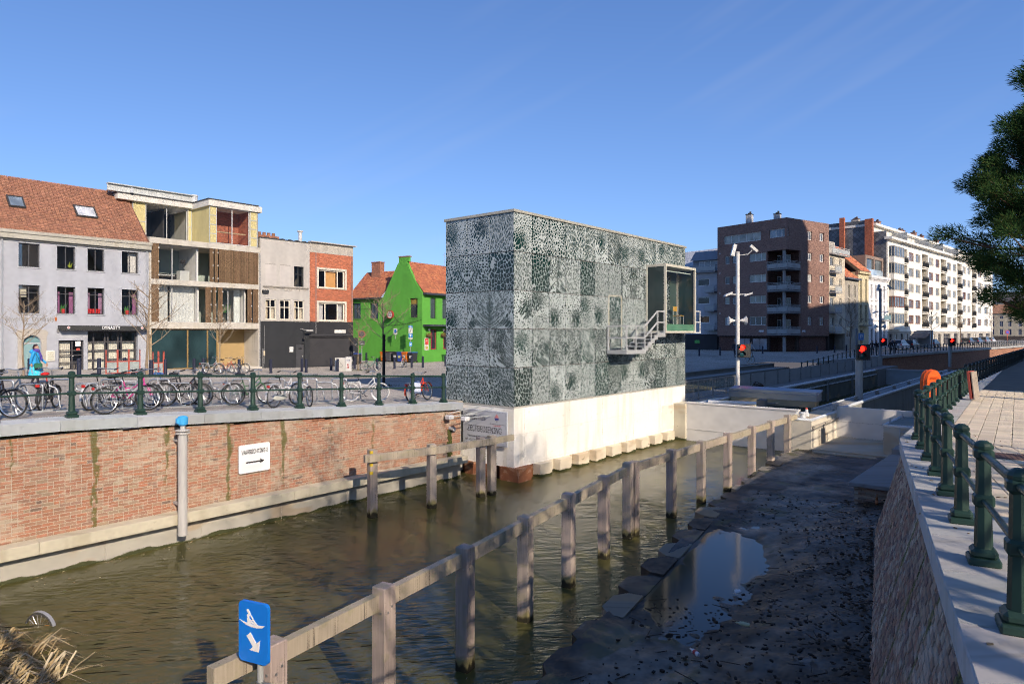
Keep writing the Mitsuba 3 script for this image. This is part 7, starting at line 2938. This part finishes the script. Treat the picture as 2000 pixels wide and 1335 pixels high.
# utility cabinet, bins, signs, screens on the left bank
k = thing('utility_cabinet', 'grey utility cabinet with a drawn smiling face and red stickers', 'cabinet')
f0 = (30.3, 43.6, -.39, -46)
m = M(f0, (.5, .49, .45), 7)
m.rbox(0, .82, 0, .45, 0, 1.05, .02)
part(k, 'cabinet_body', m)
m = M(f0, (.58, .57, .54), 6)
m.rbox(.83, 1.22, -.06, .4, 0, 1.12, .02)
sx = part(k, 'side_box', m)
m = M(f0, (.04, .04, .04), 8)
a = np.linspace(math.radians(200), math.radians(340), 12)
m.tube([(.4 + .22 * math.cos(t), -.004, .55 + .22 * math.sin(t)) for t in a], .012, 5)
m.tube([(.32, -.004, .72), (.32, -.004, .86)], .012, 5)
m.tube([(.42, -.004, .6), (.47, -.004, .55), (.44, -.004, .74)], .01, 5)
part(k, 'drawn_face', m)
m = M(f0, (.4, .06, .05), 6)
for (u, z) in ((1.0, .52), (1.02, .32)):
    m.prism(sg.Point(u, z).buffer(.07), -.068, -.061)
m.paint((.1, .14, .3)).prism(sg.Point(.95, .85).buffer(.05), -.068, -.061)
m.prism(sg.Point(1.1, .85).buffer(.05), -.068, -.061)
part(sx, 'stickers', m)


def bin_(label, u, col, lid, fr=FG, w=-.75, mark=None):
    kk = thing('wheelie_bin', label, 'bin')
    p = frame_pt(fr, u, w, -.42)
    f = (p[0], p[1], p[2], fr[3] - 90 + 90)
    m = M(f, col, 5)
    b = [[-.26, -.3, .1], [.26, -.3, .1], [.26, .3, .1], [-.26, .3, .1], [-.31, -.38, .98], [.31, -.38, .98], [.31, .38, .98], [-.31, .38, .98]]
    m.add(b, [[0, 2, 1], [0, 3, 2], [4, 5, 6], [4, 6, 7], [0, 1, 5], [0, 5, 4], [1, 2, 6], [1, 6, 5], [2, 3, 7], [2, 7, 6], [3, 0, 4], [3, 4, 7]])
    m.box(-.33, .33, -.4, -.34, .92, .98)
    part(kk, 'body', m)
    m = M(f, lid, 5)
    m.rbox(-.33, .33, -.42, .38, .98, 1.06, .03)
    m.tube([(-.28, .45, .98), (.28, .45, .98)], .02, 6)
    part(kk, 'lid', m)
    for sx_ in (-.27, .27):
        m = M(f, (.02, .02, .02), 7)
        m.tube([(sx_ - .03, .32, .1), (sx_ + .03, .32, .1)], .1, 10)
        part(kk, 'wheel', m)
    if mark:
        m = M(f, mark, 6)
        m.box(-.14, .14, -.385, -.345, .45, .7)
        part(kk, 'sticker', m)


ORB, DKB, BLB = (.62, .16, .02), (.035, .036, .04), (.03, .07, .33)
bin_('orange wheelie bin leftmost in the row against the green gable', 1.05, ORB, ORB, mark=(.55, .35, .1))
bin_('dark grey wheelie bin right of the leftmost orange one', 1.75, (.09, .09, .1), DKB)
bin_('black wheelie bin with a white sticker in the middle of the row', 2.75, DKB, DKB, mark=(.5, .5, .5))
bin_('blue wheelie bin in the row against the green gable', 3.35, BLB, BLB, mark=(.45, .45, .2))
bin_('orange wheelie bin between the blue and the blue lidded bins', 4.0, ORB, ORB, mark=(.6, .58, .5))
bin_('black wheelie bin with a blue lid at the right end of the row', 4.85, DKB, (.02, .12, .35), mark=(.5, .5, .5))
bin_('dark wheelie bin with a blue lid by the scribbled black wall', 0, DKB, BLB, (38.6, 51.9, 0, -50), 0)


def pole_sign(label, p, z, top, plates, r=.03, ang=-50, name='road_sign'):
    kk = thing(name, label, 'sign')
    f = (p[0], p[1], z, ang)
    m = M(f, (.3, .31, .31), 4)
    m.tube([(0, 0, 0), (0, 0, top)], r, 8)
    part(kk, 'post', m)
    for (shape, zc, w, h, col, deco) in plates:
        m = M(f, col, 5)
        if shape == 'disc':
            m.prism(sg.Point(0, zc).buffer(w), -.06, -.04)
        else:
            m.rbox(-w, w, -.06, -.04, zc - h, zc + h, .006)
        pk2 = part(kk, 'plate', m)
        if deco:
            m = M(f, deco[0], 5)
            for g in deco[1]:
                m.prism(g, -.066, -.061)
            part(pk2, 'print', m)


ringp = lambda z, r0, r1: sg.Point(0, z).buffer(r1).difference(sg.Point(0, z).buffer(r0))  # noqa: E731
pole_sign('dark round road sign with a small plate under it', (36.38, 48.3), -.42, 3.2, [('disc', 2.88, .32, 0, (.06, .06, .06), ((.4, .08, .06), [ringp(2.88, .27, .325)])), ('box', 2.1, .27, .2, (.07, .07, .07), ((.3, .32, .3), [sg.box(-.2, 2.0, .2, 2.06), sg.box(-.2, 2.14, 0, 2.2)]))])
pp_ = frame_pt(FG, 4.75, -.95, 0)
pole_sign('stack of blue and white parking signs at the green house corner', (pp_[0], pp_[1]), -.42, 3.75, [('box', 3.6, .2, .12, (.05, .2, .5), ((.6, .62, .65), [sg.box(-.1, 3.55, .1, 3.65)])), ('box', 3.2, .2, .26, (.6, .6, .58), ((.1, .1, .1), [sg.Polygon([(-.12, 3.0), (-.05, 3.0), (.12, 3.4), (.05, 3.4)])])), ('box', 2.72, .2, .18, (.04, .2, .55), ((.6, .62, .65), [sg.box(-.04, 2.6, .04, 2.84), sg.box(-.12, 2.76, .12, 2.84)])), ('box', 2.44, .2, .08, (.6, .6, .58), ((.1, .1, .1), [sg.box(-.14, 2.42, .14, 2.46)])), ('box', 1.85, .15, .2, (.08, .3, .6), ((.6, .62, .65), [sg.Point(0, 1.85).buffer(.08)]))])
pq = frame_pt(FG, 2.55, -.75, 0)
pole_sign('white and blue parking sign held out from the green gable', (pq[0], pq[1]), 1.9, 1.1, [('box', .8, .22, .32, (.58, .58, .57), ((.04, .15, .5), [sg.box(-.12, .66, .12, 1.02)]))], ang=GA + 8)
for i, (x0, x1, y, lab) in enumerate(((14.3, 16.1, 43.2, 'long red framed terrace screen in front of the restaurant window'), (16.5, 17.1, 42.2, 'short red framed terrace screen beside the staked tree'))):
    kk = thing('terrace_screen', lab, 'screen')
    m = M((x0, y, G(x0), -4), (.36, .07, .05), 6)
    n = 4 if x1 - x0 > 1 else 3
    for q in range(n):
        u = (x1 - x0) * q / (n - 1)
        w = .09 if q in (1, 2) else .05
        m.box(u - w / 2, u + w / 2, -.03, .03, 0, 1.42)
    m.box(0, x1 - x0, -.02, .02, .7, .76)
    m.box(0, x1 - x0, -.02, .02, .03, .08)
    part(kk, 'frame', m)
    m = M((x0, y, G(x0), -4), (.28, .32, .31), 5)
    m.box(.05, x1 - x0 - .05, -.012, .012, .08, .7)
    part(kk, 'panel', m)


# bare trees
def bare_tree(label, x, y, z, h, spread=.35, r0=.06, seed=1, depth=4, col=(.26, .2, .14), stake=None, trunk=.45, n0=7):
    rr = random.Random(seed)
    kk = thing('bare_tree', label, 'tree')
    br = M((x, y, z, 0), col, 9)

    def grow(p, d, L, r, lev):
        pts = [p]
        dd = np.array(d)
        for q in range(4):
            dd = dd + np.array([rr.gauss(0, .1), rr.gauss(0, .1), .09])
            dd /= np.linalg.norm(dd)
            pts.append(pts[-1] + dd * L / 4)
        br.tube(pts, np.linspace(r, r * .5, 5), 5 if lev < 2 else 3, False)
        if lev >= depth:
            return
        for q in range(rr.randint(2, 4)):
            t = rr.randint(1, 4)
            a = rr.uniform(0, 6.28)
            s_ = np.array([math.cos(a), math.sin(a), rr.uniform(-.1, .6)])
            nd = dd * .6 + s_ * .7
            grow(pts[t], nd / np.linalg.norm(nd), L * rr.uniform(.5, .75), r * .5, lev + 1)

    m = M((x, y, z, 0), col, 9)
    tp = [np.array([0, 0, -.1])]
    for q in range(6):
        tp.append(tp[-1] + np.array([rr.gauss(0, .03), rr.gauss(0, .03), h * .85 / 6]))
    m.tube(tp, np.linspace(r0, r0 * .3, 7), 8)
    part(kk, 'trunk', m, 'bark')
    for q in range(n0 * 2):
        t = trunk + (1 - trunk) * q / (n0 * 2)
        p = tp[0] + (tp[-1] - tp[0]) * t
        a = q * 2.4 + rr.uniform(-.4, .4)
        d = np.array([math.cos(a), math.sin(a), rr.uniform(.35, .9)])
        grow(p, d / np.linalg.norm(d), h * spread * (1.1 - .6 * (t - trunk) / (1 - trunk)), r0 * .34, 1)
    part(kk, 'branches', br, 'bark')
    if stake:
        m = M((x, y, z, 0), stake, 8)
        m.beam((.12, -.1, 0), (.12, -.1, 2.4), .07, .07)
        part(kk, 'stake', m)
    return kk


bare_tree('small bare tree in front of the arched door of the grey house', 9.58, 40.12, .42, 4.4, .3, .055, 3, 3)
bare_tree('bare staked tree between the grey house and the concrete house', 15.4, 40.2, .12, 5.9, .27, .09, 5, 3, stake=(.3, .22, .13), trunk=.35)
bare_tree('thin pale bare tree in front of the porch of the concrete house', 21.9, 44.9, -.13, 5.0, .27, .06, 8, 3, (.3, .24, .17))
bare_tree('young bare tree with a black wrapped trunk standing in the shadow of the patterned building', 21.7, 27.0, -.12, 5.1, .27, .055, 13, 3, trunk=.55)
m = M((21.7, 27.0, -.12, 0), (.012, .012, .013), 8)
m.tube([(0, 0, 0), (.01, 0, 2.65)], .075, 10)
part('bare_tree_003', 'trunk_wrap', m)
bare_tree('thin bare tree beside the utility cabinet', 32.5, 43.6, -.42, 4.6, .25, .05, 17, 3, (.22, .17, .11))
for q, (x, y, hh, lab) in enumerate(((124, 17.6, 7, 'bare street tree in front of the near end of the white block'), (141, 15.6, 7, 'bare street tree before the middle of the white block'), (168, 13.2, 8, 'bare street tree near the far end of the white block'), (82, 19.5, 6.5, 'bare street tree before the brown flats by the far mast'))):
    bare_tree(lab, x, y, 0, hh, .25, .09, 30 + q, 3, (.2, .15, .11))
m = M(col=(.06, .07, .025), k=9)
for (x, y) in ((9.6, 40.1), (21.9, 44.8), (21.7, 27.0), (32.5, 43.5)):
    for q in range(60):
        a, r_ = rng.uniform(0, 6.28), rng.random() ** .5 * .8
        px_, py_ = x + r_ * math.cos(a), y + r_ * math.sin(a)
        m.tube([(px_, py_, G(x)), (px_ + rng.uniform(-.05, .05), py_, G(x) + rng.uniform(.03, .1))], .012, 3)
ground_piece('grass', m, 'paint', kind='stuff', label='short grass tufts round the feet of the young trees')
# large bare trees on the right bank behind the camera: their branches dapple the coping and posts; the nearer two are added to shade the water
for q, (x, y, hh, lab) in enumerate(((1.8, -8.5, 11, 'large bare tree outside the picture, nearest the bridge'), (8.0, -9.5, 12, 'large bare tree outside the picture, second from the bridge'), (11.5, -8.5, 10, 'large bare tree outside the picture, third from the bridge'), (4.5, -4.6, 9, 'bare tree added outside the picture, nearer the promenade edge'), (7.2, -5.0, 9, 'bare tree added outside the picture, by the promenade edge opposite the posts'))):
    bare_tree(lab, x, y, .5, hh, .3, .17, 51 + q, 4, (.15, .12, .09), trunk=.3, n0=14)

# evergreen pine at the right edge
pt = thing('pine_tree', 'tall dark pine tree at the right edge of the picture', 'tree')
PX, PY = 31.2, .35
m = M(col=(.12, .075, .05), k=9)
tp = [(PX, PY, 0), (PX + .1, PY, 3), (PX, PY + .1, 7), (PX + .1, PY, 11), (PX, PY, 14)]
m.tube(tp, [.3, .26, .2, .12, .04], 10)
part(pt, 'trunk', m, 'bark', smooth=True)
prof_z = [2.9, 3.5, 4.5, 5.8, 7.2, 9.0, 11.5, 13.3]
prof_r = [1.0, 1.9, 3.0, 3.75, 3.3, 2.5, 1.4, .3]
rp4 = random.Random(77)
clumps, limbs = [], M(col=(.1, .065, .045), k=9)
for w in range(18):
    z0 = 2.9 + w * .57
    R0 = float(np.interp(z0 + .5, prof_z, prof_r))
    for b in range(8):
        a = b * 2 * math.pi / 8 + w * .7 + rp4.uniform(-.3, .3)
        if rp4.random() < .17:
            continue
        L = R0 * rp4.uniform(.5, 1.14)
        c = [PX + L * math.cos(a), PY + L * math.sin(a), z0 + rp4.uniform(.1, .6) + .1 * L]
        mid = [PX + L * .55 * math.cos(a), PY + L * .55 * math.sin(a), z0 - .05]
        limbs.tube([(PX, PY, z0 - .1), mid, c], [.06, .04, .015], 5)
        clumps.append((c, .46, np.array([math.cos(a), math.sin(a), .35])))
        for q in range(5):
            t = rp4.uniform(.45, 1.0)
            s_ = rp4.uniform(-.3, .3) * L * .7
            cc = [PX + L * t * math.cos(a) - s_ * math.sin(a), PY + L * t * math.sin(a) + s_ * math.cos(a), z0 + (.1 + .35 * t) + rp4.uniform(-.15, .35)]
            limbs.tube([mid, cc], [.025, .01], 4, False)
            clumps.append((cc, rp4.uniform(.3, .46), np.array([math.cos(a + s_ * .4), math.sin(a + s_ * .4), .5])))
part(pt, 'limbs', limbs, 'bark')
npr = np.random.RandomState(5)
V, N = [], 0
cols = []
for (c, s_, d) in clumps:
    n = int(330 * (s_ / .4) ** 2)
    g = npr.normal(size=(n, 3))
    g /= np.linalg.norm(g, axis=1, keepdims=True)
    rad = npr.random((n, 1)) ** .5
    base = np.array(c) + g * rad * s_ * [1, 1, .8]
    dirn = g * .6 + d / np.linalg.norm(d) * .7 + npr.normal(size=(n, 3)) * .35
    dirn /= np.linalg.norm(dirn, axis=1, keepdims=True)
    ln = npr.uniform(.11, .21, (n, 1))
    side = np.cross(dirn, npr.normal(size=(n, 3)))
    side /= np.linalg.norm(side, axis=1, keepdims=True) + 1e-9
    wd = .015
    V.append(np.stack([base - side * wd, base + side * wd, base + dirn * ln], 1))
    tone = npr.choice(3, n, p=[.5, .35, .15])
    cols.append(tone)
V = np.vstack(V)
tone = np.concatenate(cols)
for t, cc in enumerate(((.035, .075, .025), (.05, .095, .03), (.1, .12, .035))):
    vv = V[tone == t].reshape(-1, 3)
    m = M(col=cc, k=6)
    m.add(vv, np.arange(len(vv)).reshape(-1, 3))
    part(pt, 'needles', m, 'needles', kind='stuff')

# ---------------------------------------------------------------- blue kayak sign, direction board, gauge pipe
ks = thing('kayak_sign', 'blue sign with a white kayak and white arrow by the nearest timber post', 'sign')
fk = (3.66, 6.70, 0, -73)
m = M(fk, (.01, .17, .62), 3)
m.prism(sg.box(-.2 + .05, -.87 + .05, .2 - .05, -.23 - .05).buffer(.05), -.04, .0)
put(ks + '__plate', m)
m = M(fk, (.72, .72, .7), 5)
hull = sg.Polygon([(-.185, -.432), (-.1, -.452), (0, -.46), (.1, -.456), (.168, -.45), (.13, -.478), (.06, -.49), (-.02, -.489), (-.1, -.475)])
torso = sg.LineString([(-.055, -.452), (-.062, -.405)]).buffer(.017)
head = sg.Point(-.062, -.375).buffer(.018)
arm = unary_union([sg.LineString([(-.06, -.41), (-.02, -.425), (.0, -.415)]).buffer(.008), sg.LineString([(-.05, -.445), (.0, -.44), (.035, -.455)]).buffer(.009)])
paddle = unary_union([sg.LineString([(-.062, -.327), (.045, -.455)]).buffer(.006), sg.LineString([(-.07, -.318), (-.05, -.342)]).buffer(.014), sg.LineString([(.03, -.44), (.055, -.466)]).buffer(.013)])
m.prism(unary_union([hull, torso, head, arm, paddle]), -.046, -.041)
part(ks, 'kayak_pictogram', m)
m = M(fk, (.72, .72, .7), 5)
d_ = 1 / math.sqrt(2)
arrow = sg.Polygon([(-.2, .035), (.02, .035), (.02, .1), (.16, 0), (.02, -.1), (.02, -.035), (-.2, -.035)])
from shapely import affinity
arrow = affinity.translate(affinity.rotate(affinity.scale(arrow, .62, .95, origin=(0, 0)), -50, origin=(0, 0)), .02, -.665)
m.prism(arrow, -.046, -.041)
part(ks, 'arrow', m)
m = M(fk, (.33, .34, .33), 4)
m.tube([(.03, .035, -3.2), (.03, .035, -.27)], .033, 12)
part(ks, 'pole', m, 'paint', smooth=True)
m = M(fk, (.42, .43, .43), 4)
m.tube([(.03, .035, -1.13), (.03, .035, -1.09)], .042, 12)
m.box(.03, .16, .02, .05, -1.125, -1.095)
part(ks, 'clamp', m, 'metal')
db_ = thing('direction_board', 'white board with black lettering and an arrow on the brick quay wall', 'sign')
fd = (9.07, 17.56, 0, 0)
m = M(fd, (.72, .73, .73), 4)
m.prism(sg.box(.05, -1.2, .87, -.52).buffer(.05), -.06, -.02)
put(db_ + '__plate', m)
m = M(fd, (.02, .02, .02), 6)
m.text('VAARRICHTING 2', .115, .07, -.73, -.061, True, .004, width=.78)
part(db_, 'lettering', m, label='black capital lettering on the white board')
m = M(fd, (.02, .02, .02), 6)
m.box(.2, .62, -.065, -.061, -.985, -.945)
m.prism([(.62, -1.03), (.76, -.965), (.62, -.9)], -.065, -.061)
part(db_, 'arrow', m)
gp2 = thing('gauge_pipe', 'vertical steel pipe with a bright blue sensor cap on the brick quay wall', 'pipe')
m = M(col=(.42, .41, .39), k=3)
m.tube([(7.4, 17.12, -2.45), (7.4, 17.12, .1)], .11, 18)
m.tube([(7.4, 17.12, .1), (7.4, 17.12, .14)], .17, 16)
m.tube([(7.4, 17.12, .17), (7.4, 17.12, .2)], .17, 16)
m.tube([(7.4, 17.12, .1), (7.4, 17.12, .32)], .06, 12)
part(gp2, 'pipe', m, smooth=False)
m = M(col=(.05, .35, .7), k=4)
m.lathe([(.07, .3), (.12, .34), (.125, .5), (.09, .54), (.02, .55)], (7.4, 17.12, 0), 14)
m.rbox(7.4 - .16, 7.4, 17.06, 17.18, .36, .5, .02)
part(gp2, 'sensor_cap', m, label='bright blue sensor cap')
m = M(col=(.35, .35, .34), k=4)
for z in (-.1, -1.7):
    m.box(7.37, 7.43, 17.2, 17.62, z - .03, z + .03)
part(gp2, 'bracket', m)
dp = thing('drain_pipe', 'short drain pipe end in the brick quay wall near the information board', 'pipe')
m = M(col=(.35, .36, .36), k=5)
m.tube([(17.2, 17.35, -.9), (17.2, 17.65, -.88)], .07, 12)
put(dp, m)
m = M(col=(.06, .065, .015), k=9)
for q in range(160):
    z = -.95 - rng.random() ** .8 * .95
    x = 17.2 + rng.gauss(0, .05)
    m.obox((x, 17.59, z), np.eye(3), (rng.uniform(.01, .04), .012, rng.uniform(.02, .07)))
ground_piece('moss_streak', m, 'paint', kind='stuff', label='hanging moss under the drain pipe')

# ---------------------------------------------------------------- reeds and the drowned wheel
m = M(col=(.5, .4, .22), k=8)
rr = random.Random(4)


def blade(p, a, L, drop, w, col):
    pts = []
    h = rr.uniform(.05, .3)
    kink = rr.uniform(.35, .6)
    for t in (0, .2, kink, kink + .06, 1.0):
        if t <= kink:
            x_, z_ = L * t * .75, h * math.sin(min(t / kink, 1) * 1.5)
        else:
            x_ = L * (kink * .75 + (t - kink) * .8)
            z_ = h * (1 - (t - kink) / (1 - kink) * (1 + drop))
        pts.append(np.array([p[0] + x_ * math.cos(a), p[1] + x_ * math.sin(a), WATER + max(z_, -.02) + p[2]]))
    s_ = np.array([-math.sin(a), math.cos(a), rr.uniform(-.5, .5)])
    m.paint(col)
    ws = [w, w, w * .9, w * .8, .002]
    v = []
    for q, ww in zip(pts, ws):
        v += [q - s_ * ww, q + s_ * ww]
    f = []
    for q in range(4):
        f += [[2 * q, 2 * q + 1, 2 * q + 3], [2 * q, 2 * q + 3, 2 * q + 2]]
    m.add(v, f)


RC = [(.58, .46, .26), (.64, .53, .33), (.5, .38, .2), (.68, .58, .4), (.36, .27, .14)]
tufts = [(3.05, 14.6), (3.3, 13.9), (3.6, 13.4), (2.9, 13.4), (3.25, 12.6), (2.85, 12.3), (3.0, 13.0), (2.7, 14.0), (3.55, 12.2), (3.1, 11.8), (2.75, 11.5), (2.6, 12.8), (3.2, 14.1), (2.95, 12.0), (2.5, 13.6), (2.7, 15.1)]
for tx, ty in tufts:
    a0 = rr.uniform(-.2, .5)
    for q in range(24):
        p = (tx - .35 + rr.gauss(0, .12), ty + rr.gauss(0, .12), rr.uniform(0, .05))
        blade(p, a0 + rr.gauss(0, .55), rr.uniform(.4, .95), rr.uniform(-.2, .25), rr.uniform(.01, .022), rr.choice(RC))
for (x, y) in ((3.75, 10.0), (3.95, 9.7)):
    for q in range(7):
        blade((x + rr.gauss(0, .05), y + rr.gauss(0, .05), 0), rr.uniform(0, 1.5), rr.uniform(.2, .45), -.3, .012, rr.choice(RC))
for (p, q) in (((2.75, 15.3, 0), (2.35, 15.7, .9)), ((2.6, 13.6, .1), (3.1, 13.0, .55)), ((2.9, 12.6, .1), (2.2, 13.4, .6))):
    m.paint((.52, .38, .2))
    m.tube([(p[0], p[1], WATER + p[2]), ((p[0] + q[0]) / 2, (p[1] + q[1]) / 2 + .03, WATER + (p[2] + q[2]) / 2), (q[0], q[1], WATER + q[2])], [.022, .018, .01], 5)
ground_piece('reeds', m, 'reed_leaf', kind='stuff', label='dry bent reeds lying in the water at the lower left')
dw_ = thing('sunken_wheel', 'half sunken bicycle wheel with mudguard and orange reflector among the reeds', 'bicycle wheel')
fwh = (3.75, 14.7, WATER - .1, -60)
m = M(fwh, (.05, .05, .05), 6)
mm = M(fwh)
ring(m, (0, 0, 0), .3, .02, 26, 6)
put(dw_ + '__tyre', m)
m = M(fwh, (.4, .42, .45), 3)
for q in range(10):
    a = q * math.pi / 9
    m.tube([(0, 0, 0), (.3 * math.cos(a), 0, .3 * math.sin(a))], .004, 4)
m.tube([(-.05, 0, .02), (-.2, 0, .1)], .014, 5)
part(dw_, 'spokes', m, 'metal', kind='stuff')
m = M(fwh, (.3, .31, .33), 4)
aa = np.linspace(.1, 1.9, 12)
for p, q in zip(aa[:-1], aa[1:]):
    m.quad([.345 * math.cos(p), -.035, .345 * math.sin(p)], [.345 * math.cos(p), .035, .345 * math.sin(p)], [.345 * math.cos(q), .035, .345 * math.sin(q)], [.345 * math.cos(q), -.035, .345 * math.sin(q)])
part(dw_, 'mudguard', m)
m = M(fwh, (.62, .22, .02), 3)
m.rbox(.12, .22, -.02, .02, .06, .1, .005)
part(dw_, 'reflector', m)

# ---------------------------------------------------------------- right bank things
lb = thing('lifebuoy_case', 'orange domed lifebuoy case hung on the outside of the green railing', 'lifebuoy case')
fl_ = (24.5, 3.42, R(24.5), 3)
m = M((24.5, 3.42, R(24.5), -22), (.62, .1, .015), 4)
dome = sg.Point(0, .86).buffer(.38).intersection(sg.box(-1, .45, 1, 2)).union(sg.box(-.38, .4, .38, .86))
m.prism(dome, -.02, .2)
part(lb, 'case', m)
m = M((24.5, 3.42, R(24.5), -22), (.5, .07, .01), 4)
m.prism(dome.buffer(.02).difference(dome.buffer(-.03)), .08, .11)
m.box(-.3, .3, -.03, -.02, .8, .84)
m.text('REDDINGSBOEI', .07, -.26, .95, -.02, True, width=.52)
part(lb, 'rim', m)
rb = thing('rescue_board', 'weathered red hinged board hanging on the inside of the green railing', 'board')
m = M((29.3, 3.02, R(29.3), -10), (.36, .07, .05), 6)
m.add(CUBE_V * [.62, .07, 1.0] + [0, -.12, .05] + np.array([[0, .1 * (v[2] > .5), 0] for v in CUBE_V]), CUBE_F)
part(rb, 'panel', m)
m = M((29.3, 3.02, R(29.3), -10), (.3, .25, .2), 6)
m.add(CUBE_V * [.6, .03, .98] + [.02, -.2, .06] + np.array([[0, .1 * (v[2] > .5), 0] for v in CUBE_V]), CUBE_F)
part(rb, 'back_plate', m)
dc = thing('drain_cover', 'rusty brown cast iron drain cover set in the pale pavers', 'drain cover')
q0 = (15.4, .95)
m = M((q0[0], q0[1], R(q0[0]) + .002, ANG - 1.7), (.12, .07, .055), 7)
m.R = m.R @ np.array([[1, 0, 0], [0, 1, 0], [-.032, 0, 1]])
m.box(-.45, .45, -.35, .35, -.02, .006)
for i in range(8):
    m.box(-.4, .4, -.3 + i * .08, -.26 + i * .08, .006, .013)
put(dc, m)
# the bridge the photograph was taken from, below and behind the camera
bg = thing('bridge', 'road bridge across the canal that the picture is taken from', 'bridge')
m = M(col=(.3, .3, .29), k=8)
m.box(-9, -.05, -2, 20, .35, 1.0)
m.box(-9, .0, 17.6, 20, -3.4, .35)
part(bg, 'deck', m, 'concrete')
m = M(col=GREEN, k=4)
for y in np.arange(1.5, 18, 1.5):
    m.box(-.2, -.1, y, y + .1, 1.0, 2.05)
m.box(-.2, -.1, 0.8, 18, 2.0, 2.08)
m.box(-.18, -.12, 0.8, 18, 1.5, 1.56)
part(bg, 'parapet', m)

# bits of leaf and scum drifting on the water, and dead leaves on the coping and pavers
m = M(col=(.2, .15, .08), k=8)
for q in range(420):
    if q < 260:
        x = rng.uniform(4, 18)
        y = 17.55 - abs(rng.gauss(0, .5)) ** 1.6
    else:
        x = rng.uniform(6, 28)
        y = pile_y(x) + .5 + abs(rng.gauss(0, .35))
    a, s_ = rng.uniform(0, 6.28), rng.uniform(.006, .026)
    m.paint(rng.choice([(.2, .15, .08), (.12, .1, .05), (.3, .26, .16), (.1, .11, .04)]))
    m.obox((x, y, WATER + .004), [[math.cos(a), math.sin(a), 0], [-math.sin(a), math.cos(a), 0], [0, 0, 1]], (s_, s_ * .6, .005))
ground_piece('floating_leaves', m, 'paint', kind='stuff', label='bits of dead leaf drifting along the edges of the canal')
m = M(col=(.16, .1, .05), k=8)
for q in range(130):
    s0, o = rng.uniform(-1, 14), rng.uniform(-2.2, .42)
    w = along(s0, o)
    a, s_ = rng.uniform(0, 6.28), rng.uniform(.006, .022)
    m.paint(rng.choice([(.14, .09, .045), (.08, .055, .03), (.22, .16, .09)]))
    m.obox((w[0], w[1], R(w[0]) + .008), [[math.cos(a), math.sin(a), rng.uniform(-.2, .2)], [-math.sin(a), math.cos(a), 0], [0, 0, 1]], (s_, s_ * .6, .003))
ground_piece('fallen_leaves', m, 'paint', kind='stuff', label='a few dead leaves on the coping and pavers of the right bank')
